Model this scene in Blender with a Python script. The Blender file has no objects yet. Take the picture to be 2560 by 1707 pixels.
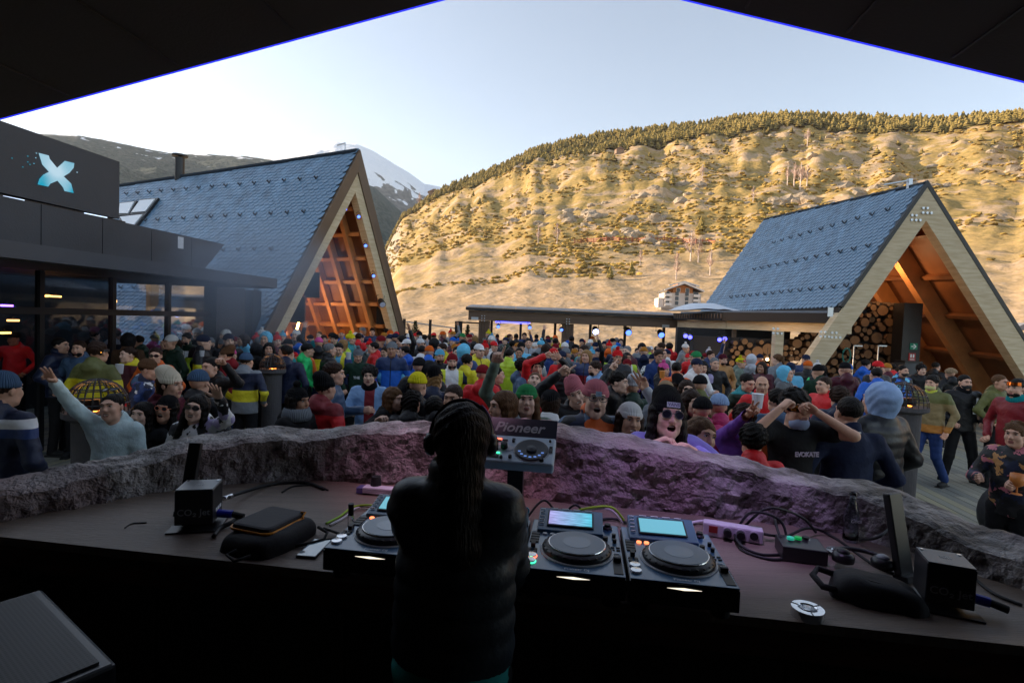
import bpy, math, random, itertools
import numpy as np
from mathutils import Vector, Matrix, Euler, noise
random.seed(7); np.random.seed(7)
SC = bpy.context.scene
COL = SC.collection
R = math.radians
# ------------------------------------------------------------------ camera
CAMZ = 2.25
FPX = 1350.0
cd = bpy.data.cameras.new('camera'); cam = bpy.data.objects.new('camera', cd); COL.objects.link(cam)
cd.sensor_width = 36.0; cd.lens = FPX / 2560 * 36.0; cd.clip_start = 0.05; cd.clip_end = 30000
cam.matrix_world = Matrix.Translation((0, 0, CAMZ)) @ Matrix.Rotation(R(90 - 2.30), 4, 'X') @ Matrix.Rotation(R(2.3), 4, 'Z')
SC.camera = cam
CM = cam.matrix_world.to_3x3(); CP = Vector((0, 0, CAMZ))
def ray(px, py):
    return CM @ Vector(((px - 1280) / FPX, -(py - 853.5) / FPX, -1.0))
def P(px, py, y):            # the point at distance y ahead of the camera seen at photo pixel px, py
    d = ray(px, py); return CP + d * (y / d.y)
def PZ(px, py, z):           # the point at height z seen at photo pixel px, py
    d = ray(px, py); return CP + d * ((z - CAMZ) / d.z)
def proj(p):
    q = CM.transposed() @ (Vector(p) - CP)
    return (1280 + FPX * q.x / -q.z, 853.5 - FPX * q.y / -q.z)
def hor(px):                 # horizon row at a photo column
    d0 = 800.0
    for _ in range(3):
        d0 -= (lambda r: -r.z * FPX / 1.0)(ray(px, d0))
    return d0
# ------------------------------------------------------------------ world, sun, exposure
SUN_AZ, SUN_EL = R(-76), R(14)            # low sun in the left, just past the frame
w = bpy.data.worlds.new('World'); SC.world = w; w.use_nodes = True
nt = w.node_tree; bg = nt.nodes['Background']
sky = nt.nodes.new('ShaderNodeTexSky'); sky.sky_type = 'NISHITA'; sky.sun_disc = False
sky.sun_elevation = SUN_EL; sky.sun_rotation = SUN_AZ
sky.altitude = 1500; sky.air_density = 1.0; sky.dust_density = 0.5; sky.ozone_density = 1.5
hs = nt.nodes.new('ShaderNodeHueSaturation'); hs.inputs['Saturation'].default_value = .70; nt.links.new(sky.outputs[0], hs.inputs['Color']); tn = nt.nodes.new('ShaderNodeMix'); tn.data_type = 'RGBA'; tn.blend_type = 'MULTIPLY'; tn.inputs[0].default_value = 1; tn.inputs[7].default_value = (1, .975, .93, 1); nt.links.new(hs.outputs[0], tn.inputs[6]); nt.links.new(tn.outputs[2], bg.inputs[0]); bg.inputs[1].default_value = 0.115
sl = bpy.data.lights.new('sun', 'SUN'); sl.energy = 5.0; sl.angle = R(0.6); sl.color = (1.0, 0.795, 0.57)
sun = bpy.data.objects.new('sun', sl); COL.objects.link(sun)
sdir = Vector((math.sin(SUN_AZ) * math.cos(SUN_EL), math.cos(SUN_AZ) * math.cos(SUN_EL), math.sin(SUN_EL)))
sun.rotation_euler = sdir.to_track_quat('Z', 'Y').to_euler()
SC.view_settings.view_transform = 'Standard'; SC.view_settings.look = 'None'
SC.view_settings.exposure = 1.55; SC.view_settings.gamma = 1.0; SC.view_settings.use_curve_mapping = False
SC.cycles.max_bounces = 5; SC.cycles.transparent_max_bounces = 12; SC.cycles.volume_bounces = 0
SC.cycles.use_adaptive_sampling = True; SC.cycles.sample_clamp_indirect = 6.0
try: SC.cycles.use_denoising = True
except Exception: pass
# ------------------------------------------------------------------ helpers: materials
def srgb(r, g, b):
    f = lambda c: (c / 255 / 12.92) if c / 255 <= .04045 else ((c / 255 + .055) / 1.055) ** 2.4
    return (f(r), f(g), f(b))
def mat(name, col=(.5, .5, .5), rough=.7, metal=0.0, var=0.0, vscale=8.0, bump=0.0, bscale=30.0, emit=None, estr=0.0,
        obj_color=False, col2=None, stretch=(1, 1, 1), detail=4.0, spec=0.5, coords='Object', alpha=1.0, trans=0.0, sss=0.0, coat=0.0, bdist=0.02):
    m = bpy.data.materials.new(name); m.use_nodes = True
    n = m.node_tree.nodes; l = m.node_tree.links; b = n['Principled BSDF']
    b.inputs['Roughness'].default_value = rough; b.inputs['Metallic'].default_value = metal
    b.inputs['Specular IOR Level'].default_value = spec
    b.inputs['Alpha'].default_value = alpha; b.inputs['Transmission Weight'].default_value = trans
    if coat: b.inputs['Coat Weight'].default_value = coat
    if sss:
        b.inputs['Subsurface Weight'].default_value = sss; b.inputs['Subsurface Scale'].default_value = .01
    tc = n.new('ShaderNodeTexCoord'); mp = n.new('ShaderNodeMapping'); mp.inputs['Scale'].default_value = stretch
    l.new(tc.outputs[coords], mp.inputs[0])
    src = None
    if obj_color:
        oi = n.new('ShaderNodeObjectInfo'); src = oi.outputs['Color']
    else:
        rgb = n.new('ShaderNodeRGB'); rgb.outputs[0].default_value = (*col, 1); src = rgb.outputs[0]
    if var > 0 or col2:
        nz = n.new('ShaderNodeTexNoise'); nz.inputs['Scale'].default_value = vscale; nz.inputs['Detail'].default_value = detail
        l.new(mp.outputs[0], nz.inputs[0])
        mx = n.new('ShaderNodeMix'); mx.data_type = 'RGBA'
        if col2:
            cr = n.new('ShaderNodeMapRange'); cr.inputs[1].default_value = .5 - .5 * max(.15, 1 - var); cr.inputs[2].default_value = .5 + .5 * max(.15, 1 - var)
            l.new(nz.outputs[0], cr.inputs[0]); l.new(cr.outputs[0], mx.inputs[0])
            l.new(src, mx.inputs[6]); mx.inputs[7].default_value = (*col2, 1)
            src = mx.outputs[2]
        else:
            mx.blend_type = 'MULTIPLY'; mx.inputs[0].default_value = 1
            cr = n.new('ShaderNodeMapRange'); cr.inputs[1].default_value = .3; cr.inputs[2].default_value = .7
            cr.inputs[3].default_value = 1 - var; cr.inputs[4].default_value = 1 + var * .6
            l.new(nz.outputs[0], cr.inputs[0]); l.new(src, mx.inputs[6]); l.new(cr.outputs[0], mx.inputs[7])
            src = mx.outputs[2]
    l.new(src, b.inputs['Base Color'])
    if bump > 0:
        nb = n.new('ShaderNodeTexNoise'); nb.inputs['Scale'].default_value = bscale; nb.inputs['Detail'].default_value = 5
        l.new(mp.outputs[0], nb.inputs[0])
        bp = n.new('ShaderNodeBump'); bp.inputs['Strength'].default_value = bump; bp.inputs['Distance'].default_value = bdist
        l.new(nb.outputs[0], bp.inputs['Height']); l.new(bp.outputs[0], b.inputs['Normal'])
    if emit:
        b.inputs['Emission Color'].default_value = (*emit, 1); b.inputs['Emission Strength'].default_value = estr
    m['src'] = 1
    return m
# ------------------------------------------------------------------ helpers: meshes
class MB:
    def __init__(s): s.v = []; s.f = []; s.mi = []; s.M = Matrix.Identity(4); s.cur = 0
    def add(s, vs, fs, mi=None):
        o = len(s.v); s.v += [tuple(s.M @ Vector(p)) for p in vs]
        s.f += [tuple(i + o for i in f) for f in fs]; s.mi += [s.cur if mi is None else mi] * len(fs); return s
    def box(s, c, d, rz=0, mi=None, R3=None):
        x, y, z = [a / 2 for a in d]
        vs = [Vector((i * x, j * y, k * z)) for i in (-1, 1) for j in (-1, 1) for k in (-1, 1)]
        m = R3 if R3 is not None else Matrix.Rotation(rz, 3, 'Z')
        vs = [m @ p + Vector(c) for p in vs]
        return s.add(vs, [(0, 1, 3, 2), (4, 6, 7, 5), (0, 4, 5, 1), (2, 3, 7, 6), (0, 2, 6, 4), (1, 5, 7, 3)], mi)
    def bar(s, a, b, wd, hd, up=(0, 0, 1), mi=None):
        a = Vector(a); b = Vector(b); d = b - a; L = d.length; d.normalize()
        x = d.cross(Vector(up)); x.normalize(); z = x.cross(d)
        m = Matrix((x, d, z)).transposed()
        return s.box((a + b) / 2, (wd, L, hd), R3=m, mi=mi)
    def prism(s, poly, h0, h1, mi=None):       # poly: list of (x, y); vertical extrusion
        n = len(poly); vs = [(p[0], p[1], h0) for p in poly] + [(p[0], p[1], h1) for p in poly]
        fs = [tuple(range(n))[::-1], tuple(range(n, 2 * n))] + [(i, (i + 1) % n, n + (i + 1) % n, n + i) for i in range(n)]
        return s.add(vs, fs, mi)
    def extr(s, poly3, vec, mi=None):           # 3D polygon extruded along vec
        n = len(poly3); vec = Vector(vec); vs = [Vector(p) for p in poly3]; vs += [p + vec for p in vs]
        fs = [tuple(range(n))[::-1], tuple(range(n, 2 * n))] + [(i, (i + 1) % n, n + (i + 1) % n, n + i) for i in range(n)]
        return s.add(vs, fs, mi)
    def lathe(s, prof, seg=16, c=(0, 0, 0), mi=None, axis=None):   # prof: (r, z)
        vs = []; fs = []
        for r, z in prof:
            for k in range(seg):
                a = 2 * math.pi * k / seg; vs.append(Vector((r * math.cos(a), r * math.sin(a), z)))
        if axis is not None:
            q = Vector(axis).to_track_quat('Z', 'Y').to_matrix(); vs = [q @ p for p in vs]
        vs = [p + Vector(c) for p in vs]
        for i in range(len(prof) - 1):
            for k in range(seg):
                fs.append((i * seg + k, i * seg + (k + 1) % seg, (i + 1) * seg + (k + 1) % seg, (i + 1) * seg + k))
        fs.append(tuple(range(seg))[::-1]); fs.append(tuple(range((len(prof) - 1) * seg, len(prof) * seg)))
        return s.add(vs, fs, mi)
    def cyl(s, a, b, r, seg=10, r2=None, mi=None):
        a = Vector(a); b = Vector(b)
        return s.lathe([(r, 0), (r if r2 is None else r2, (b - a).length)], seg, a, mi, b - a)
    def tube(s, pts, r, seg=6, mi=None):
        pts = [Vector(p) for p in pts]; n = len(pts); vs = []; fs = []; up = Vector((0, 0, 1))
        for i, p in enumerate(pts):
            d = (pts[min(i + 1, n - 1)] - pts[max(i - 1, 0)]).normalized()
            x = d.cross(up)
            if x.length < .05: x = d.cross(Vector((1, 0, 0)))
            x.normalize(); y = x.cross(d); rr = r[i] if isinstance(r, (list, tuple)) else r
            for k in range(seg):
                a = 2 * math.pi * k / seg; vs.append(p + x * (rr * math.cos(a)) + y * (rr * math.sin(a)))
        for i in range(n - 1):
            for k in range(seg): fs.append((i * seg + k, i * seg + (k + 1) % seg, (i + 1) * seg + (k + 1) % seg, (i + 1) * seg + k))
        fs.append(tuple(range(seg))[::-1]); fs.append(tuple(range((n - 1) * seg, n * seg)))
        return s.add(vs, fs, mi)
    def ball(s, c, r, seg=10, rings=6, mi=None):
        rx, ry, rz = r if isinstance(r, (tuple, list)) else (r, r, r)
        vs = [(c[0], c[1], c[2] - rz)]; fs = []
        for i in range(1, rings):
            t = -math.pi / 2 + math.pi * i / rings
            for k in range(seg):
                a = 2 * math.pi * k / seg
                vs.append((c[0] + rx * math.cos(t) * math.cos(a), c[1] + ry * math.cos(t) * math.sin(a), c[2] + rz * math.sin(t)))
        vs.append((c[0], c[1], c[2] + rz)); T = len(vs) - 1
        for k in range(seg):
            fs.append((0, 1 + (k + 1) % seg, 1 + k)); b = 1 + (rings - 2) * seg; fs.append((b + k, b + (k + 1) % seg, T))
        for i in range(rings - 2):
            b = 1 + i * seg
            for k in range(seg): fs.append((b + k, b + (k + 1) % seg, b + seg + (k + 1) % seg, b + seg + k))
        return s.add(vs, fs, mi)
    def mesh(s, name, mats, smooth=False):
        me = bpy.data.meshes.new(name); me.from_pydata(s.v, [], s.f); me.update()
        for m in (mats if isinstance(mats, (list, tuple)) else [mats]): me.materials.append(m)
        me.polygons.foreach_set('material_index', s.mi)
        if smooth: me.polygons.foreach_set('use_smooth', [True] * len(me.polygons))
        return me
    def build(s, name, mats, parent=None, smooth=False, bevel=0, **kw):
        o = new(name, s.mesh(name, mats, smooth), parent, **kw)
        if bevel:
            b = o.modifiers.new('b', 'BEVEL'); b.width = bevel; b.segments = 2; b.limit_method = 'ANGLE'
        return o
def new(name, data, parent=None, label=None, cat=None, group=None, kind=None, loc=None, rz=None, color=None):
    o = bpy.data.objects.new(name, data); COL.objects.link(o)
    if parent is not None: o.parent = parent
    if loc is not None: o.location = loc
    if rz is not None: o.rotation_euler = (0, 0, rz)
    if color is not None: o.color = (*color, 1)
    for k, v in (('label', label), ('category', cat), ('group', group), ('kind', kind)):
        if v: o[k] = v
    return o
def thing(name, label, cat, loc=(0, 0, 0), rz=0, group=None):
    return new(name, None, None, label, cat, group, None, loc, rz)
def npmesh(name, V, F, mats, mi=None, smooth=True):
    """numpy verts and quads or triangles into a mesh"""
    me = bpy.data.meshes.new(name); V = np.asarray(V, np.float32); F = np.asarray(F, np.int32); k = F.shape[1]
    me.vertices.add(len(V)); me.vertices.foreach_set('co', V.ravel())
    me.loops.add(F.size); me.loops.foreach_set('vertex_index', F.ravel())
    me.polygons.add(len(F)); me.polygons.foreach_set('loop_start', np.arange(0, F.size, k, dtype=np.int32))
    try: me.polygons.foreach_set('loop_total', np.full(len(F), k, np.int32))
    except Exception: pass
    for m in (mats if isinstance(mats, (list, tuple)) else [mats]): me.materials.append(m)
    if mi is not None: me.polygons.foreach_set('material_index', np.asarray(mi, np.int32))
    me.polygons.foreach_set('use_smooth', np.full(len(F), smooth, bool))
    me.update(calc_edges=True); me.validate()
    return me
def text_mesh(name, txt, size, m, parent, mw, shear=0, bold=0, extr=.0004, spacing=1):
    c = bpy.data.curves.new('t', 'FONT'); c.body = txt; c.size = size; c.extrude = extr; c.align_x = 'CENTER'; c.align_y = 'CENTER'
    c.shear = shear; c.offset = bold; c.space_character = spacing; c.resolution_u = 3
    o = bpy.data.objects.new('t', c); COL.objects.link(o); bpy.context.view_layer.update()
    me = bpy.data.meshes.new_from_object(o.evaluated_get(bpy.context.evaluated_depsgraph_get()))
    bpy.data.objects.remove(o); me.transform(mw); me.materials.clear(); me.materials.append(m)
    return new(name, me, parent)
def wnoise(V, scale, oct=4, seed=0.0):
    """fractal noise at numpy points"""
    V = np.asarray(V) * scale + seed
    out = np.empty(len(V))
    for i, p in enumerate(V.tolist()): out[i] = noise.fractal(p, 1.0, 2.0, oct, noise_basis='PERLIN_ORIGINAL')
    return out
# booth frame: u to the right, v ahead, turned 7.4 degrees
BY = R(7.4); cb, sb = math.cos(BY), math.sin(BY)
def B(u, v, z): return Vector((u * cb + v * sb, -u * sb + v * cb, z))
BM = Matrix(((cb, sb, 0, 0), (-sb, cb, 0, 0), (0, 0, 1, 0), (0, 0, 0, 1)))
FLOORZ = 0.42; TABZ = 1.383
# ================================================================== SETTING: land
def lerp_tab(tab, x):
    if x <= tab[0][0]: return tab[0][1]
    for (a, b), (c, d) in zip(tab, tab[1:]):
        if x <= c: return b + (d - b) * (x - a) / (c - a)
    return tab[-1][1]
def skyline(pts):            # photo pixels -> (azimuth, tan of elevation)
    out = []
    for px, py in pts:
        d = ray(px, py); out.append((math.atan2(d.x, d.y), d.z / math.hypot(d.x, d.y)))
    return out
K = 2560 / 2352
hillprof = [(-2.0, .0), (-.75, .0), (-.4, .02)] + skyline([(840 * K, 655 * K), (880 * K, 590 * K), (925 * K, 500 * K), (960 * K, 476 * K), (1000 * K, 447 * K), (1060 * K, 419 * K), (1150 * K, 384 * K),
    (1230 * K, 345 * K), (1340 * K, 318 * K), (1450 * K, 303 * K), (1560 * K, 293 * K), (1700 * K, 270 * K), (1800 * K, 266 * K), (1950 * K, 269 * K),
    (2100 * K, 278 * K), (2200 * K, 272 * K), (2352 * K, 268 * K)]) + [(.9, .37), (1.3, .3), (2.0, .2), (2.6, .1)]
m_hill = bpy.data.materials.new('hillside_ground'); m_hill.use_nodes = True
n = m_hill.node_tree.nodes; l = m_hill.node_tree.links; b = n['Principled BSDF']; b.inputs['Roughness'].default_value = .95; b.inputs['Specular IOR Level'].default_value = .1
tc = n.new('ShaderNodeTexCoord'); ge = n.new('ShaderNodeNewGeometry'); att = n.new('ShaderNodeAttribute'); att.attribute_name = 'cover'
def nz_(scale, det=6, dist=0.0):
    t = n.new('ShaderNodeTexNoise'); t.inputs['Scale'].default_value = scale; t.inputs['Detail'].default_value = det; t.inputs['Distortion'].default_value = dist
    l.new(tc.outputs['Object'], t.inputs[0]); return t.outputs[0]
def rng_(x, a, b_, c=0, d=1):
    t = n.new('ShaderNodeMapRange'); t.inputs[1].default_value = a; t.inputs[2].default_value = b_; t.inputs[3].default_value = c; t.inputs[4].default_value = d
    l.new(x, t.inputs[0]); return t.outputs[0]
def mix_(f, a, b_):
    t = n.new('ShaderNodeMix'); t.data_type = 'RGBA'; l.new(f, t.inputs[0])
    for i, q in ((6, a), (7, b_)):
        if isinstance(q, tuple): t.inputs[i].default_value = (*q, 1)
        else: l.new(q, t.inputs[i])
    return t.outputs[2]
def mul_(x, y):
    t = n.new('ShaderNodeMath'); t.operation = 'MULTIPLY'; l.new(x, t.inputs[0]); l.new(y, t.inputs[1]); return t.outputs[0]
grass = mix_(rng_(nz_(.03), .35, .65), (.50, .35, .21), (.42, .29, .16))
grass = mix_(rng_(nz_(.5), .45, .7), grass, (.58, .42, .28))
grass = mix_(rng_(nz_(1.3, 8), .50, .66), grass, (.36, .25, .14))
rock = mix_(rng_(nz_(.35), .4, .6), (.30, .24, .18), (.46, .37, .28))
bush = mix_(rng_(nz_(.4), .35, .65), (.46, .305, .11), (.26, .19, .062))
c1 = mix_(mul_(rng_(nz_(.06, 8, .4), .42, .50), att.outputs['Fac']), grass, bush)
c2 = mix_(rng_(nz_(.09, 8, .6), .66, .70), c1, rock)
sep = n.new('ShaderNodeSeparateXYZ'); l.new(ge.outputs['Normal'], sep.inputs[0])
c3 = mix_(rng_(sep.outputs[2], .58, .48), c2, rock)
l.new(c3, b.inputs['Base Color'])
bp = n.new('ShaderNodeBump'); bp.inputs['Strength'].default_value = .9; bp.inputs['Distance'].default_value = .9
l.new(nz_(.25, 8), bp.inputs['Height']); l.new(bp.outputs[0], b.inputs['Normal'])
def hill_z(az, r, full=True):
    E = lerp_tab(hillprof, az); Rr = 640.0; r0 = 60.0
    if r < r0: return -1.2 + (-.9 if r > 33 else 0)
    Hc = E * Rr + CAMZ; t = (r - r0) / (Rr - r0)
    x, y = r * math.sin(az), r * math.cos(az)
    if t <= 1:
        e = max(0, E / .35)
        g = .10 * min(t * 3, 1) * t + .90 * t ** (1.32)
        z = -2 + (Hc + 2) * g
        a = min(1, t * 1.6) * min(1.0, (1 - t) * 6 + .12) * min(1, e * 1.5)
    else:
        z = Hc - (t - 1) * Hc * 1.2; a = .25 * min(1, max(0, E / .35))
    if full:
        p = Vector((x, y, 0))
        nn = noise.fractal(p * .011, 1.0, 2.0, 5, noise_basis='PERLIN_ORIGINAL') * 8
        q = noise.ridged_multi_fractal(p * .02 + Vector((5, 5, 5)), .9, 2.1, 5, 1.0, 2.0, noise_basis='PERLIN_ORIGINAL')
        gul = noise.fractal(Vector((math.atan2(x, y) * 26, r * .006, 4)), 1.0, 2.0, 3, noise_basis='PERLIN_ORIGINAL') * 6
        z += a * (nn + (q - 1.3) * 2.0 + gul * min(1, t * 1.6))
        z += .5 * noise.fractal(p * .09, 1.0, 2.0, 3, noise_basis='PERLIN_ORIGINAL') * (1 + a * 3)
    return z
azs = np.linspace(R(-78), R(78), 430); rs = np.concatenate([np.linspace(24, 60, 6)[:-1], 60 * (660 / 60) ** np.linspace(0, 1, 230), [720, 800, 900]])
V = []; cover = []
for r in rs:
    for a in azs:
        V.append((r * math.sin(a), r * math.cos(a), hill_z(a, r)))
        t = (r - 60) / 580; cover.append(max(.0, min(1, (t - .09) * 5)))
na = len(azs); F = [(i * na + j, i * na + j + 1, (i + 1) * na + j + 1, (i + 1) * na + j) for i in range(len(rs) - 1) for j in range(na - 1)]
me = npmesh('hillside', V, F, m_hill)
at = me.attributes.new('cover', 'FLOAT', 'POINT'); at.data.foreach_set('value', cover)
new('hillside', me, kind='structure')
# ground sheet reaching the horizon
m_ground = mat('dry_field', (.33, .23, .11), .95, var=.3, vscale=.08, bump=.5, bscale=1.5)
g_ = MB(); gs = 5500
g_.add([(-gs, -gs, -3.4), (gs, -gs, -3.4), (gs, gs, -3.4), (-gs, gs, -3.4)], [(0, 1, 2, 3)])
g_.build('ground', m_ground, kind='structure')
# far mountains
def mountain(name, prof, r0, rc, rb, m, amp, seed, a0, a1, na=260, nr=70, base=-3.0, ex=1.1):
    V = []; azs = np.linspace(a0, a1, na)
    for i in range(nr):
        t = i / (nr - 1) * 1.25
        for a in azs:
            E = lerp_tab(prof, a); Hc = E * rc; r = r0 + (rc - r0) * t if t <= 1 else rc + (t - 1) * (rb - rc) * 4
            z = base + (Hc - base) * (t ** ex if t <= 1 else 1 - (t - 1) * 2.5)
            x, y = r * math.sin(a), r * math.cos(a)
            p = Vector((x, y, seed))
            q = noise.ridged_multi_fractal(p * (2.2 / rc), .9, 2.1, 7, 1.0, 2.0, noise_basis='PERLIN_ORIGINAL')
            env = min(1, t * 2) * (min(1, (1 - t) * 3 + .1) if t < 1 else .1)
            V.append((x, y, z + env * amp * (q - 1.2)))
    F = [(i * na + j, i * na + j + 1, (i + 1) * na + j + 1, (i + 1) * na + j) for i in range(nr - 1) for j in range(na - 1)]
    return new(name, npmesh(name, V, F, m), kind='structure')
def mount_mat(name, forest, rockc, snowlo, snowhi, thr, sc):
    m = bpy.data.materials.new(name); m.use_nodes = True
    global n, l, tc
    n = m.node_tree.nodes; l = m.node_tree.links; b = n['Principled BSDF']; b.inputs['Roughness'].default_value = .9; b.inputs['Specular IOR Level'].default_value = .1
    tc = n.new('ShaderNodeTexCoord'); ge = n.new('ShaderNodeNewGeometry')
    sp = n.new('ShaderNodeSeparateXYZ'); l.new(ge.outputs['Position'], sp.inputs[0])
    base = mix_(rng_(nz_(sc * 5, 8), .42, .58), forest, rockc)
    add = n.new('ShaderNodeMath'); add.operation = 'ADD'
    l.new(rng_(sp.outputs[2], snowlo, snowhi, -.28, .40), add.inputs[0]); l.new(nz_(sc, 10, .8), add.inputs[1])
    c = mix_(rng_(add.outputs[0], thr, thr + .03), base, (.82, .84, .88))
    l.new(c, b.inputs['Base Color'])
    bp = n.new('ShaderNodeBump'); bp.inputs['Strength'].default_value = .8; bp.inputs['Distance'].default_value = 14
    l.new(nz_(sc * 3, 8), bp.inputs['Height']); l.new(bp.outputs[0], b.inputs['Normal'])
    return m
ridge = [(-1.35, .0), (-1.15, .06), (-.9, .22)] + skyline([(-200, 340), (0, 322), (100 * K, 309 * K), (180 * K, 311 * K), (260 * K, 325 * K), (330 * K, 341 * K), (400 * K, 354 * K), (480 * K, 354 * K), (560 * K, 359 * K),
    (650 * K, 372 * K), (760 * K, 400 * K), (860 * K, 430 * K), (960 * K, 520 * K), (1060 * K, 640 * K)]) + [(.3, .0)]
peak = [(-1.0, .1)] + skyline([(480 * K, 400 * K), (600 * K, 368 * K), (660 * K, 352 * K), (700 * K, 340 * K), (770 * K, 326 * K), (820 * K, 332 * K), (860 * K, 350 * K), (900 * K, 373 * K), (940 * K, 398 * K), (975 * K, 424 * K), (1010 * K, 430 * K),
    (1060 * K, 470 * K), (1150 * K, 560 * K)]) + [(.3, .0)]
m_ridge = mount_mat('forested_mountain', (.022, .040, .036), (.055, .072, .062), 200, 620, .62, .02)
m_peak = mount_mat('snowy_mountain', (.05, .065, .07), (.12, .12, .12), 420, 820, .545, .009)
mountain('forested_ridge', ridge, 500, 1700, 2100, m_ridge, 70, 3.3, R(-75), R(-2), ex=1.15)
mountain('snow_peak', peak, 1500, 3300, 4200, m_peak, 150, 9.1, R(-45), R(0), ex=1.0)
# steep valley side to the left, outside the frame: it keeps the low sun off the terrace
V = []; F = []; nu, nv = 80, 24
for j in range(nv):
    t = j / (nv - 1); x0 = -75 - 170 * t
    yend = 35 + .25 * -x0                      # the slope ends along this line: beyond it the sun comes through
    for i in range(nu):
        s = i / (nu - 1); y = -420 + s * (yend + 420 + 10)
        x = x0 + 8 * noise.fractal(Vector((y * .02, t * 3, 1)), 1, 2, 4)
        z = -3 + 92 * t ** .7 + 6 * noise.fractal(Vector((y * .015, t * 2, 7)), 1, 2, 4) * t
        if y > yend - 8: z = -3.4 + (z + 3) * max(0, 1 - (y - yend + 8) / 18)
        V.append((x, y, z))
F = [(j * nu + i, j * nu + i + 1, (j + 1) * nu + i + 1, (j + 1) * nu + i) for j in range(nv - 1) for i in range(nu - 1)]
new('valley_slope', npmesh('valley_slope', V, F, mat('shaded_slope', (.12, .11, .06), .95, var=.4, vscale=.05)), kind='structure')
# ---- vegetation on the hillside
def ico():
    t = (1 + 5 ** .5) / 2
    v = np.array([(-1, t, 0), (1, t, 0), (-1, -t, 0), (1, -t, 0), (0, -1, t), (0, 1, t), (0, -1, -t), (0, 1, -t), (t, 0, -1), (t, 0, 1), (-t, 0, -1), (-t, 0, 1)], float)
    f = np.array([(0, 11, 5), (0, 5, 1), (0, 1, 7), (0, 7, 10), (0, 10, 11), (1, 5, 9), (5, 11, 4), (11, 10, 2), (10, 7, 6), (7, 1, 8), (3, 9, 4), (3, 4, 2), (3, 2, 6), (3, 6, 8), (3, 8, 9), (4, 9, 5), (2, 4, 11), (6, 2, 10), (8, 6, 7), (9, 8, 1)])
    v /= np.linalg.norm(v[0]); return v, f
IV, IF = ico()
def ico2():
    vs = IV.tolist(); fs = []; cache = {}
    def mid(a, b):
        k = (min(a, b), max(a, b))
        if k not in cache:
            p = (np.array(vs[a]) + np.array(vs[b])) / 2; vs.append((p / np.linalg.norm(p)).tolist()); cache[k] = len(vs) - 1
        return cache[k]
    for a, b, c in IF.tolist():
        x, y, z = mid(a, b), mid(b, c), mid(c, a); fs += [(a, x, z), (b, y, x), (c, z, y), (x, y, z)]
    return np.array(vs), np.array(fs)
IV2, IF2 = ico2()
m_bush = mat('broom_bush', (.44, .30, .08), .95, col2=(.20, .135, .045), var=.7, vscale=.12, coords='Object', spec=.1)
m_conif = mat('conifer_needles', (.20, .15, .045), .95, col2=(.30, .22, .07), var=.6, vscale=.08, coords='Object', spec=.1)
rb = random.Random(5)
VV = []; FF = []; off = 0
for _ in range(11500):
    az = rb.uniform(R(-24), R(52)); r = 60 * 10.6 ** rb.uniform(.36, 1.0); t = (r - 60) / 580
    if lerp_tab(hillprof, az) < .04: continue
    x, y = r * math.sin(az), r * math.cos(az)
    d = noise.fractal(Vector((x * .012, y * .012, 2)), 1, 2, 4)
    if t < .2: thr = .22
    else: thr = -.22
    if d < thr + rb.uniform(0, .22): continue
    z = hill_z(az, r); s = rb.uniform(.45, 1.35) * (.6 + t * .8)
    vv = IV * (1 + np.random.uniform(-.35, .35, (12, 1))) * np.array([s * rb.uniform(.9, 1.7), s * rb.uniform(.9, 1.6), s * .62]) + np.array([x, y, z + s * .2])
    VV.append(vv); FF.append(IF + off); off += 12
new('hillside_bushes', npmesh('hillside_bushes', np.vstack(VV), np.vstack(FF), m_bush, smooth=False), kind='stuff', label='low yellow-green broom bushes covering the sunlit hillside', cat='bushes')
def conifer_np(rng, h, w, tiers=5, seg=7):
    vs = []; fs = []
    for k in range(tiers):
        z0 = h * (.12 + .80 * k / tiers); z1 = z0 + h * (.30 if k < tiers - 1 else .2); rr = w * (1 - k / tiers) ** .8 * rng.uniform(.85, 1.15)
        o = len(vs); a0 = rng.uniform(0, 6)
        for j in range(seg):
            a = a0 + 2 * math.pi * j / seg; q = rr * rng.uniform(.65, 1.2); vs.append((q * math.cos(a), q * math.sin(a), z0 - h * rng.uniform(0, .05)))
        vs.append((rng.uniform(-.05, .05) * w, rng.uniform(-.05, .05) * w, min(h, z1)))
        for j in range(seg): fs.append((o + j, o + (j + 1) % seg, o + seg))
        fs.append((o, o + 2, o + 1))
    return np.array(vs), np.array(fs)
protoc = [conifer_np(rb, 1, .40, 4, 8) for _ in range(14)]
VV = []; FF = []; off = 0; cnt = 0
for _ in range(12000):
    az = rb.uniform(R(-22), R(52)); E = lerp_tab(hillprof, az)
    if E < .08: continue
    t = rb.uniform(.62, 1.02)
    edge = lerp_tab([(-.4, .96), (-.12, .9), (0.0, .84), (.15, .80), (.3, .80), (.5, .86), (.8, .88)], az) + .03 * noise.noise(Vector((az * 30, 3, 1)))
    if t < edge and rb.random() > (.02 if t > .7 else .012): continue
    r = 60 + 580 * t
    z = hill_z(az, r); h = rb.uniform(4.2, 9.5) ** 1.0 * (1 if t > edge else .75); pv, pf = protoc[rb.randrange(14)]
    VV.append(pv * np.array([h, h, h]) * np.array([1.15, 1.15, 1]) + np.array([r * math.sin(az), r * math.cos(az), z - .4])); FF.append(pf + off); off += len(pv); cnt += 1
new('pine_forest', npmesh('pine_forest', np.vstack(VV), np.vstack(FF), m_conif, smooth=False), kind='stuff', label='pine forest along the crest of the sunlit hill', cat='forest')
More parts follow.
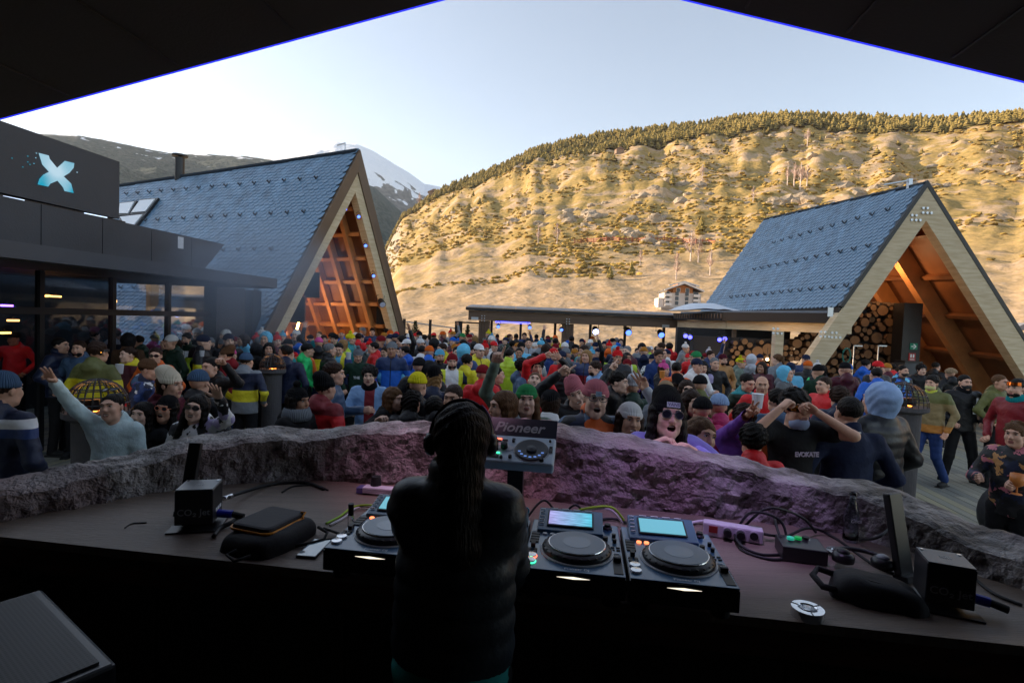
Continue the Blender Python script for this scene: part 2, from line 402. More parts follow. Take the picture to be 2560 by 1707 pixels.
# rock outcrops on the slope
m_crag = mat('hill_rock', (.44, .35, .25), .9, col2=(.26, .20, .14), var=.5, vscale=.35, bump=.8, bscale=.8, bdist=.4)
VV = []; FF = []; off = 0
for _ in range(1300):
    az = rb.uniform(R(-20), R(50)); r = 60 * 10.6 ** rb.uniform(.45, .96)
    x, y = r * math.sin(az), r * math.cos(az)
    if noise.fractal(Vector((x * .016, y * .016, 12)), 1, 2, 4) < .16 + rb.uniform(0, .2): continue
    z = hill_z(az, r); s = rb.uniform(.7, 2.9)
    VV.append(IV2 * (1 + np.random.uniform(-.3, .25, (len(IV2), 1))) * np.array([s * 1.5, s, s * .9]) + np.array([x, y, z])); FF.append(IF2 + off); off += len(IV2)
new('rock_outcrops', npmesh('rock_outcrops', np.vstack(VV), np.vstack(FF), m_crag, smooth=False), kind='stuff', label='pale rock outcrops scattered over the sunlit hillside', cat='rocks')
# bare birches and single conifers that can be told apart
m_bark = mat('pale_bark', (.62, .50, .43), .9); m_twig = mat('bare_twigs', (.48, .34, .28), .9)
def surf(px, py):           # where the sight line meets the hillside
    d = ray(px, py); az = math.atan2(d.x, d.y); tE = d.z / math.hypot(d.x, d.y)
    r = 70.0
    while r < 640:
        if hill_z(az, r) > CAMZ + tE * r: break
        r *= 1.01
    return Vector((r * math.sin(az), r * math.cos(az), hill_z(az, r))), r
def bare_tree(px, py, hpx, label):
    p, r = surf(px, py); h = hpx / FPX * p.y
    t = thing('bare_tree', label, 'tree', p, rb.uniform(0, 6), 'bare birches on the hillside')
    a = MB(); a.tube([(0, 0, -.5), (rb.uniform(-.03, .03) * h, 0, h * .5), (0, 0, h)], [h * .026, h * .02, h * .006], 5); a.build('trunk', m_bark, t)
    c = MB()
    for k in range(34):
        z = h * rb.uniform(.22, .9); an = rb.uniform(0, 6.3); L = h * rb.uniform(.12, .3) * (1.15 - z / h); dx, dy = math.cos(an) * L, math.sin(an) * L
        q = [(0, 0, z), (dx * .5, dy * .5, z + L * .6), (dx * .8, dy * .8, z + L * 1.4)]
        c.tube(q, [h * .011, h * .008, h * .004], 3)
        for e in range(3):
            an2 = an + rb.uniform(-1, 1); c.tube([q[1], (q[1][0] + math.cos(an2) * L * .5, q[1][1] + math.sin(an2) * L * .5, q[1][2] + L * rb.uniform(.3, .8))], [h * .008, h * .003], 3)
    c.build('crown', m_twig, t)
for px, py, h, lb in [(1985, 470, 60, 'bare pink birch leftmost of the big clump on the slope'), (2000, 474, 66, 'tall bare birch in the middle of the clump above the timber hall'),
        (1968, 466, 48, 'short bare birch in front of the rock face'), (2016, 470, 58, 'bare birch at the right edge of the clump by the shadowed gully'),
        (1755, 455, 40, 'bare birch alone left of the rocky gully'), (1882, 508, 42, 'white bare birch on the open slope below the clump'), (1726, 655, 80, 'tall pale birch standing above the white hotel'),
        (1745, 660, 60, 'thin birch just right of the tallest one above the hotel'), (1345, 612, 50, 'bare birch at the foot of the bushes left of the rust fence'), (1392, 612, 54, 'bare birch with conifer beside it near the rust fence'),
        (1050, 480, 40, 'bare shrub tree on the hill edge under the snowy mountain'), (2018, 366, 44, 'bare tree at the edge of the pine forest on the crest'), (1690, 700, 70, 'thin birch trunk left of the white hotel roof'),
        (1775, 690, 66, 'thin birch behind the right half of the hotel'), (1600, 668, 44, 'bushy bare tree in the pale meadow above the pergola')]:
    bare_tree(px, py, h, lb)
for px, py, h, lb in [(1578, 692, 42, 'small green conifer in the meadow above the pergola'), (1525, 700, 36, 'bushy low conifer left of the green one in the meadow'), (1478, 700, 22, 'tiny conifer on the meadow path'),
        (1752, 582, 40, 'round dark conifer beside the timber hall ridge'), (1680, 466, 34, 'conifer above the rocky knoll')]:
    p, r = surf(px, py); hh = h / FPX * p.y
    t = thing('pine_tree', lb, 'tree', p, 0, 'single pines on the hillside')
    a = MB(); a.cyl((0, 0, -.3), (0, 0, hh * .5), hh * .03, 6); a.build('trunk', m_bark, t)
    pv, pf = conifer_np(rb, hh, hh * .30, 9, 11); new('crown', npmesh('crown', pv, pf, m_conif, smooth=False), t)
# ---- white hotel at the hill foot
def hotel():
    c, _r = surf(1705, 772); y = 230.0; Wd = 88 / FPX * y * 1.02; s = y / FPX
    m_w = mat('hotel_render', (.62, .56, .52), .8, var=.1, vscale=.3); m_o = mat('hotel_orange_cladding', (.42, .17, .06), .8); m_g = mat('hotel_glass', (.05, .06, .08), .2)
    m_f = mat('white_trim', (.75, .7, .66), .7); m_r = mat('hotel_slate', (.12, .12, .13), .7); m_b = mat('hotel_base', (.33, .26, .21), .9, var=.2, vscale=.5)
    t = thing('hotel_building', 'white hotel with an orange gable and rows of windows at the hill foot', 'building', (c.x, c.y, c.z), R(-4)); t.scale = (c.y / 230,) * 3
    H = 58 * s
    a = MB(); a.box((0, 6, H * .32 + .0), (Wd, 12, H * .64)); a.build('wall', m_w, t)
    a = MB(); a.extr([(-Wd * .27, -.05, H * .64), (Wd * .27, -.05, H * .64), (Wd * .27, -.05, H * .86), (0, -.05, H * .99), (-Wd * .27, -.05, H * .86)], (0, 12, 0)); a.build('gable_wall', m_o, t)
    a = MB()
    for sx in (-1, 1):
        a.bar((0, 5, H * 1.03), (sx * Wd * .52, 5, H * .72), 14, .35, up=(0, 0, 1))
    a.build('roof', m_r, t)
    for sx in (-1, 1):
        a = MB(); a.bar((0, -2.4, H * 1.06), (sx * Wd * .535, -2.4, H * .735), .5, .6); a.build('roof_edge', m_f, t)
    a = MB(); a.box((1.5 * s * 10, 9, H * .97), (Wd * .5, 10, H * .2)); a.build('rear_block', m_o, t)
    for sx in (-1, 1):
        a = MB(); a.bar((1.2, 3.4, H * 1.16), (1.2 + sx * Wd * .42, 3.4, H * .98), .5, .5); a.build('rear_roof_edge', m_f, t)
    for fx in (-.40, -.15, .12, .36):
        for k in range(3):
            z = H * (.08 + .20 * k) + .3
            w_ = Wd * (.14 if fx > .3 else .10)
            a = MB(); a.box((fx * Wd, -.08, z + .9), (w_, .2, 1.7)); o = a.build('window', m_f, t)
            a = MB(); a.box((fx * Wd - .1, -.2, z + .9), (w_ * .92, .1, 1.6)); a.build('pane', m_g, o)
            if abs(fx) > .3:
                a = MB(); a.box((fx * Wd, -.75, z - .2), (Wd * .17, 1.4, .18)); a.box((fx * Wd, -1.4, z + .35), (Wd * .17, .06, .9)); a.build('balcony', m_f, t)
    for fx in (-.13, .12):
        a = MB(); a.box((fx * Wd, -.12, H * .76), (Wd * .11, .2, 1.9)); o = a.build('window', m_f, t)
        a = MB(); a.box((fx * Wd, -.26, H * .76), (Wd * .09, .1, 1.6)); a.build('pane', m_g, o)
    a = MB(); a.box((0, 3, -2.3), (Wd * 1.25, 14, 4.4)); a.build('basement', m_b, t)
    a = MB(); a.box((-Wd * .58, 5, H * .2), (Wd * .14, 9, H * .42)); a.build('side_wing', m_w, t)
hotel()
# small hut on the hill, stone hut higher up
for px, py, wpx, lb in [(1085, 470, 26, 'small brown hut on the left shoulder of the hill'), (1548, 386, 20, 'little stone hut below the pine forest')]:
    p, r = surf(px, py); s_ = wpx / FPX * p.y
    t = thing('hut', lb, 'hut', p, R(10)); a = MB(); a.box((0, 0, s_ * .15), (s_, s_ * .7, s_ * .6)); a.build('wall', mat('hut_stone', (.28, .18, .12), .9), t)
    a = MB(); a.extr([(-s_ * .58, -s_ * .4, s_ * .45), (s_ * .58, -s_ * .4, s_ * .45), (0, -s_ * .4, s_ * .75)], (0, s_ * .8, 0)); a.build('roof', mat('hut_roof', (.2, .12, .08), .9), t)
# rust snow fence along the slope
m_rust = mat('rusty_fence', (.30, .10, .05), .8)
t = thing('snow_fence', 'long low rust-red fence across the middle of the hillside', 'fence')
for i in range(22):
    px = 1436 + i * 16; py = 612 - 6 * math.sin(i / 21 * 3.14) + i * .0
    p, r = surf(px, py); q, r2 = surf(px + 16, 612 - 6 * math.sin((i + 1) / 21 * 3.14))
    a = MB(); a.box((p.x, p.y, p.z + .8), (.3, .3, 2.0)); a.build('post', m_rust, t)
    a = MB()
    if (q - p).length < 25:
        for k in range(2): a.bar(p + Vector((0, 0, .5 + .7 * k)), q + Vector((0, 0, .5 + .7 * k)), .2, .35)
        a.build('rail', m_rust, t)
# ================================================================== TERRACE
m_plank = mat('deck_wood', (.20, .205, .17), .8, col2=(.33, .32, .25), var=.5, vscale=3.0, bump=.6, bscale=20, stretch=(4, .3, 1), detail=6)
m_plank2 = mat('deck_wood_worn', (.36, .33, .20), .75, col2=(.22, .22, .17), var=.5, vscale=2.0, bump=.6, bscale=20, stretch=(4, .3, 1))
m_plank3 = mat('deck_wood_grey', (.13, .14, .13), .8, col2=(.24, .24, .20), var=.5, vscale=3.0, bump=.6, bscale=20, stretch=(4, .3, 1))
m_under = mat('deck_underside', (.03, .028, .025), .9)
a = MB(); a.M = BM
a.prism([(-22, -6), (16, -6), (16, 25.5), (-22, 25.5)], -1.4, -.032)
deck = a.build('terrace_deck', m_under, kind='structure')
rd = random.Random(3)
PW = .142
pl = MB(); pl.box((0, 2.0, -.015), (PW - .010, 3.992, .03)); planks = [pl.mesh('plank', m) for m in (m_plank, m_plank2, m_plank3)]
rest = MB(); npl = 0
for i in range(-150, 112):
    u = i * PW; off_ = rd.uniform(-4, 0)
    for k in range(-1, 8):
        v = off_ + k * 4.0; 
        if v + 4 < 1.2 or v > 25: continue
        if 2.2 < u < 14 and 0 < v + 2 < 20 and npl < 290 and (k < 4):
            o = new('plank', rd.choice([planks[0], planks[0], planks[2], planks[1]]), deck, loc=B(u, v, rd.uniform(-.002, .002))); o.rotation_euler = (0, 0, -BY); npl += 1
        else:
            rest.cur = rd.choice([0, 0, 1, 2]); rest.M = BM; v2 = min(v + 4, 25.4)
            rest.box((u, (v + v2) / 2, -.015), (PW - .01, v2 - v - .008, .03))
rest.build('far_planks', [m_plank, m_plank2, m_plank3], deck, kind='stuff')
# rock step along the outer foot of the booth wall (the front row stands on it)
# ================================================================== ROOFS
m_slate = mat('slate', (.155, .275, .41), .36, var=.34, vscale=3, bump=.25, bscale=14)
m_roofdark = mat('roof_underlay', (.025, .04, .06), .7)
m_metal = mat('black_metal', (.012, .012, .014), .4)
m_guard = mat('snow_guard_metal', (.008, .008, .01), .4)
m_brown = mat('brown_flashing', (.135, .085, .05), .45, var=.15, vscale=1.5)
m_timber = mat('pale_glulam', (.68, .57, .38), .6, col2=(.50, .38, .22), var=.55, vscale=2.2, bump=.3, bscale=16, stretch=(1.2, 1.2, 9), detail=6)
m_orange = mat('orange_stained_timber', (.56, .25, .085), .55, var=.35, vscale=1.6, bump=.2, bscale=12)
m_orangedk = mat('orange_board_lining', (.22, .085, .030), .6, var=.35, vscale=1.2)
m_steel = mat('galvanised_steel', (.55, .58, .62), .35, metal=.8)
m_snow = mat('old_snow', (.78, .82, .88), .7, bump=.5, bscale=6)
def slate_poly(wd, ln):      # local: x across, y down-slope; rounded lower edge
    pts = [(-wd / 2, -ln * .9), (wd / 2, -ln * .9), (wd / 2, -ln * .02)]
    for k in range(1, 5):
        a = math.pi * k / 5; pts.append((wd / 2 * math.cos(a), -ln * .02 + ln * .32 * math.sin(a)))
    pts.append((-wd / 2, -ln * .02)); return pts
def slate_roof(parent, O, along, down, nrm, L, S, wd, ex, nmax, near_pt, kr=0.0):
    """rows of scalloped slates on the plane O + along*a + down*b; the nmax nearest near_pt are parts of their own"""
    poly = slate_poly(wd - .008, ex * 1.6)
    m = MB(); th = .011
    n_ = len(poly)
    vs = [(x, y, (.004 if y < -.2 * ex else .028)) for x, y in poly] + [(x, y, ((.004 if y < -.2 * ex else .028)) + th) for x, y in poly]
    fs = [tuple(range(n_, 2 * n_))] + [(i, (i + 1) % n_, n_ + (i + 1) % n_, n_ + i) for i in range(n_)]
    m.add(vs, fs); me1 = m.mesh('slate', m_slate)
    Rm = Matrix((along, down, nrm)).transposed()
    if Rm.determinant() < 0: Rm = Matrix((-along, down, nrm)).transposed()
    pos = []
    nr = int(S / ex); nc = int(L / wd)
    for r_ in range(int(min(0, kr * L) / ex) - 1, nr):
        for c in range(nc):
            a_ = (c + .5 + (.5 if r_ % 2 else 0)) * wd; b_ = (r_ + 1) * ex
            if a_ > L - wd * .4 or b_ > S or b_ - ex * .9 < kr * a_: continue
            p = O + along * a_ + down * b_ + nrm * rd.uniform(0, .006)
            pos.append(((p - near_pt).length, p))
    pos.sort(key=lambda q: q[0])
    mb = MB()
    for i, (d_, p) in enumerate(pos):
        M4 = Matrix.Translation(p) @ (Rm @ Matrix.Rotation(rd.uniform(-.02, .02), 3, 'Z') @ Matrix.Rotation(rd.uniform(-.012, .012), 3, 'X')).to_4x4()
        if i < nmax:
            o = new('slate', me1, parent); o.matrix_local = M4
        else:
            mb.M = M4; mb.add(vs, fs)
    mb.build('slate_courses', m_slate, parent, kind='stuff')
gm = MB(); gm.box((0, 0, .03), (.035, .12, .012)); gm.box((0, .05, .075), (.035, .012, .10)); gm.box((0, .03, .115), (.035, .05, .010)); gm.box((0, .03, .075), (.035, .05, .010))
me_guard = gm.mesh('snow_guard', m_guard)
def guards(parent, O, along, down, nrm, rows):
    Rm = Matrix((along, down, nrm)).transposed()
    for (b_, a0, a1, st) in rows:
        a_ = a0
        while a_ <= a1:
            o = new('snow_guard', me_guard, parent); o.matrix_local = Matrix.Translation(O + along * a_ + down * b_ + nrm * .02) @ Rm.to_4x4(); a_ += st
# ---------- big A-frame hall, left
def plane_hit(px, py, Q, nn):
    d = ray(px, py); return CP + d * ((Q - CP).dot(nn) / d.dot(nn))
Lf = PZ(560, 1012, 0); Rf = PZ(1040, 950, 0)
gd = (Rf - Lf); GW = gd.length; gd.normalize()                    # gable direction
vd = Vector((-math.sin(R(67)), math.cos(R(67)), 0))              # horizontal direction of the slate courses, back-left
def on_vplane(px, py, Q, dirv):     # sight line cut with the vertical plane through Q along dirv
    d = ray(px, py); nn = Vector((-dirv.y, dirv.x, 0)); t = (Q - CP).dot(nn) / d.dot(nn); return CP + d * t
ap = on_vplane(897, 375, Lf, gd)
HT = ap.z; GM = (ap - Lf).dot(gd)
print('A-frame', Lf[:], Rf[:], 'apex', ap[:], 'GW', GW, 'apex at', GM)
hall = thing('a_frame_hall', 'big steep A-frame hall with blue-grey slates and an orange timber inside, left of centre', 'building')
APX = Lf + gd * GM; APX.z = HT
RL = 15.0
dnL = (Lf - APX).normalized(); dnR = (Rf - APX).normalized(); SL = (Lf - APX).length; SR = (Rf - APX).length
nL = vd.cross(dnL); nL = nL if nL.z > 0 else -nL
nR = vd.cross(dnR); nR = nR if nR.z > 0 else -nR
KB = plane_hit(299, 464, APX, nL)                                 # far end of the ridge, which sinks towards the back
KB = APX + (KB - APX) * 1.12; rg = (KB - APX); RG = rg.length; rg.normalize()
nR = rg.cross(dnR).normalized(); nR = nR if nR.z > 0 else -nR
def slab(parent, A, K, dn, nn, S, off=0.0):
    S2 = S * (K.z + .0) / (A.z + .0) if S * -dn.z > A.z * .98 else S + (K.z - A.z) / -dn.z
    a = MB(); a.extr([A - nn * off, K - nn * off, K + dn * S2 - nn * off, A + dn * S - nn * off], -nn * .12); a.build('roof_slab', m_roofdark, parent)
slab(hall, APX + rg * .05, KB, dnL, nL, SL); slab(hall, APX + rg * .05, KB, dnR, nR, SR)
def krof(rgv, v, dn):
    # ridge direction in plane coordinates (v, dn)
    b_ = rgv.z / dn.z; a_ = (rgv - dn * b_).dot(v); return b_ / a_
kL = krof(rg, vd, dnL)
rc = MB(); rc.bar(APX + rg * .02, KB, .16, .05); rc.build('ridge_cap', m_roofdark, hall)
slate_roof(hall, APX.copy(), vd, dnL, nL, RL, SL, .205, .122, 290, APX + dnL * 2.5, kL)
mbk = MB()
for k in range(int(SR / .122)):
    p = APX + dnR * (k * .122 + .06) + nR * .012
    mbk.box(p - vd * .01, (.14, .03, .014), R3=Matrix((dnR, vd, nR)).transposed())
mbk.build('slate_edge', m_roofdark, hall, kind='stuff')
guards(hall, APX.copy(), vd, dnL, nL, [(1.05, 1.0, 12, .62), (2.35, .75, 13, .62), (3.65, 1.2, 14, .62), (5.0, .9, 14, .62)])
# gable facing band: brown flashing, pale glulam, inside edges
def band(name, m, o1, o2, zdep, thick, root=hall, A=APX, d1=dnL, d2=dnR, s1=SL, s2=SR, v=vd):
    """an inverted V between offsets o1 and o2 measured inwards from the roof edge"""
    up = Vector((0, 0, 1))
    hd = (d2 - d1 * (d2.z / d1.z)); hd = Vector((hd.x, hd.y, 0)).normalized()
    n1 = (v.cross(d1)).normalized(); n1 = n1 if n1.dot(hd) > 0 else -n1
    n2 = (v.cross(d2)).normalized(); n2 = n2 if n2.dot(hd) < 0 else -n2
    def apex(o):
        # intersection of the two offset edges in the gable plane
        m_ = A.copy(); c1 = A + n1 * o; c2 = A + n2 * o
        # solve c1 + d1*s = c2 + d2*t in (hd, z)
        a11, a12, b1 = d1.dot(hd), -d2.dot(hd), (c2 - c1).dot(hd); a21, a22, b2 = d1.z, -d2.z, (c2 - c1).z
        D = a11 * a22 - a12 * a21; s_ = (b1 * a22 - a12 * b2) / D
        return c1 + d1 * s_
    for dd, nn, ss in ((d1, n1, s1), (d2, n2, s2)):
        p0, p1 = apex(o1), apex(o2); q0 = A + nn * o1 + dd * ss; q1 = A + nn * o2 + dd * ss
        a = MB(); a.extr([p + v * zdep for p in (p0, q0, q1, p1)], v * thick); a.build(name, m, root)
band('gable_flashing', m_brown, .0, .30, -.06, .30)
band('gable_beam', m_timber, .302, .57, -.02, .24)
m_dkedge = mat('dark_timber_edge', (.10, .055, .03), .6)
# lining and frames inside
for dd, ss, nn in ((dnL, SL, nL), (dnR, SR, nR)):
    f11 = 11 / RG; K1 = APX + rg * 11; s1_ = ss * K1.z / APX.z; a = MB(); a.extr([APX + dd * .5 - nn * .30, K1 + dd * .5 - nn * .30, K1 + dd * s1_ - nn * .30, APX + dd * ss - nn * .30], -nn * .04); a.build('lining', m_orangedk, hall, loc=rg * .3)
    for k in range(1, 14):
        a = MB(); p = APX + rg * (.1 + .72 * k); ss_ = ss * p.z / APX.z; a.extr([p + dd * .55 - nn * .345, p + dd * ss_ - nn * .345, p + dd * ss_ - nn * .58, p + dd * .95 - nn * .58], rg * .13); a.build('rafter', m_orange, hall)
    for k in range(1, 10):
        s_ = ss * k / 10.0; e_ = APX + rg * 10.5; e_ = e_ + dd * (s_ * e_.z / APX.z); b0 = APX + dd * s_
        a = MB(); a.extr([b0 - nn * .345, b0 + dd * .11 - nn * .345, b0 + dd * .11 - nn * .5, b0 - nn * .5], e_ - b0); a.build('purlin', m_orange, hall, loc=rg * .4)
# back wall of the hall, hanging speakers, lamps
a = MB(); q = APX + rg * 10.6; a.extr([q, q + dnR * (q.z / -dnR.z), q + dnL * (q.z / -dnL.z)], vd * .2); a.build('back_wall', mat('hall_back_wall', (.05, .028, .016), .7), hall)
for k in range(3):
    p = Lf + gd * (1.2 + 1.1 * k) + vd * (4.5 + k); a = MB(); a.box((p.x, p.y, 1.7), (.22, .22, 3.4), rz=math.atan2(gd.y, gd.x)); a.build('inner_post', m_orange, hall)
m_warm = mat('warm_lamp', (1, .5, .15), .4, emit=(1, .5, .16), estr=14)
m_blue = mat('blue_led', (.1, .15, 1), .4, emit=(.06, .06, 1), estr=2.5); m_bluew = mat('blue_white_lens', (.2, .3, 1), .4, emit=(.07, .16, 1), estr=1.3)
m_black = mat('black_plastic', (.012, .012, .013), .45)
m_grille = mat('speaker_cloth', (.010, .010, .012), .8, bump=.4, bscale=300)
def lamp(name, loc, aim, label, lens=None, s=.13, group='blue stage lights', energy=0, color=(.2, .3, 1)):
    t = thing(name, label, 'stage light', loc, 0, group)
    q = Vector(aim).normalized()
    a = MB(); a.cyl((0, 0, 0), q * s * 1.3, s * .45, 12, s * .55); a.cyl(-q * s * .3, (0, 0, 0), s * .3, 10); a.build('lamp_body', m_black, t, smooth=False)
    a = MB(); a.tube([(-s * .6, 0, 0), (-s * .62, 0, s * .8), (0, 0, s * 1.1), (s * .62, 0, s * .8), (s * .6, 0, 0)], s * .07, 5); a.cyl((0, 0, s * 1.1), (0, 0, s * 1.5), s * .1, 6); a.build('yoke', m_black, t)
    a = MB(); a.cyl(q * s * 1.31, q * s * 1.34, s * .46, 12); a.build('lens', lens or m_blue, t)
    return t
for px, py, lb, bz in [(862, 521, 'uppermost blue spotlight near the top of the big gable', 1.2), (895, 540, 'second blue spotlight down the right slope of the big gable', .5),
        (912, 612, 'third blue spotlight down the right slope of the big gable', .5), (932, 687, 'fourth blue spotlight low on the right slope of the big gable', .5)]:
    p = plane_hit(px, py, APX - nR * (.66 if px > 870 else .9), nR)
    lamp('spotlight', p, (.45, -.9, -.35), lb, m_bluew if px == 862 else m_bluew, .10)
p = plane_hit(951, 752, APX - nR * .6, nR); lamp('spotlight', p, (.5, -.8, -.5), 'white-lit black spotlight lowest on the right slope of the big gable', mat('pale_lens', (.6, .65, .8), .3), .2, group=None)
def pa_speaker(loc, rz, label, sx=.36, sz=.55, sy=.34, tilt=0):
    t = thing('loudspeaker', label, 'loudspeaker', loc, rz); t.rotation_euler = (tilt, 0, rz)
    a = MB(); a.prism([(-sx / 2, -sy / 2), (sx / 2, -sy / 2), (sx * .36, sy / 2), (-sx * .36, sy / 2)], -sz / 2, sz / 2); a.build('cabinet', m_black, t, bevel=.01)
    a = MB(); a.box((0, -sy / 2 - .008, 0), (sx * .9, .012, sz * .92)); a.build('grille', m_grille, t)
    a = MB(); a.box((0, 0, sz / 2 + .03), (.06, .06, .06)); a.cyl((0, 0, sz / 2), (0, 0, sz / 2 + .35), .012, 6); a.build('bracket', m_black, t)
for px, py, bz, lb, k in [(783, 712, .55, 'upper black loudspeaker hung inside the left leg of the big gable', 1.15), (746, 772, .45, 'lower black loudspeaker hung inside the left leg of the big gable', 1.15), (955, 787, .5, 'black loudspeaker hung inside the right leg of the big gable', .95)]:
    p = on_vplane(px, py, Lf + vd * bz, gd); pa_speaker(p, R(10), lb, .36 * k, .62 * k, .34 * k, R(6))
# warm lights standing in the hall
for k, (px, py) in enumerate([(742, 800), (790, 790), (798, 822), (723, 826)]):
    p = on_vplane(px, py, Lf + vd * (2.5 + k), gd)
    t = thing('lamp', ['warm strip light between the hall rafters, left of the others', 'warm strip light nearest the back of the big hall', 'warm strip light low in the big hall behind the crowd', 'warm strip light by the left leg of the big gable'][k], 'lamp', p)
    a = MB(); a.bar((0, 0, -.35), (.12, .1, .35), .05, .05); a.build('tube', m_warm, t); a = MB(); a.bar((.03, .05, -.38), (.15, .15, .38), .07, .03); a.build('holder', m_black, t)
    li = bpy.data.lights.new('warm', 'POINT'); li.energy = 38; li.color = (1, .58, .30); li.shadow_soft_size = .15
    lo = bpy.data.objects.new('warm_light', li); COL.objects.link(lo); lo.location = p + Vector((.1, -.25, .1))
# chimney and skylight on the left roof
cp = on_vplane(449, 440, APX, Vector((rg.x, rg.y, 0)).normalized()); 
t = thing('chimney_pipe', 'black metal flue pipe with a flat cap on the left roof ridge', 'chimney', (cp.x, cp.y, 0))
a = MB(); a.cyl((0, 0, cp.z - .5), (0, 0, cp.z + .62), .15, 16); a.build('pipe', m_metal, t, smooth=False); a = MB(); a.cyl((0, 0, cp.z + .66), (0, 0, cp.z + .72), .25, 16); a.cyl((0, 0, cp.z + .6), (0, 0, cp.z + .67), .05, 6); a.build('cap', m_metal, t)
pr = on_vplane(880, 378, APX, vd)
t = thing('lightning_rod', 'thin metal bracket standing on the ridge of the big hall', 'rod', APX + rg * .5); a = MB(); a.cyl((0, 0, 0), (0, 0, .28), .02, 6); a.bar((0, 0, .26), vd * .3 + Vector((0, 0, .22)), .03, .03); a.build('bracket', m_steel, t)
m_glass_sky = mat('skylight_glass', (.75, .8, .85), .08, spec=.9)
for i, (c4, lb) in enumerate([([(299, 508), (340, 503), (322, 537), (296, 537)], 'upper left pane of the roof skylight'), ([(350, 500), (393, 496), (365, 532), (325, 535)], 'upper right pane of the roof skylight'), ([(298, 542), (362, 535), (336, 567), (312, 567)], 'lower pane of the roof skylight')]):
    q = [plane_hit(x, y, APX + nL * .12, nL) for x, y in c4]
    t = thing('skylight', lb, 'skylight', (0, 0, 0)); cc = sum(q, Vector()) / 4
    a = MB(); a.extr([cc + (p - cc) * .86 for p in q], nL * .03); a.build('pane', m_glass_sky, t)
    a = MB(); a.extr([cc + (p - cc) * 1.08 - nL * .13 for p in q], nL * .13); a.build('frame', m_metal, t)
# ---------- black building on the left with the LED box
m_panel = mat('anthracite_panel', (.040, .046, .056), .5, var=.12, vscale=1.2, bump=.1, bscale=40)
m_panel2 = mat('anthracite_fascia', (.060, .068, .082), .45, var=.12, vscale=1.0)
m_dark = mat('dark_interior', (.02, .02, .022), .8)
blk = thing('black_pavilion', 'black flat-roofed building with glass doors and a long canopy at the left', 'building')
BV = Vector((sb, cb, 0))                  # the booth's depth direction, shared by this building
def wall_line(px, py, Q): return on_vplane(px, py, Q, BV)
Q0 = P(693, 700, 11.4)                    # canopy nose
ct = wall_line(693, 697, Q0).z; cbm = wall_line(693, 720, Q0).z
print('canopy', Q0[:], ct, cbm)
def s2(p): return Vector((p.x, p.y, 0))
n_out = Vector((cb, -sb, 0))              # towards the terrace
q0 = s2(Q0); qn = q0 - BV * 9
a = MB(); a.extr([q0 + Vector((0, 0, cbm)), qn + Vector((0, 0, cbm)), qn + Vector((0, 0, ct)), q0 + Vector((0, 0, ct))], -n_out * 4.2); a.build('canopy', m_panel2, blk)
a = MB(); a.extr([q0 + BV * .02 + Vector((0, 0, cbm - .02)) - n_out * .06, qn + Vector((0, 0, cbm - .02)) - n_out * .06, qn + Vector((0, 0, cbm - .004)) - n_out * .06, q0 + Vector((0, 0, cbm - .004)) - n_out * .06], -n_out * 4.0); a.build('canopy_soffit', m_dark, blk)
# parapet wall above the canopy, set back, in panels
Q1 = s2(Q0) - n_out * .55
pts = [(0, 502), (309, 556), (562, 611)]
zt = [wall_line(x, y, Q1) for x, y in pts]
print('parapet', [z[:] for z in zt])
ztop = zt[1].z
e0 = (wall_line(562, 611, Q1) - Q1).dot(BV)
a0 = -9.0; npan = 9; stp = (e0 - a0) / npan
for k in range(npan):
    s0 = a0 + stp * k + .006; s1 = a0 + stp * (k + 1) - .006
    z0 = ct + .02; a = MB()
    zz = ztop
    pA = Q1 + BV * s0; pB = Q1 + BV * s1
    if k == npan - 1: poly = [pA + Vector((0, 0, z0)), pA + BV * (s1 - s0) * .35 + Vector((0, 0, z0)), pB + Vector((0, 0, zz)), pA + Vector((0, 0, zz))]
    else: poly = [pA + Vector((0, 0, z0)), pB + Vector((0, 0, z0)), pB + Vector((0, 0, zz)), pA + Vector((0, 0, zz))]
    a.extr(poly, -n_out * .12); a.build('panel', m_panel, blk)
a = MB(); pA = Q1 + BV * a0 - n_out * .125; pB = Q1 + BV * (e0 - .6) - n_out * .125
a.extr([pA + Vector((0, 0, ct + .02)), pB + Vector((0, 0, ct + .02)), pB + Vector((0, 0, ztop - .02)), pA + Vector((0, 0, ztop - .02))], -n_out * 3.5); a.build('upper_storey', m_dark, blk)
t = thing('notice_label', 'small white sheet stuck on the black parapet', 'label', wall_line(451, 607, Q1) + n_out * .006)
a = MB(); a.box((0, 0, 0), (.004, .13, .2), rz=-BY); a.build('sheet', mat('paper', (.6, .62, .66), .6), t)
# LED box with the X
Q2 = s2(Q0) - n_out * .75
eB = (wall_line(299, 405, Q2) - Q2).dot(BV); z1 = wall_line(299, 405, Q2).z; z0 = wall_line(296, 547, Q2).z
print('ledbox', eB, z0, z1)
led = thing('led_screen_box', 'tall dark screen box with a glowing blue X above the left canopy', 'screen')
pA = Q2 + BV * -9; pB = Q2 + BV * eB
a = MB(); a.extr([pA + Vector((0, 0, z0)), pB + Vector((0, 0, z0)), pB + Vector((0, 0, z1)), pA + Vector((0, 0, z1))], -n_out * 1.6); a.build('housing', m_panel, led)
a = MB(); pB2 = pB + BV * .12; a.extr([pA + Vector((0, 0, z0 - .08)), pB2 + Vector((0, 0, z0 - .08)), pB2 + Vector((0, 0, z0 - .02)), pA + Vector((0, 0, z0 - .02))], -n_out * 1.8); a.build('base_rail', m_metal, led)
m_cy = bpy.data.materials.new('screen_cyan'); m_cy.use_nodes = True; nn_ = m_cy.node_tree.nodes; ll_ = m_cy.node_tree.links; b = nn_['Principled BSDF']
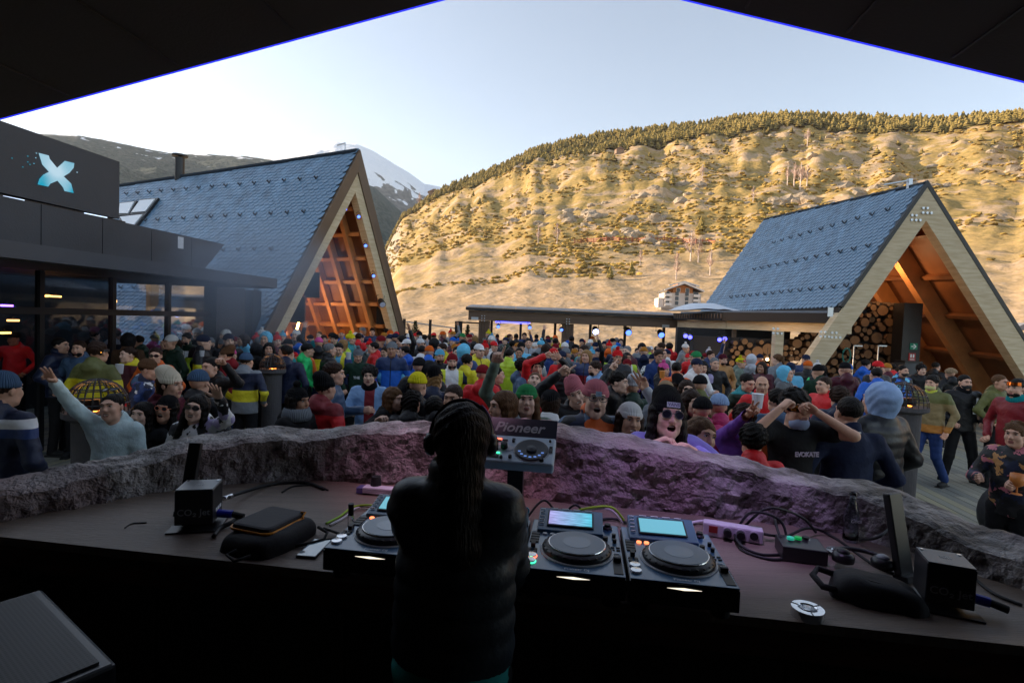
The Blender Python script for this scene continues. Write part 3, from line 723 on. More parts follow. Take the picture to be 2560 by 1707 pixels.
tc_ = nn_.new('ShaderNodeTexCoord'); nz = nn_.new('ShaderNodeTexNoise'); nz.inputs['Scale'].default_value = 1.3; ll_.new(tc_.outputs['Object'], nz.inputs[0]); cr = nn_.new('ShaderNodeValToRGB'); ll_.new(nz.outputs[0], cr.inputs[0])
cr.color_ramp.elements[0].position = .5; cr.color_ramp.elements[0].color = (.0, .42, .62, 1); cr.color_ramp.elements[1].position = .66; cr.color_ramp.elements[1].color = (.6, .85, 1, 1)
b.inputs['Base Color'].default_value = (0, 0, 0, 1); ll_.new(cr.outputs[0], b.inputs['Emission Color']); b.inputs['Emission Strength'].default_value = .27
def screen_poly(pts, m, name, off=.012):
    q = [wall_line(x, y, Q2) + n_out * off for x, y in pts]; a = MB(); a.add([tuple(p) for p in q], [tuple(range(len(q)))]); return a.build(name, m, led)
Z = lambda x, y: (x / 2.413, 250 + y / 2.413)
screen_poly([Z(228, 320), Z(290, 336), Z(295, 356), Z(340, 410), Z(376, 378), Z(386, 368), Z(444, 382), Z(440, 410), Z(415, 440), Z(380, 462), Z(425, 505), Z(440, 562), Z(384, 550), Z(376, 528), Z(342, 488), Z(300, 505), Z(286, 524), Z(222, 510), Z(232, 478), Z(255, 452), Z(290, 434), Z(250, 390)], m_cy, 'glowing_x')
for i, (x, y) in enumerate([(68, 352), (163, 340), (215, 322), (211, 350), (163, 375), (200, 384), (176, 390), (133, 405), (461, 437)]):
    screen_poly([Z(x - 4, y - 3), Z(x + 4, y - 2), Z(x + 4, y + 3), Z(x - 4, y + 2)], m_cy, 'spark')
for x0, y0, x1, y1 in [(10, 582, 140, 608), (500, 684, 640, 712)]:
    q = [wall_line(*Z(x, y), Q2) + n_out * .02 for x, y in ((x0, y0 - 5), (x1, y1 - 5), (x1, y1 + 1), (x0, y0 + 1))]
    a = MB(); a.add([tuple(p) for p in q], [(0, 1, 2, 3)]); a.build('light_slit', mat('slit', (.6, .7, .8), .5, emit=(.6, .75, 1), estr=.5), led)
# facade under the canopy: glass, frames, posts, interior lights
Q3 = s2(Q0) - n_out * 1.6
m_glass = mat('facade_glass', (.02, .03, .04), .03, trans=.0, spec=1.0, alpha=1.0)
gmn = m_glass.node_tree.nodes; gml = m_glass.node_tree.links
tr = gmn.new('ShaderNodeBsdfTransparent'); gl = gmn.new('ShaderNodeBsdfGlossy'); gl.inputs['Roughness'].default_value = .03; gl.inputs[0].default_value = (.9, .95, 1, 1); fr = gmn.new('ShaderNodeFresnel'); fr.inputs[0].default_value = 1.28
mx = gmn.new('ShaderNodeMixShader'); gml.new(fr.outputs[0], mx.inputs[0]); tr.inputs[0].default_value = (.7, .75, .8, 1); gml.new(tr.outputs[0], mx.inputs[1]); gml.new(gl.outputs[0], mx.inputs[2]); gml.new(mx.outputs[0], gmn['Material Output'].inputs[0])
for k in range(7):
    s0 = -8.6 + k * 1.25
    for zz0, zz1 in ((.05, 2.05), (2.15, cbm - .03)):
        a = MB(); a.extr([Q3 + BV * (s0 + .04) + Vector((0, 0, zz0)), Q3 + BV * (s0 + 1.21) + Vector((0, 0, zz0)), Q3 + BV * (s0 + 1.21) + Vector((0, 0, zz1)), Q3 + BV * (s0 + .04) + Vector((0, 0, zz1))], -n_out * .01); a.build('pane', m_glass, blk)
    a = MB(); p = Q3 + BV * s0; a.box((p.x, p.y, cbm / 2), (.09, .07, cbm), rz=-BY); a.build('mullion', m_metal, blk)
a = MB(); p = Q3 - BV * 4.2; a.box((p.x, p.y, 2.1), (.1, 8.8, .1), rz=-BY); a.build('transom', m_metal, blk)
a = MB(); p = Q3 + BV * .6; a.box((p.x, p.y, cbm / 2), (.3, 1.0, cbm), rz=-BY); a.build('end_wall', m_panel, blk)
p = Q3 + BV * 1.9; a = MB(); a.box((p.x - .2, p.y, cbm / 2), (.3, .35, cbm), rz=-BY); a.build('post', m_panel, blk)
a = MB(); pA = Q3 - n_out * 3.3 - BV * 9; pB = Q3 - n_out * 3.3 + BV * 1; a.extr([pA, pB, pB + Vector((0, 0, 3)), pA + Vector((0, 0, 3))], -n_out * .1); a.build('inner_wall', m_dark, blk)
for k, (px, py, c) in enumerate([(33, 780, 0), (33, 801, 0), (96, 781, 0), (108, 740, 0), (140, 741, 0), (17, 764, 1), (287, 753, 0), (12, 832, 0), (120, 739, 0)]):
    p = on_vplane(px, py, Q3 - n_out * 1.2, BV); t = thing('indoor_lamp', ['warm bar of light behind the left glass, upper', 'warm bar of light behind the left glass, lower', 'small warm light behind the second glass pane', 'warm light under the glass transom at left', 'warm light under the glass transom at right', 'violet light behind the glass at the far left', 'warm globe on the dark wall end', 'warm light low behind the head in a black cap', 'small bright bulb under the transom'][k], 'lamp', p)
    a = MB(); a.box((0, 0, 0), (.05, .16 if k not in (6, 8) else .05, .03 if k != 6 else .05), rz=-BY); a.build('bulb', mat('violet', (.2, .1, 1), .4, emit=(.3, .1, 1), estr=5) if c else mat('amber', (1, .5, .1), .4, emit=(1, .42, .1), estr=3), t)
    a = MB(); a.box((0, 0, .04), (.02, .02, .06)); a.build('holder', m_black, t)
# ---------- pergola in the middle
m_beamdk = mat('brown_timber', (.16, .10, .062), .65, var=.3, vscale=2, bump=.3, bscale=20, stretch=(.4, 4, 4))
m_zinc = mat('zinc_roof', (.20, .24, .29), .4, var=.1, vscale=2)
YP = 20.0
per = thing('pergola', 'long low pergola bar with a flat zinc roof and brown beam across the middle', 'pergola')
A_ = P(1171, 790, YP); B_ = P(1697, 812, YP)
zt_ = P(1400, 782, YP).z; zb_ = P(1400, 809, YP).z; zr_ = P(1400, 783 - 8, YP).z
print('pergola', A_[:], B_[:], zt_, zb_)
x0, x1 = A_.x, B_.x + .3
a = MB(); a.box(((x0 + x1) / 2, YP + .1, (zt_ + zb_) / 2 - .02), (x1 - x0, .2, (zt_ - zb_) * .86)); a.build('beam', m_beamdk, per)
a = MB(); a.box(((x0 + x1) / 2, YP + 1.4, zt_ + .02), (x1 - x0 + .2, 3.0, .10)); a.build('fascia', m_metal, per)
for k in range(18):
    xx = x0 - .1 + (x1 - x0 + .2) * (k + .5) / 18; wdt = (x1 - x0 + .2) / 18 - .02
    a = MB(); a.bar((xx, YP - .08, zt_ + .085), (xx, YP + 2.9, zt_ + .24), wdt, .02); a.build('roof_panel', m_zinc, per)
a = MB(); a.box(((x0 + x1) / 2, YP + 2.8, (zt_ + zb_) / 2), (x1 - x0, .2, (zt_ - zb_) * .9)); a.build('rear_beam', m_beamdk, per)
for k in range(12):
    xx = x0 + .4 + (x1 - x0 - .8) * k / 11; a = MB(); a.box((xx, YP + 1.4, zt_ - .12), (.08, 2.6, .16)); a.build('joist', m_beamdk, per)
for px, wd in ((1211, .42), (1420, .42)):
    c = P(px, 815, YP + .3); 
    for j in range(4):
        a = MB(); a.box((c.x - wd * .38 + j * wd * .25, YP + .35, zb_ / 2), (wd * .22, .4, zb_)); a.build('column_board', m_beamdk, per)
for px in (1229, 1302, 1388, 1476, 1563, 1660):
    c = P(px, 815, YP + 2.6); a = MB(); a.box((c.x, YP + 2.6, zb_ / 2), (.1, .1, zb_)); a.build('post', m_metal, per)
for px in (1187, 1664):
    c = P(px, 796 if px < 1300 else 815, YP); a = MB(); a.box((c.x, YP - .012, c.z), (.26, .02, .1)); a.build('wall_lamp', m_steel, per)
for px, py in ((1208, 795), (1420, 803)):
    c = P(px, py, YP)
    for j in range(6): 
        a = MB(); a.cyl((c.x - .05 + .1 * (j % 2), YP - .012, c.z - .1 + .09 * (j // 2)), (c.x - .05 + .1 * (j % 2), YP + .02, c.z - .1 + .09 * (j // 2)), .022, 6); a.build('bolt', m_steel, per)
a = MB(); c = P(1320, 812, YP + .6); a.box((P(1330, 812, YP + 1.2).x, YP + 1.2, zb_ + .05), (2.9, .3, .12)); a.build('counter_top_rail', m_metal, per)
c = P(1275, 808, YP); t = thing('light_bar', 'glowing blue light bar under the left half of the pergola', 'light bar', (c.x + .1, YP + .5, zb_ - .03)); a = MB(); a.box((0, 0, 0), (1.3, .08, .05)); a.build('tube', m_blue, t); a = MB(); a.box((0, .02, .05), (1.5, .12, .05)); a.build('housing', m_black, t)
for px, py, lb, big in [(1246, 814, 'small blue-white lamp by the left pergola column', 0), (1324, 816, 'faint blue lamp between the two pergola columns', 0), (1403, 822, 'blue lamp beside the middle pergola column', 0), (1487, 823, 'dazzling blue-white moving head in the middle of the pergola', 1), (1568, 825, 'blue moving head third from the right end of the pergola', 2), (1649, 831, 'blue moving head at the right end of the pergola', 2)]:
    c = P(px, py, YP + .2); lamp('moving_head_light', (c.x, YP + .2, c.z + .03), (0, -.9, -.4), lb, mat('dazzle', (.6, .7, 1), .4, emit=(.35, .42, 1), estr=5) if big == 1 else m_bluew, .23 if big else .13, group=None)
# fence posts and rails left of the pergola, small conifers in the terrace corner
m_post = mat('dark_post', (.02, .018, .018), .6)
for px, py, lb in ((1011, 798, 'dark fence post beside the right foot of the big gable'), (1076, 800, 'dark fence post between the gable and the pergola'), (1147, 804, 'thick dark gate post left of the pergola')):
    c = P(px, py, 22); t = thing('fence_post', lb, 'post', (c.x, 22, 0)); a = MB(); a.box((0, 0, c.z / 2), (.1 if px < 1100 else .3, .1, c.z)); a.build('post', m_post, t); a = MB(); a.box((0, 0, c.z + .01), (.12 if px < 1100 else .32, .12, .02)); a.build('cap', m_metal, t)
c = P(1180, 807, 22); t = thing('gate_frame', 'dark gate rail running from the thick post to the pergola', 'gate', (c.x, 22, 0)); a = MB(); a.box((0, 0, c.z), (1.1, .06, .06)); a.build('top_rail', m_post, t); a = MB(); a.box((0, 0, 1.0), (1.1, .04, .04)); a.build('lower_rail', m_post, t)
t = thing('wire_rail', 'low pale rail on the meadow edge behind the crowd', 'rail', (0, 0, 0)); a = MB(); a.bar(P(1000, 802, 26), P(1150, 822, 23), .05, .06); a.build('rail', m_steel, t)
def small_pine(px, pt, y, wpx, label):
    c = P(px, pt, y); t = thing('pine_tree', label, 'tree', (c.x, y, 0), 0, 'small conifers at the terrace edge')
    a = MB(); a.cyl((0, 0, 0), (0, 0, c.z * .6), .06, 6); a.build('trunk', mat('pine_bark', (.12, .08, .05), .9), t)
    rr = random.Random(px); VV = []; FF = []; off = 0; wd = wpx / FPX * y / 2
    for k in range(520):
        h = rr.uniform(.25, 1) ** .8; an = rr.uniform(0, 6.3); L = wd * (1.15 - h) * rr.uniform(.4, 1.1) * 1.6; z = c.z * h
        dx, dy = math.cos(an), math.sin(an); s_ = .035
        VV += [(dx * L * .2, dy * L * .2, z - .02), (dx * L - dy * s_, dy * L + dx * s_, z + L * .25), (dx * L * 1.15, dy * L * 1.15, z + L * .38), (dx * L + dy * s_, dy * L - dx * s_, z + L * .22)]; FF.append((off, off + 1, off + 2, off + 3)); off += 4
    new('crown', npmesh('crown', VV, FF, mat('pine_needles', (.055, .085, .035), .8), smooth=False), t)
small_pine(1039, 802, 21.5, 34, 'small pine standing in the gap beside the big gable')
small_pine(1170, 812, 22.5, 30, 'small pine behind the gate left of the pergola')
# ---------- timber hall, right
YR = 13.0; YRb = 18.3
th = thing('timber_hall', 'open timber A-frame with pale glulam legs and slate roof at the right', 'building')
apR = P(2316, 457, YR); rdv = Vector((-.01, 1, 0)).normalized(); hdv = Vector((rdv.y, -rdv.x, 0))
HR = apR.z
eL = on_vplane(2100, 766, s2(apR), hdv); eR = on_vplane(2560, 847, s2(apR), hdv)
dl = (eL - apR).normalized(); dr = (eR - apR).normalized()
print('slopes', math.degrees(math.asin(-dl.z)), math.degrees(math.asin(-dr.z)), eL.z)
SLl = (eL - apR).length; SRr = HR / -dr.z; SLg = HR / -dl.z
nl = rdv.cross(dl); nl = nl if nl.z > 0 else -nl
bkR = plane_hit(1911, 548, apR, nl); rgr = bkR - apR; RLr = rgr.length; rgr.normalize(); YRb = bkR.y; print('timber', apR[:], bkR[:])
nr_ = rgr.cross(dr).normalized(); nr_ = nr_ if nr_.z > 0 else -nr_
A0 = apR.copy()
slab(th, A0, bkR, dl, nl, SLl); kl = krof(rgr, rdv, dl); RLv = (bkR - A0).dot(rdv)
slab(th, A0, bkR, dr, nr_, SRr, -.02)
rc = MB(); rc.bar(A0, bkR, .14, .04); rc.build('ridge_cap', m_roofdark, th)
slate_roof(th, A0.copy(), rdv, dl, nl, RLv, SLl, .185, .118, 290, A0 + dl * 2.2, kl)
mbk = MB()
for k in range(int(SRr / .11)):
    p = A0 + dr * (k * .11 + .06) + nr_ * .035; mbk.box(p, (.13, .05, .016), R3=Matrix((dr, rdv, nr_)).transposed() @ Matrix.Rotation(.08, 3, 'Y'))
mbk.build('slate_edge', m_roofdark, th, kind='stuff')
guards(th, A0.copy(), rdv, dl, nl, [(.62, .7, 7, .58), (1.75, .45, 7, .56), (2.95, .2, 7, .52)])
band('edge_trim', m_metal, -.03, .06, -.05, .1, th, A0, dl, dr, SLl, SRr, rdv)
m_timb2 = m_timber
def legs(v0, thick, o1, o2, m, nm, s1=SLg, s2_=SRr):
    A_ = A0 + rgr * v0; band(nm, m, o1, o2, 0, thick, th, A_, dl, dr, s1 if s1 < SLg * .99 else A_.z / -dl.z, A_.z / -dr.z, rdv)
legs(-.04, .26, .062, .50, m_timber, 'glulam_leg')
legs(RLr - .3, .26, .062, .45, m_timber, 'rear_leg')
for k in range(1, 5): legs(k * RLr / 5 - .15, .22, .16, .60, m_orange, 'rafter', SLl, SRr)
for dd, ss, nn in ((dr, SRr, nr_), (dl, SLl, nl)):
    s1_ = bkR.z / -dd.z if dd is dr else ss + (bkR.z - A0.z) / -dd.z
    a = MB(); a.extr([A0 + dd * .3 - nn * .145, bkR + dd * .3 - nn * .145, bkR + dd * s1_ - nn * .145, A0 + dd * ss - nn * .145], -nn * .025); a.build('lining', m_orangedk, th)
    if dd is dr:
        for k in range(1, 6):
            s_ = ss * k / 6; b0 = A0 + dd * s_; e_ = bkR + dd * (s_ * bkR.z / A0.z); a = MB(); a.extr([b0 - nn * .175, b0 + dd * .1 - nn * .175, b0 + dd * .1 - nn * .3, b0 - nn * .3], (e_ - b0) * .95); a.build('purlin', m_orangedk, th, loc=rdv * .22)
# eave fascia, side beam, posts
e1 = A0 + dl * SLl; zf = e1.z
f0 = P(2094, 767, YR); f1 = P(2094, 808, YR)
a = MB(); a.extr([Vector((e1.x, e1.y, f0.z)) - hdv * .02, Vector((e1.x, e1.y, f1.z)) - hdv * .02, Vector((e1.x, e1.y, f1.z)) + hdv * .1, Vector((e1.x, e1.y, f0.z)) + hdv * .1], rdv * (RLr + .3)); a.build('eave_fascia', m_metal, th)
a = MB(); c = P(2076, 780, YR - .03); a.box((c.x, c.y, c.z), (.13, .015, .22)); a.build('downpipe_plate', m_steel, th)
zbm = P(2076, 833, YR).z; ztm = P(2076, 808, YR).z
bx0 = P(1822, 0, YRb).x; 
sB = Vector((e1.x + .3, YR + .05, 0)); sA = P(1700, 812, YP - .3); sA.z = 0; sM = P(1823, 812, 16.2); sM.z = 0
for (p, q) in ((sB, sM), (sM, sA)):
    a = MB(); a.bar(p + Vector((0, 0, (zbm + ztm) / 2)), q + Vector((0, 0, (zbm + ztm) / 2)), .2, ztm - zbm); a.build('side_beam', m_timber, th)
    a = MB(); a.bar(p + Vector((-.1, 0, ztm + .13)), q + Vector((-.1, 0, ztm + .13)), .34, .24); a.build('side_fascia', m_metal, th)
a = MB()
a.extr([sM + Vector((0, -.1, ztm + .26)), sA + Vector((0, 0, ztm + .26)), sA + Vector((1.6, .3, ztm + .26)), Vector((bkR.x - 2.2, YRb, ztm + .26)), e1 * 1.0 * Vector((1, 1, 0)).length * 0 + Vector((e1.x, YR + .4, ztm + .26))], (0, 0, .05)); a.build('flat_roof', m_zinc, th)
for k in range(18):
    t_ = (k + .5) / 18; p = sA.lerp(sM, t_); a = MB(); a.box((p.x - .22, p.y - .14, ztm + .14), (.06, .12, .15), rz=math.atan2(sM.y - sA.y, sM.x - sA.x)); a.build('vent_tile', m_beamdk, th)
sp = MB(); sn = thing('snow_pile', 'mound of old snow lying on the flat roof behind the timber beam', 'snow', (0, 0, 0))
c0 = P(1768, 775, 17.4)
vs = []; fs = []
NS = 16
for i in range(NS + 1):
    for j in range(7):
        u_ = i / NS; v_ = j / 6; x = -1.0 + 1.9 * u_; y = -.5 + 1.2 * v_; h = .27 * math.sin(math.pi * min(1, u_ * 1.02)) ** .7 * math.sin(math.pi * (v_ * .94 + .03)) ** .6 + .03 * noise.noise(Vector((x * 3, y * 3, 0)))
        vs.append((c0.x + x, c0.y + y - (x * .35), ztm + .30 + max(0, h)))
for i in range(NS):
    for j in range(6): fs.append((i * 7 + j, (i + 1) * 7 + j, (i + 1) * 7 + j + 1, i * 7 + j + 1))
sp.add(vs, fs); sp.build('mound', m_snow, sn, smooth=True)
for px, wd, y in ((1944, .20, YR + .4), (1834, .10, 16), (1790, .16, 17), (2004 - 180, .1, 17.5)):
    c = P(px, 850, y); a = MB(); a.box((c.x, y, zbm / 2), (wd, wd, zbm)); a.build('post', m_timber if px > 1900 else m_beamdk, th)
for px, py, y in ((1944, 828, YR + .28), (2062, 836, YR - .06), (2090, 838, YR - .06), (2290, 545, YR - .06), (2318, 527, YR - .06)):
    c = P(px, py, y)
    for j in range(5):
        a = MB(); q = Vector((c.x - .1 + .1 * (j % 3), y - .015, c.z - .05 + .11 * (j // 3))); a.cyl(q, q + Vector((0, .03, 0)), .03, 8); a.build('bolt', m_steel, th)
# log wall and black pillar
lw = thing('log_wall', 'wall of stacked round logs with sawn ends inside the timber hall', 'wall')
m_logend = mat('log_end', (.25, .155, .08), .8, col2=(.15, .085, .04), var=.5, vscale=9, bump=.4, bscale=40); m_logbark = mat('log_bark', (.06, .035, .02), .95)
YL = 15.2
lx0 = P(1985, 0, YL).x; lx1 = P(2258, 900, YL).x; lzt = P(2240, 757, YL).z
a = MB(); a.box(((lx0 + lx1) / 2 + .5, YL + .34, lzt / 2), (lx1 - lx0 - 1.0, .3, lzt)); a.box((lx0 - .8, YL + .34, 1.0), (2.8, .3, 2.0)); a.build('backing', m_dark, lw)
lgm = []
for k in range(4):
    a = MB(); a.lathe([(1, 0), (1.02, -.0), (1, .35)], 14, axis=(0, 1, 0), mi=1); a.lathe([(.0, -.003), (.96, -.003)][::1], 14, axis=(0, 1, 0), mi=0)
    lgm.append(a.mesh('log', [m_logend, m_logbark]))
rl = random.Random(4); placed = []
for _ in range(6000):
    r_ = rl.choice([.16, .14, .12, .10, .08]) if len(placed) < 120 else rl.choice([.07, .055, .09])
    x = rl.uniform(lx0 - 1.2, lx1 - r_); z = rl.uniform(r_ + (.9 if len(placed) > 200 else 0), lzt - r_ * .6)
    if x < lx0 + .1 + (z - 1.2) * .75 and z > 1.9: continue
    if all((x - q[0]) ** 2 + (z - q[1]) ** 2 > ((r_ + q[2]) * .97) ** 2 for q in placed):
        placed.append((x, z, r_))
        if len(placed) >= 290: break
for x, z, r_ in placed:
    o = new('log', rl.choice(lgm), lw, loc=(x, YL + rl.uniform(-.06, .05), z)); o.scale = (r_, 1, r_ * rl.uniform(.9, 1.05))
pil = thing('black_pillar', 'tall black pillar with green and red safety signs beside the log wall', 'pillar')
YQ = 14.3; p0 = P(2262, 757, YQ); p1 = P(2308, 757, YQ); a = MB(); a.box(((p0.x + p1.x) / 2, YQ + .2, p0.z / 2), (p1.x - p0.x, .4, p0.z)); a.build('post', m_metal, pil)
def sign(px, py, wd, hd, m, label, marks, nm):
    c = P(px, py, YQ - .012); t = thing(nm, label, 'sign', (c.x, YQ - .012, c.z)); a = MB(); a.box((0, 0, 0), (wd, .012, hd)); a.build('plate', m, t)
    mm = mat('sign_white', (.8, .85, .82), .5); a = MB()
    for poly in marks: a.add([(x * wd, -.0085, z * hd) for x, z in poly], [tuple(range(len(poly)))])
    a.build('pictogram', mm, t)
sign(2284, 866, .195, .17, mat('sign_green', (.0, .25, .13), .5), 'green exit sign with a white arrow pointing right on the black pillar', [[(-.36, -.08), (.02, -.08), (.02, .08), (-.36, .08)], [(-.12, -.36), (.08, -.36), (.38, 0), (.08, .36), (-.12, .36), (.14, 0)]], 'exit_sign')
sign(2280, 892, .18, .2, mat('sign_red', (.45, .03, .03), .5), 'red fire equipment sign under the green exit sign', [[(-.3, -.1), (-.06, -.1), (-.06, .35), (-.3, .35)], [(.06, -.1), (.3, -.1), (.3, .35), (.06, .35)], [(-.34, -.38), (.34, -.38), (.34, -.28), (-.34, -.28)]], 'fire_sign')
c = P(2265, 905, YQ - .3); t = thing('litter_bin', 'grey metal cabinet at the foot of the black pillar', 'cabinet', (c.x, YQ - .35, 0)); a = MB(); a.box((0, 0, c.z / 2), (.42, .4, c.z)); a.build('cabinet', m_panel2, t, bevel=.01); a = MB(); a.box((0, -.01, c.z + .02), (.46, .44, .04)); a.build('lid', m_metal, t)
for px, lb in ((2135, 'left pale floor lamp with a bent arm by the log wall'), (2196, 'right pale floor lamp with a bent arm by the log wall')):
    c = P(px, 864, YQ - .2); t = thing('floor_lamp', lb, 'lamp', (c.x, YQ - .2, 0)); a = MB(); a.cyl((0, 0, 0), (0, 0, c.z), .015, 6); a.build('pole', m_steel, t); a = MB(); a.box((.1, 0, c.z), (.22, .05, .03)); a.build('arm', m_steel, t)
c = P(2160, 893, YQ); t = thing('hose_ring', 'teal coiled hose hanging on the log wall', 'hose', (c.x, YL - .15, c.z)); a = MB(); a.tube([(.11 * math.cos(k / 16 * 6.283), 0, .2 * math.sin(k / 16 * 6.283)) for k in range(17)], .022, 6); a.build('coil', mat('teal', (.02, .2, .2), .5), t); a = MB(); a.cyl((0, .15, .2), (0, -.02, .2), .01, 5); a.build('hook', m_steel, t)
for i, (px, py, lb) in enumerate([(1713, 835, 'blue lit spotlight at the left under the timber beam'), (1724, 838, 'tilted blue lit spotlight under the timber beam'), (1797, 844, 'blue lamp under the beam before the timber post'), (1810, 842, 'small violet lamp right of the others under the beam')]):
    c = P(px, py, 15.5); lamp('spotlight', (c.x, 15.5, c.z), (-.2, -.9, -.3), lb, m_blue, .13)
c = P(1918, 898, YR + 1); li = bpy.data.lights.new('bar_bulb', 'POINT'); li.energy = 14; li.color = (1, .62, .32); li.shadow_soft_size = .06; lo = bpy.data.objects.new('bar_bulb_light', li); COL.objects.link(lo); lo.location = c + Vector((0, -.12, -.05)); t = thing('bulb_lamp', 'bright warm bulb glowing in the dark bar behind the timber post', 'lamp', (c.x, c.y, c.z)); a = MB(); a.ball((0, 0, 0), .035); a.build('bulb', mat('warm_bulb', (1, .7, .3), .4, emit=(1, .65, .3), estr=8), t); a = MB(); a.cyl((0, 0, .03), (0, 0, .3), .008, 5); a.build('cord', m_black, t)
a = MB(); a.box((P(1900, 0, 15.8).x, 16.4, zbm / 2), (3.4, .2, zbm)); a.build('bar_back_wall', m_dark, th)
for k_, v_ in enumerate((1.9, 4.0)):  # two lamps added to brighten and warm the timber inside
    q = A0 + rdv * v_ + Vector((.35, 0, -1.9)); t = thing('pendant_lamp', ['warm pendant lamp under the front of the timber hall ridge', 'warm pendant lamp deeper inside the timber hall'][k_], 'lamp', q); a = MB(); a.lathe([(.03, .1), (.09, 0), (.08, 0), (.02, .09)], 14); a.build('shade', m_black, t); a = MB(); a.cyl((0, 0, .1), (0, 0, 1.55), .006, 5); a.build('cord', m_black, t)
    li = bpy.data.lights.new('pendant', 'POINT'); li.energy = 24; li.color = (1, .55, .25); li.shadow_soft_size = .08; lo = bpy.data.objects.new('pendant_light', li); COL.objects.link(lo); lo.location = q + Vector((0, 0, -.06))
c = P(2312, 452, YR + .3); t = thing('roof_antenna', 'small steel bracket on the ridge of the timber hall', 'bracket', A0 + rdv * .55); a = MB(); a.box((0, 0, .1), (.09, .09, .26)); a.build('post', m_steel, t); a = MB(); a.bar((0, 0, .2), (-.5, .2, .12), .03, .03); a.build('arm', m_steel, t)
# log-coloured houses far right in the valley
for i, (px, py, lb) in enumerate([(2520, 790, 'far brown house with a grey roof behind the timber hall'), (2545, 800, 'far red-roofed house at the right edge')]):
    c = P(px, py, 75); t = thing('house', lb, 'house', (c.x, 75, -2)); a = MB(); a.box((0, 0, 2.5), (5, 5, 5)); a.build('wall', mat('far_wall', (.3, .2, .15), .9), t); a = MB(); a.extr([(-3, -2.8, 5), (3, -2.8, 5), (0, -2.8, 6.6)], (0, 5.6, 0)); a.build('roof', mat('far_roof', (.2, .1, .08) if i else (.2, .2, .22), .8), t)
    a = MB(); a.box((-1, -2.55, 3.4), (1, .1, 1)); a.box((1.2, -2.55, 3.4), (1, .1, 1)); a.build('window', mat('far_glass', (.05, .05, .07), .2), t)
# ================================================================== BOOTH
m_booth = mat('booth_dark_lining', (.085, .078, .07), .8, bump=.1, bscale=60)
m_bfloor = mat('booth_floor', (.06, .055, .05), .8)
a = MB(); a.M = BM; a.box((0, .2, FLOORZ - .2), (6.4, 5.2, .4)); a.build('booth_floor', m_bfloor, kind='structure')
a = MB(); a.M = BM; a.box((0, -2.6, 2.0), (7.4, .2, 4.2)); a.build('booth_back_wall', m_booth, kind='structure')
for sx in (-1, 1):
    a = MB(); a.M = BM; a.box((sx * 3.4, -.7, 2.0), (.2, 3.6, 4.2)); a.build('booth_side_wall', m_booth, kind='structure')
# roof: two sloping slabs meeting over the booth, front edges seen against the sky
VF = 2.66
Qf = B(0, VF, 0); UD = Vector((cb, -sb, 0))
apx = on_vplane(1392, -78, Qf, UD); lft = on_vplane(0, 297, Qf, UD); rgt = on_vplane(2560, 204, Qf, UD)
lft = apx + (lft - apx) * 1.9; rgt = apx + (rgt - apx) * 1.9
print('booth roof', apx[:], lft[:], rgt[:])
VD = Vector((sb, cb, 0))
broof = thing('booth_roof', 'dark overhanging booth roof with a thin blue light line along its front edges', 'roof')
for e_ in (lft, rgt):
    a = MB(); a.extr([apx, e_, e_ + Vector((0, 0, .35)), apx + Vector((0, 0, .35))], -VD * 6.0); a.build('roof_panel', m_booth, broof)
    a = MB(); d_ = (e_ - apx); a.extr([apx + VD * .012 - Vector((0, 0, .001)), e_ + VD * .012 - Vector((0, 0, .001)), e_ + VD * .012 + Vector((0, 0, .006)), apx + VD * .012 + Vector((0, 0, .006))], -VD * .008); a.build('led_strip', mat('led_line', (.05, .05, 1), .4, emit=(.03, .04, 1), estr=.4), broof)
    for k in range(1, 9):
        q = apx + d_ * (k / 9); a = MB(); a.bar(q - VD * .05 - Vector((0, 0, .004)), q - VD * 5.8 - Vector((0, 0, .004)), .012, .006); a.build('seam', m_metal, broof)
# rock parapet
m_rock = bpy.data.materials.new('rock'); m_rock.use_nodes = True
n = m_rock.node_tree.nodes; l = m_rock.node_tree.links; b = n['Principled BSDF']; b.inputs['Roughness'].default_value = .68
tc = n.new('ShaderNodeTexCoord')
rc_ = mix_(rng_(nz_(8, 10, .4), .38, .62), (.09, .078, .072), (.40, .37, .36))
rc_ = mix_(rng_(nz_(1.6, 4, .5), .52, .68), rc_, (.27, .20, .20))
l.new(rc_, b.inputs['Base Color'])
vo = n.new('ShaderNodeTexVoronoi'); vo.feature = 'DISTANCE_TO_EDGE'; vo.inputs['Scale'].default_value = 7
mpv = n.new('ShaderNodeMapping'); mpv.inputs['Rotation'].default_value = (.3, .5, .2); mpv.inputs['Scale'].default_value = (1, 1, 1.8)
nzd = n.new('ShaderNodeTexNoise'); nzd.inputs['Scale'].default_value = 5; l.new(tc.outputs['Object'], nzd.inputs[0])
vm = n.new('ShaderNodeVectorMath'); vm.operation = 'MULTIPLY_ADD'; l.new(nzd.outputs['Color'], vm.inputs[0]); vm.inputs[1].default_value = (.35, .35, .35); l.new(tc.outputs['Object'], vm.inputs[2])
l.new(vm.outputs[0], mpv.inputs[0]); l.new(mpv.outputs[0], vo.inputs['Vector'])
ad = n.new('ShaderNodeMath'); ad.operation = 'MULTIPLY_ADD'; l.new(rng_(vo.outputs[0], 0, .12), ad.inputs[0]); ad.inputs[1].default_value = .05; l.new(nz_(7, 14, .35), ad.inputs[2])
ad2 = n.new('ShaderNodeMath'); ad2.operation = 'MULTIPLY_ADD'; l.new(nz_(45, 6, .5), ad2.inputs[0]); ad2.inputs[1].default_value = .35; l.new(ad.outputs[0], ad2.inputs[2])
bp = n.new('ShaderNodeBump'); bp.inputs['Strength'].default_value = .85; bp.inputs['Distance'].default_value = .085
l.new(ad2.outputs[0], bp.inputs['Height']); l.new(bp.outputs[0], b.inputs['Normal'])
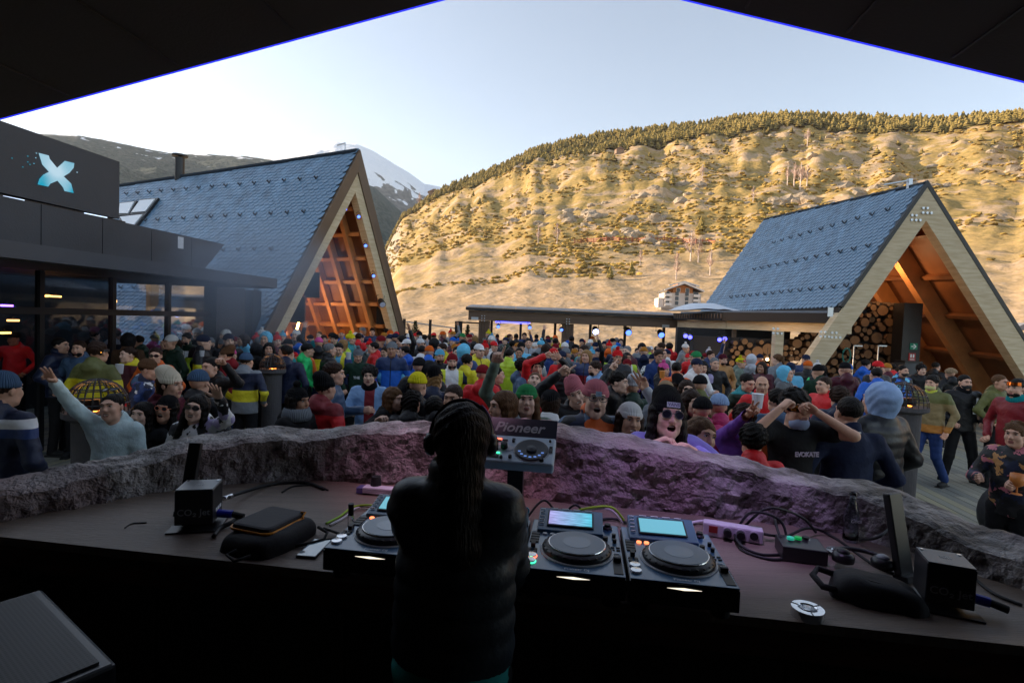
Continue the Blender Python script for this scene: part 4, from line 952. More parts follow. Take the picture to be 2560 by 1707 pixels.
inner = [(-3.0, .6), (-2.6, 1.2), (-2.25, 1.62), (-2.02, 1.92), (-1.80, 2.2), (-1.55, 2.48), (-1.2, 2.66), (-.8, 2.71), (-.4, 2.67), (0, 2.6), (.4, 2.5), (.8, 2.43), (1.2, 2.36), (1.45, 2.25), (1.62, 2.05), (1.75, 1.85), (1.95, 1.6), (2.3, 1.2), (2.8, .7)]
TOPL = [(-400, 1230), (0, 1192), (109, 1172), (272, 1137), (337, 1126), (435, 1098), (520, 1087), (620, 1070), (700, 1063), (784, 1072), (870, 1062), (980, 1052), (1067, 1053), (1240, 1050), (1328, 1044), (1404, 1049), (1460, 1060), (1524, 1071),
        (1600, 1084), (1698, 1101), (1785, 1113), (1850, 1127), (1915, 1151), (1992, 1167), (2068, 1182), (2155, 1195), (2242, 1215), (2340, 1252), (2449, 1301), (2560, 1362), (2800, 1500)]
def cat(pts, u):
    n_ = len(pts) - 1; i = min(int(u * n_), n_ - 1); t = u * n_ - i
    p = [Vector(pts[max(0, min(n_, i + k))]) for k in (-1, 0, 1, 2)]
    return .5 * ((2 * p[1]) + (-p[0] + p[2]) * t + (2 * p[0] - 5 * p[1] + 4 * p[2] - p[3]) * t * t + (-p[0] + 3 * p[1] - 3 * p[2] + p[3]) * t ** 3)
NU = 470; sect = []
V = []; 
for i in range(NU + 1):
    u = i / NU; p = cat(inner, u); q = (cat(inner, min(1, u + .004)) - cat(inner, max(0, u - .004))).normalized(); no = Vector((-q.y, q.x))
    if no.dot(p - Vector((0, .6))) < 0: no = -no
    o_ = p + no * .30
    # height of the crest from the profile seen in the photo
    z = 1.7
    for _ in range(6):
        px, py = proj((o_.x, o_.y, z)); z += (py - lerp_tab(TOPL, px) - lerp_tab([(1300, 0), (1450, 8), (1900, 10), (2000, 4)], px)) * (o_.y / FPX)
    z = max(1.5, min(2.1, z))
    prof = []
    for k in range(28): t = k / 27; prof.append((-.0 + .05 * t ** 1.5, .95 + (z - .075 - .95) * t))           # inner face leans back a little
    prof += [(.055, z - .05), (.062, z - .022), (.09, z - .012), (.14, z - .006), (.20, z), (.26, z + .002), (.32, z - .004), (.37, z - .04), (.40, z - .12)]
    for k in range(9): t = (k + 1) / 9; prof.append((.42 + .04 * t, z - .12 - (z - .12) * t))
    for off, zz in prof: 
        r_ = p + no * off; V.append([r_.x, r_.y, zz])
npf = len(prof)
V = np.array(V); VN = np.zeros_like(V)
for i in range(NU + 1):
    u = i / NU; p = cat(inner, u); q = (cat(inner, min(1, u + .004)) - cat(inner, max(0, u - .004))).normalized(); no = Vector((-q.y, q.x))
    if no.dot(p - Vector((0, .6))) < 0: no = -no
    for k in range(npf):
        w_ = -1 if k < 29 else (1 if k > 35 else 0)
        VN[i * npf + k] = (no.x * w_, no.y * w_, 1.0 if 28 < k < 36 else .15)
for i, pt in enumerate(V.tolist()):
    pv = Vector(pt); k = i % npf
    q = noise.ridged_multi_fractal(pv * 2.3 + Vector((3, 1, 4)), .8, 2.2, 6, 1.0, 2.0, noise_basis='PERLIN_ORIGINAL') - 1.1
    q2 = noise.fractal(pv * 9, .9, 2.1, 4, noise_basis='PERLIN_ORIGINAL')
    cell = noise.voronoi(pv * 5 + Vector((q2, q, q2)) * .5)[0]; ce = min(.4, cell[0])
    amp = .5 if 28 <= k <= 35 else 1.0
    d_ = amp * (.030 * q + .018 * q2 - .075 * (ce - .2) + .012 * noise.noise(pv * 30))
    V[i] += VN[i] * d_
F = [(i * npf + k, i * npf + k + 1, (i + 1) * npf + k + 1, (i + 1) * npf + k) for i in range(NU) for k in range(npf - 1)]
wl = new('rock_wall', npmesh('rock_wall', V, F, m_rock, smooth=False), None, 'curved rough rock parapet around the booth table, lit purple inside', 'wall')
q_ = P(1674, 1000, 2.95); a = MB(); a.box((q_.x, q_.y, .05), (.7, .5, .10)); bl = a.build('stone_block', m_rock, bevel=.01); bl['label'] = 'low flat stone block under the woman leaning over the rock'; bl['category'] = 'stone'
# table
m_tab = mat('table_board', (.26, .20, .155), .45, col2=(.17, .13, .105), var=.45, vscale=3.0, bump=.35, bscale=30, stretch=(.7, 9, 1), detail=10)
m_edge = mat('table_edge_wood', (.11, .035, .018), .5, var=.5, vscale=4, stretch=(.5, 4, 4))
tb = thing('booth_table', 'long curved wooden booth table carrying the music gear', 'table')
rear = [Vector(inner[k]) * 1.02 for k in range(2, 17)]
fr0 = B(-3.2, 1.69, 0); fr1 = B(3.2, 1.69, 0)
poly = [(p.x, p.y) for p in rear if (Vector((p.x, p.y, 0)).dot(Vector((sb, cb, 0))) > 1.70)] + [(fr1.x * .62, B(1.98, 1.69, 0).y), (B(-2.3, 1.69, 0).x, B(-2.3, 1.69, 0).y)]
a = MB(); a.prism(poly[::-1], TABZ - .03, TABZ); a.build('tabletop', m_tab, tb)
a = MB(); a.M = BM; a.box((-.1, 1.70, TABZ - .075), (4.6, .03, .09)); a.build('front_edge', m_edge, tb)
a = MB(); a.M = BM
for k in range(6): a.box((-2.0 + k * .78, 1.90, (FLOORZ + TABZ - .12) / 2 + .02), (.77, .03, TABZ - .12 - FLOORZ))
a.build('front_panel', m_booth, tb)
# purple stage lamps under the booth roof
for (u, v, z, tu, tv, tz, en, c_, sz, lb) in [(-.45, 2.0, 3.35, -.62, 2.66, 1.50, 23, (1.0, .52, .80), 40, 'pink stage lamp under the booth roof at the left'), (.42, 1.95, 3.35, .52, 2.50, 1.44, 30, (.66, .45, 1.0), 44, 'violet stage lamp under the booth roof at the right')]:
    p = B(u, v, z); q = B(tu, tv, tz); aim = (q - p).normalized()
    lamp('booth_lamp', p - aim * .24, aim, lb, mat('lens_' + str(en), c_, .4, emit=c_, estr=3), .12, group='coloured lamps under the booth roof')
    sp_ = bpy.data.lights.new('booth_spot', 'SPOT'); sp_.energy = en; sp_.color = c_; sp_.spot_size = R(sz); sp_.spot_blend = .9; sp_.shadow_soft_size = .05
    so = bpy.data.objects.new('booth_spot', sp_); COL.objects.link(so); so.location = p; so.rotation_euler = (-aim).to_track_quat('Z', 'Y').to_euler()
# ================================================================== GEAR
m_face = mat('player_faceplate', (.03, .11, .22), .3, spec=.7, coat=.3, bump=.03, bscale=400)  # blue base colour stands in for the sky reflected in the plate
m_side = mat('player_body', (.02, .021, .024), .35)
m_key = mat('rubber_key', (.006, .006, .007), .5)
m_white = mat('print_white', (.75, .78, .8), .6)
m_chrome = mat('brushed_steel', (.75, .76, .78), .22, metal=1.0)
m_rubber = mat('rubber', (.01, .01, .01), .8)
m_jog = mat('jog_top', (.03, .10, .19), .3, spec=.5, coat=.15)
m_scrw = mat('screen_blue', (.02, .1, .15), .15, emit=(.16, .50, .62), estr=.30)
m_red = mat('red_led', (1, .1, .05), .4, emit=(1, .12, .06), estr=1.4); m_grn = mat('green_led', (.1, 1, .4), .4, emit=(.05, .8, .35), estr=.9)
m_org = mat('orange_pad', (1, .3, .1), .4, emit=(1, .22, .08), estr=.8)
m_bl = mat('blue_print', (.2, .3, .6), .5, emit=(.15, .3, .8), estr=.25)
def wavescreen(name, kind):
    m = bpy.data.materials.new(name); m.use_nodes = True; n = m.node_tree.nodes; l = m.node_tree.links; b = n['Principled BSDF']
    tc = n.new('ShaderNodeTexCoord'); sp = n.new('ShaderNodeSeparateXYZ'); l.new(tc.outputs['Object'], sp.inputs[0])
    cr = n.new('ShaderNodeValToRGB'); mr = n.new('ShaderNodeMapRange'); mr.inputs[1].default_value = -.10; mr.inputs[2].default_value = .08
    l.new(sp.outputs[0], mr.inputs[0]); l.new(mr.outputs[0], cr.inputs[0]); cr.color_ramp.elements[0].color = (.36, .28, .62, 1); cr.color_ramp.elements[1].color = (.06, .42, .55, 1)
    nz = n.new('ShaderNodeTexNoise'); nz.inputs['Scale'].default_value = 1; mp = n.new('ShaderNodeMapping'); mp.inputs['Scale'].default_value = (22, 150, 1); l.new(tc.outputs['Object'], mp.inputs[0]); l.new(mp.outputs[0], nz.inputs[0])
    mx = n.new('ShaderNodeMix'); mx.data_type = 'RGBA'; mx.blend_type = 'MULTIPLY'; mx.inputs[0].default_value = 1
    r2 = n.new('ShaderNodeMapRange'); r2.inputs[1].default_value = .35; r2.inputs[2].default_value = .65; r2.inputs[3].default_value = .7; r2.inputs[4].default_value = 1.3; l.new(nz.outputs[0], r2.inputs[0])
    l.new(cr.outputs[0], mx.inputs[6]); l.new(r2.outputs[0], mx.inputs[7]); b.inputs['Base Color'].default_value = (.02, .02, .03, 1); b.inputs['Roughness'].default_value = .2
    l.new(mx.outputs[2], b.inputs['Emission Color']); b.inputs['Emission Strength'].default_value = .42; return m
m_scr2 = wavescreen('waveform_screen', 0)
def gearM(u, v, z=TABZ): return BM @ Matrix.Translation((u, v, z))
def player(u, label, scr, lit):
    """media player: base 0.32 x 0.415, front edge at v = 1.62"""
    t = thing('media_player', label, 'media player'); t.matrix_world = gearM(u, 1.62); H = .110
    def P_(name, mb, m, sm=False, bev=0, par=None): return mb.build(name, m, par or t, smooth=sm, bevel=bev)
    a = MB(); a.box((0, .2075, .030 + .066 / 2 + .008), (.318, .415, .066)); P_('case', a, m_side, bev=.004)
    a = MB(); a.box((0, .2075, H - .002), (.314, .411, .006)); P_('faceplate', a, m_face, bev=.002)
    for fx in (-.12, .12):
        for fy in (.06, .36): a = MB(); a.cyl((fx, fy, 0), (fx, fy, .04), .028, 14); P_('foot', a, m_rubber)
    # tilted screen console at the rear
    a = MB(); a.extr([(-.135, .285, H + .001), (-.135, .425, H + .001), (-.135, .425, H + .045), (-.135, .29, H + .012)], (.235, 0, 0)); P_('screen_console', a, m_face, bev=.003)
    nrm = Vector((0, -.033, .135)).normalized(); ty = Vector((0, .135, .033)).normalized()
    o_ = Vector((-.018, .358, H + .030)); Rm = Matrix(((1, 0, 0), tuple(ty), tuple(nrm))).transposed()
    s_ = MB(); s_.box((0, 0, 0), (.168, .094, .003)); so = s_.build('screen_bezel', m_key, t); so.matrix_local = Matrix.Translation(o_ + nrm * .003) @ Rm.to_4x4()
    s_ = MB(); s_.box((0, 0, 0), (.156, .080, .002)); so = s_.build('screen', scr, t); so.matrix_local = Matrix.Translation(o_ + nrm * .0056) @ Rm.to_4x4()
    for c_, d_ in [((-.104, .05 - .022 * k, .004), (.016, .0045, .004)) for k in range(5)] + [((-.062 + .042 * k, .058, .004), (.026, .0045, .004)) for k in range(4)]:
        a = MB(); a.M = Matrix.Translation(o_) @ Rm.to_4x4(); a.box(c_, d_); P_('menu_key', a, m_white)
    kn = MB(); kn.M = Matrix.Translation((.118, .372, H + .001)); kn.lathe([(.017, 0), (.017, .008), (.012, .012), (.011, .02)], 16); P_('browse_knob', kn, m_key)
    kn = MB(); kn.M = Matrix.Translation((.118, .372, H + .001)); kn.lathe([(.019, 0), (.019, .003)], 16); P_('knob_ring', kn, m_chrome)
    # jog wheel
    c = (.008, .158)
    a = MB(); a.M = Matrix.Translation((c[0], c[1], H)); a.lathe([(.121, .001), (.121, .004), (.116, .0045)], 48); P_('ring', a, m_white)
    a = MB(); a.M = Matrix.Translation((c[0], c[1], H)); a.lathe([(.112, .003), (.115, .012), (.108, .02), (.092, .026), (.0, .026)], 48); P_('jog_wheel', a, m_side, True)
    a = MB(); a.M = Matrix.Translation((c[0], c[1], H + .027)); a.lathe([(.093, -.002), (.095, 0), (.094, .0025), (0, .0025)], 48); P_('jog_rim', a, m_chrome if lit != 2 else m_red)
    a = MB(); a.M = Matrix.Translation((c[0], c[1], H + .0296)); a.lathe([(.091, -.001), (.0915, .001), (0, .001)], 48); P_('jog_plate', a, m_jog)
    a = MB(); a.M = Matrix.Translation((c[0], c[1], H + .0308)); a.lathe([(.046, 0), (.046, .0004), (0, .0004)], 32); P_('jog_centre', a, m_face)
    a = MB()
    for k in range(26):
        an = 2 * math.pi * k / 26; a.ball((c[0] + .105 * math.cos(an), c[1] + .105 * math.sin(an), H + .018), (.0075, .0075, .004), 6, 4)
    P_('finger_dimples', a, m_key, True)
    # left column
    for k in range(4): a = MB(); a.box((-.137, .262 - .0 - .022 * k + .01, H + .003), (.030, .016, .004)); P_('pad_key', a, m_key)
    a = MB(); a.box((-.137, .165, H + .009), (.014, .024, .014)); P_('lever', a, m_key)
    a = MB()
    for k in range(2):
        for j in range(2): a.cyl((-.146 + .018 * j, .138 - .016 * k, H + .001), (-.146 + .018 * j, .138 - .016 * k, H + .005), .007, 12)
    P_('small_key', a, m_key)
    for yy, mm, nm in ((.088, m_red if lit == 1 else m_white, 'cue_button'), (.050, m_grn if lit == 1 else m_white, 'play_button')):
        a = MB(); a.cyl((-.136, yy, H + .001), (-.136, yy, H + .004), .0185, 24); o = P_(nm, a, mm)
        a = MB(); a.M = Matrix.Translation((-.136, yy, H + .004)); a.lathe([(.0165, 0), (.0165, .004), (.0, .005)], 24); a.build('button_cap', m_chrome, o)
    # right column with pitch fader
    a = MB(); a.box((.137, .085, H + .0015), (.028, .135, .003)); P_('fader_slot', a, m_key)
    a = MB(); a.box((.137, .105, H + .010), (.024, .016, .014)); P_('pitch_fader', a, m_side, bev=.002)
    a = MB(); a.box((.137, .105, H + .0178), (.024, .002, .001)); P_('fader_mark', a, m_white)
    for k in range(4): a = MB(); a.box((.128 + .018 * (k % 2), .19 + .02 * (k // 2), H + .003), (.012, .006, .003)); P_('small_key', a, m_key)
    for x_, y_, r_ in ((.106, .268, .009), (.137, .30, .007), (.137, .255, .007)): a = MB(); a.cyl((x_, y_, H), (x_, y_, H + .014), r_, 12); P_('control_knob', a, m_key)
    for k in range(2): a = MB(); a.cyl((-.105 + .026 * k, .275, H + .001), (-.105 + .026 * k, .275, H + .006), .0085, 14); P_('round_pad', a, m_org if lit != 1 else m_white)
    a = MB(); a.box((.137, .165, H + .002), (.022, .004, .001)); a.box((-.137, .297, H + .002), (.03, .0016, .001)); a.box((-.118, .02, H + .0015), (.0012, .0012, .001)); 
    for k in range(9): a.box((.156, .03 + .014 * k, H + .002), (.004, .001, .001))
    P_('scale_marks', a, m_white)
    a = MB(); a.extr([(-.050, -.0015, .094), (.0, -.0015, .0975), (.050, -.0015, .094), (.0, -.0015, .0905)], (0, .002, 0)); P_('front_glint_strip', a, mat('glint', (.8, .75, .6), .2, emit=(1, .9, .7), estr=.5))  # glint along the front edge drawn as a faintly glowing strip
    text_mesh('maker_logo', 'Pioneer DJ', .0175, m_white, t, Matrix.Translation((.010, .022, H + .0016)), bold=.0002, extr=.0002)
    return t
player(-.638, 'leftmost media player with orange lit pads, partly behind the performer', m_scrw, 0)
player(.012 + 0, 'media player with the violet and cyan waveform screen and lit play buttons', m_scr2, 1) if False else None
player(.332 - .327 + .0, 'middle media player showing a violet and cyan waveform screen', m_scr2, 1)
player(.332, 'rightmost media player with a plain pale blue screen', m_scrw, 0)
# mixer
t = thing('dj_mixer', 'black four channel mixer between the media players', 'mixer'); t.matrix_world = gearM(-.318, 1.62); H = .108
a = MB(); a.box((0, .2, .066), (.31, .40, .078)); a.build('case', m_side, t, bevel=.004)
a = MB(); a.box((0, .2, H - .001), (.306, .396, .006)); a.build('faceplate', m_face, t)
for i in range(6):
    for j in range(5):
        a = MB(); a.M = Matrix.Translation((-.118 + .047 * i, .20 + .042 * j, H + .002)); a.lathe([(.010, 0), (.009, .014), (.006, .016)], 12); a.box((0, .006, .0165), (.0015, .007, .001), mi=1); a.build('knob', [m_key, m_white], t)
for i in range(4):
    a = MB(); a.box((-.10 + .05 * i, .12, H + .003), (.004, .08, .003)); a.build('fader_slot', m_key, t); a = MB(); a.box((-.10 + .05 * i, .13, H + .010), (.018, .012, .014)); a.build('channel_fader', m_key, t)
a = MB(); a.box((0, .05, H + .003), (.09, .004, .003)); a.build('crossfader_slot', m_key, t); a = MB(); a.box((.01, .05, H + .010), (.012, .022, .014)); a.build('crossfader', m_key, t)
for i in range(5): a = MB(); a.box((-.094 + .047 * i, .28, H + .0015), (.0012, .2, .001)); a.build('divider_line', m_white, t)
a = MB(); a.box((.125, .17, H + .003), (.05, .035, .003)); a.build('display', m_scrw, t)
a = MB(); a.cyl((.14, .335, H), (.14, .335, H + .045), .012, 10); a.build('usb_stick', m_key, t); a = MB(); a.tube([(.14 + .012 * math.cos(k), .335, H + .06 + .012 * math.sin(k)) for k in np.linspace(0, 6.28, 13)], .003, 5); a.build('usb_loop', mat('cyan_plastic', (.0, .35, .5), .4), t)
# effects unit on a riser: angled, with the big maker name
t = thing('effects_unit', 'silver effects unit with big round pad on a raised dark stand behind the mixer', 'effects unit')
pc = P(1288, 1120, 2.02); t.matrix_world = Matrix.Translation(pc) @ Matrix.Rotation(-BY, 4, 'Z') @ Matrix.Rotation(R(24), 4, 'X')
m_silver = mat('silver_panel', (.55, .70, .82), .35, coat=.4)  # pale blue base stands in for sky light on the panel
a = MB(); a.box((0, 0, -.022), (.30, .165, .040)); a.build('case', m_silver, t, bevel=.008)
a = MB(); a.M = Matrix.Translation((0, .105, -.004)) @ Matrix.Rotation(R(22), 4, 'X'); a.box((0, .020, .0), (.30, .085, .012)); a.build('name_board', mat('name_board', (.03, .055, .08), .35), t)
text_mesh('maker_name', 'Pioneer', .062, m_white, t, Matrix.Translation((0, .105, -.004)) @ Matrix.Rotation(R(22), 4, 'X') @ Matrix.Translation((.0, .018, .0068)), shear=.25, bold=.0014, extr=.0003)
a = MB(); a.M = Matrix.Translation((.062, -.005, -.002)); a.lathe([(.064, 0), (.064, .004), (.058, .006), (.02, .004), (.018, .012), (0, .014)], 40); a.build('round_pad', m_side, t)
a = MB(); a.M = Matrix.Translation((.062, -.005, -.002)); a.lathe([(.067, 0), (.067, .002)], 40); a.build('pad_ring', m_white, t)
for k in range(7): an = R(200 + 23 * k); a = MB(); a.box((.062 + .046 * math.cos(an), -.005 + .046 * math.sin(an), .0045), (.010, .005, .002)); a.build('blue_marker', m_bl, t)
a = MB(); a.add([(-.13, -.005, .0), (-.125, .022, .0), (-.02, .018, .0), (.005, .0, .0), (-.02, -.016, .0)], [(0, 4, 3, 2, 1)]); a.build('white_blade', m_white, t)
for x, y, s_ in ((-.10, .006, .013), (-.042, .002, .014), (-.09, .048, .006), (-.012, .042, .006), (-.012, -.055, .007), (-.045, -.060, .006), (.105, -.062, .008), (.128, .055, .005)):
    a = MB(); a.M = Matrix.Translation((x, y, -.001)); a.lathe([(s_, 0), (s_ * .9, s_ * 1.4), (s_ * .6, s_ * 1.5)], 14); a.build('knob', m_key, t)
for k, (x, y, w_, h_, mm) in enumerate([(-.068, .052, .018, .005, m_red), (-.045, .046, .02, .006, m_key), (-.068, .042, .018, .005, m_key), (-.075, .022, .012, .003, m_red), (-.05, .020, .014, .003, m_red), (-.12, -.030, .012, .005, m_grn), (-.10, -.031, .012, .005, m_grn), (-.08, -.032, .012, .005, m_grn), (-.06, -.033, .012, .005, m_grn), (-.09, -.052, .07, .014, m_key), (.134, .0, .014, .024, m_key), (.134, .02, .012, .008, m_key), (-.012, .058, .012, .004, m_key)]):
    a = MB(); a.box((x, y, .0005), (w_, h_, .003)); a.build('key', mm, t)
st = thing('gear_stand', 'dark riser stand holding the silver effects unit', 'stand', (pc.x, pc.y, TABZ), -BY); a = MB(); a.box((0, .04, .008), (.26, .2, .016)); a.build('foot_plate', m_metal, st); a = MB(); a.box((0, .06, (pc.z - TABZ - .05) / 2 + .008), (.06, .05, pc.z - TABZ - .05)); a.build('stem', m_metal, st)
# table-top odds and ends
def on_tab(px, py, z=TABZ): return PZ(px, py, z)
def jet(px, py, s, rz, label):
    p = on_tab(px, py); t = thing('co2_jet_box', label, 'effects machine', p, rz)
    a = MB(); a.box((0, 0, .004), (s * 1.35, s * 1.3, .006)); a.build('base_plate', m_metal, t)
    a = MB(); a.box((0, 0, s * .5 + .025), (s, s, s)); a.build('case', m_side, t, bevel=.004)
    a = MB(); a.box((0, 0, s + .027), (s * .96, s * .96, .004)); a.build('lid', mat('lid_grey', (.16, .17, .18), .4, metal=.3), t)
    for x in (-.4, .4): a = MB(); a.cyl((s * x, s * .35, s + .029), (s * x, s * .35, s + .032), .006, 8); a.build('screw', m_chrome, t)
    text_mesh('case_lettering', 'CO\u2082 Jet', s * .26, mat('dim_white', (.30, .32, .35), .6), t, Matrix.Translation((0, -s * .5 - .001, s * .55)) @ Matrix.Rotation(R(90), 4, 'X'), bold=.0003)
    text_mesh('lid_lettering', '::ill', s * .25, mat('dim_white2', (.35, .38, .4), .6), t, Matrix.Translation((0, .0, s + .0295)))
    for k in range(3): a = MB(); a.box((s * .5 + .0012, -.02 + .025 * k, s * .5), (.002, .018, .012)); a.build('side_print', m_white, t)
    a = MB(); a.cyl((s * .5, .0, .045), (s * .5 + .055, -.005, .04), .016, 12); a.build('blue_plug', mat('blue_plug', (.01, .02, .45), .4), t)
    a = MB(); a.cyl((s * .5 + .055, -.005, .04), (s * .5 + .10, -.012, .03), .012, 10); a.build('plug_tail', m_rubber, t)
    return t
jet(497, 1312, .135, R(14), 'black square gas jet box with faint lettering at the left of the table')
jet(2354, 1512, .128, R(-22), 'black square gas jet box at the right end of the table')
# slanting black panels beside the jets
def leaning(px, py, z0, w_, h_, rz, tilt, label):
    p = on_tab(px, py); t = thing('folding_stand', label, 'stand', p, rz); t.rotation_euler = (tilt, 0, rz)
    a = MB(); a.box((0, 0, h_ / 2), (w_, .025, h_)); a.build('panel', m_side, t, bevel=.004); a = MB(); a.box((0, -.01, .01), (w_ * 1.1, .05, .02)); a.build('clip', m_metal, t)
leaning(460, 1290, 0, .05, .30, R(5), R(-18), 'thin black panel leaning behind the left gas jet box')
leaning(2262, 1448, 0, .075, .30, R(25), R(-12), 'black flat bar leaning beside the right gas jet box')
def cable(pts, r, m, label, name='cable', z=None, group=None):
    P3 = [on_tab(x, y, TABZ + (zz if zz else r)) for x, y, zz in pts]
    # smooth
    out = []
    for i in range(len(P3) - 1):
        a0 = P3[max(i - 1, 0)]; a1 = P3[i]; a2 = P3[i + 1]; a3 = P3[min(i + 2, len(P3) - 1)]
        for k in range(6):
            t_ = k / 6; out.append(.5 * ((2 * a1) + (-a0 + a2) * t_ + (2 * a0 - 5 * a1 + 4 * a2 - a3) * t_ ** 2 + (-a0 + 3 * a1 - 3 * a2 + a3) * t_ ** 3))
    out.append(P3[-1]); a = MB(); a.tube(out, r, 6); o = a.build(name, m, None, smooth=True); o['label'] = label; o['category'] = 'cable'
    if group: o['group'] = group
    return o
m_cab = mat('black_cable', (.008, .008, .009), .55); m_lime = mat('lime_cable', (.35, .6, .03), .5); m_whitecab = mat('white_cable', (.7, .66, .72), .5)
cable([(570, 1243, .05), (600, 1232, .03), (680, 1210, 0), (760, 1206, 0), (810, 1222, 0)], .008, m_cab, 'thick black hose running back from the left gas jet box')
cable([(560, 1246, .05), (580, 1238, .045)], .011, m_chrome, 'steel hose coupling on the left gas jet box', 'hose_coupling')
cable([(705, 1230, 0), (735, 1215, 0), (790, 1213, 0), (820, 1225, 0)], .004, m_cab, 'thin black cable behind the padded bag')
cable([(815, 1308, 0), (850, 1290, 0), (880, 1268, .012), (915, 1262, .02), (955, 1266, .03)], .0045, m_lime, 'lime green audio lead with two plugs beside the left player')
cable([(824, 1312, 0), (862, 1292, 0), (890, 1270, .008), (925, 1266, .012), (950, 1272, .02)], .0045, m_whitecab, 'white audio lead lying beside the lime green one')
cable([(1400, 1298, .02), (1430, 1280, .05), (1480, 1268, .08), (1530, 1268, .09), (1560, 1300, .03)], .0048, m_lime, 'lime green lead arching behind the middle player')
cable([(1402, 1300, .012), (1432, 1284, .042), (1482, 1273, .07), (1526, 1274, .08), (1556, 1306, .02)], .0048, m_whitecab, 'white lead arching under the lime one behind the middle player')
cable([(1320, 1290, .03), (1360, 1250, .09), (1400, 1285, .03), (1440, 1262, .08), (1470, 1300, .02)], .005, m_cab, 'tangled black lead behind the mixer')
cable([(1380, 1300, .01), (1440, 1310, .01), (1530, 1296, .01), (1600, 1320, .01), (1660, 1330, 0)], .006, m_cab, 'black cable running along the rock behind the players')
cable([(1700, 1316, .0), (1740, 1304, .012), (1775, 1302, .02), (1790, 1303, .03)], .007, m_whitecab, 'thick white mains lead into the socket strip')
for k, pts in enumerate([[(1830, 1318, .03), (1850, 1360, .02), (1900, 1385, 0), (1960, 1385, 0)], [(1845, 1318, .03), (1880, 1280, .12), (1950, 1300, .10), (1970, 1360, .02)], [(1870, 1320, .03), (1850, 1370, 0), (1930, 1398, 0), (1990, 1390, 0)], [(1860, 1316, .03), (1920, 1270, .14), (2000, 1290, .10), (2040, 1330, .03)], [(1890, 1330, .02), (1960, 1340, .03), (2020, 1320, .04), (2080, 1340, 0), (2200, 1420, 0), (2290, 1440, 0)], [(1935, 1290, .1), (1950, 1340, .06), (1975, 1372, .01)], [(2260, 1330, .03), (2330, 1345, .03), (2420, 1430, 0), (2480, 1480, 0), (2555, 1512, 0)], [(2240, 1300, .1), (2200, 1340, .08), (2150, 1350, .02)]]):
    cable(pts, .0055, m_cab, ['black lead curling from the socket strip towards the control box', 'black lead looping high over the socket strip', 'lowest black lead on the table by the control box', 'black lead arching behind the control box', 'long black lead from the sockets to the leaning bar', 'short black lead standing up behind the control box', 'black lead from the leaning bar to the right table end', 'black lead hanging on the rock above the headphones'][k])
# power strip, white strip at the left, control box
p = on_tab(1830, 1345); t = thing('socket_strip', 'white multi-socket strip with a red switch at the foot of the rock', 'power strip', p, R(-20)); m_wp = mat('white_plastic', (.62, .58, .66), .4)
a = MB(); a.box((0, 0, .03), (.23, .055, .055)); a.build('housing', m_wp, t, bevel=.006); a = MB(); a.box((-.075, -.029, .035), (.034, .006, .026)); a.build('switch', mat('dark_red', (.3, .02, .02), .4), t)
for k in range(3): a = MB(); a.cyl((-.02 + .05 * k, -.027, .033), (-.02 + .05 * k, -.032, .033), .02, 16); o = a.build('socket', m_wp, t); a = MB(); a.cyl((-.02 + .05 * k, -.032, .033), (-.02 + .05 * k, -.055 if k < 2 else -.035, .033), .016, 12); a.build('plug', m_rubber, o)
p = on_tab(945, 1235); t = thing('white_power_brick', 'white ribbed strip with a violet end and black plug by the pink lit rock', 'power strip', p, R(-8)); a = MB(); a.box((.03, 0, .022), (.2, .05, .03)); a.build('housing', mat('lit_white', (.75, .72, .8), .5), t, bevel=.003); a = MB(); a.box((-.085, 0, .018), (.03, .05, .026)); a.build('end_cap', mat('violet_cap', (.12, .1, .3), .5), t)
for k in range(3): a = MB(); a.box((.03, -.0262, .012 + .009 * k), (.19, .002, .002)); a.build('rib', m_wp, t)
a = MB(); a.cyl((-.02, .02, .037), (-.02, .02, .08), .026, 16, .022); a.build('plug', m_rubber, t)
p = on_tab(2000, 1392); t = thing('control_box', 'flat black control box with two green buttons', 'control box', p, R(-14)); a = MB(); a.box((0, 0, .03), (.155, .13, .055)); a.build('case', m_side, t, bevel=.004)
for k, mm in enumerate((mat('teal_button', (.02, .45, .3), .4, emit=(.02, .4, .25), estr=.2), mat('green_button', (.0, .3, .05), .4, emit=(.0, .3, .05), estr=.2), m_key)):
    a = MB(); a.cyl((-.035 + .03 * k, .01 + .012 * k, .058), (-.035 + .03 * k, .01 + .012 * k, .07), .013, 16); o = a.build('button', mm, t); a = MB(); a.cyl((-.035 + .03 * k, .01 + .012 * k, .0575), (-.035 + .03 * k, .01 + .012 * k, .062), .0155, 16); a.build('button_ring', m_chrome, o)
# phone
p = on_tab(786, 1374); t = thing('smartphone', 'smartphone lying face up between the bag and the left player', 'phone', p, R(-4)); a = MB(); a.box((0, 0, .005), (.072, .148, .008)); a.build('case', m_side, t, bevel=.003); a = MB(); a.box((0, 0, .0095), (.066, .140, .001)); a.build('screen', mat('phone_glass', (.16, .27, .34), .06, spec=1.0, coat=.6), t)
a = MB(); a.box((0, .064, .0102), (.02, .004, .0005)); a.build('notch', m_key, t)
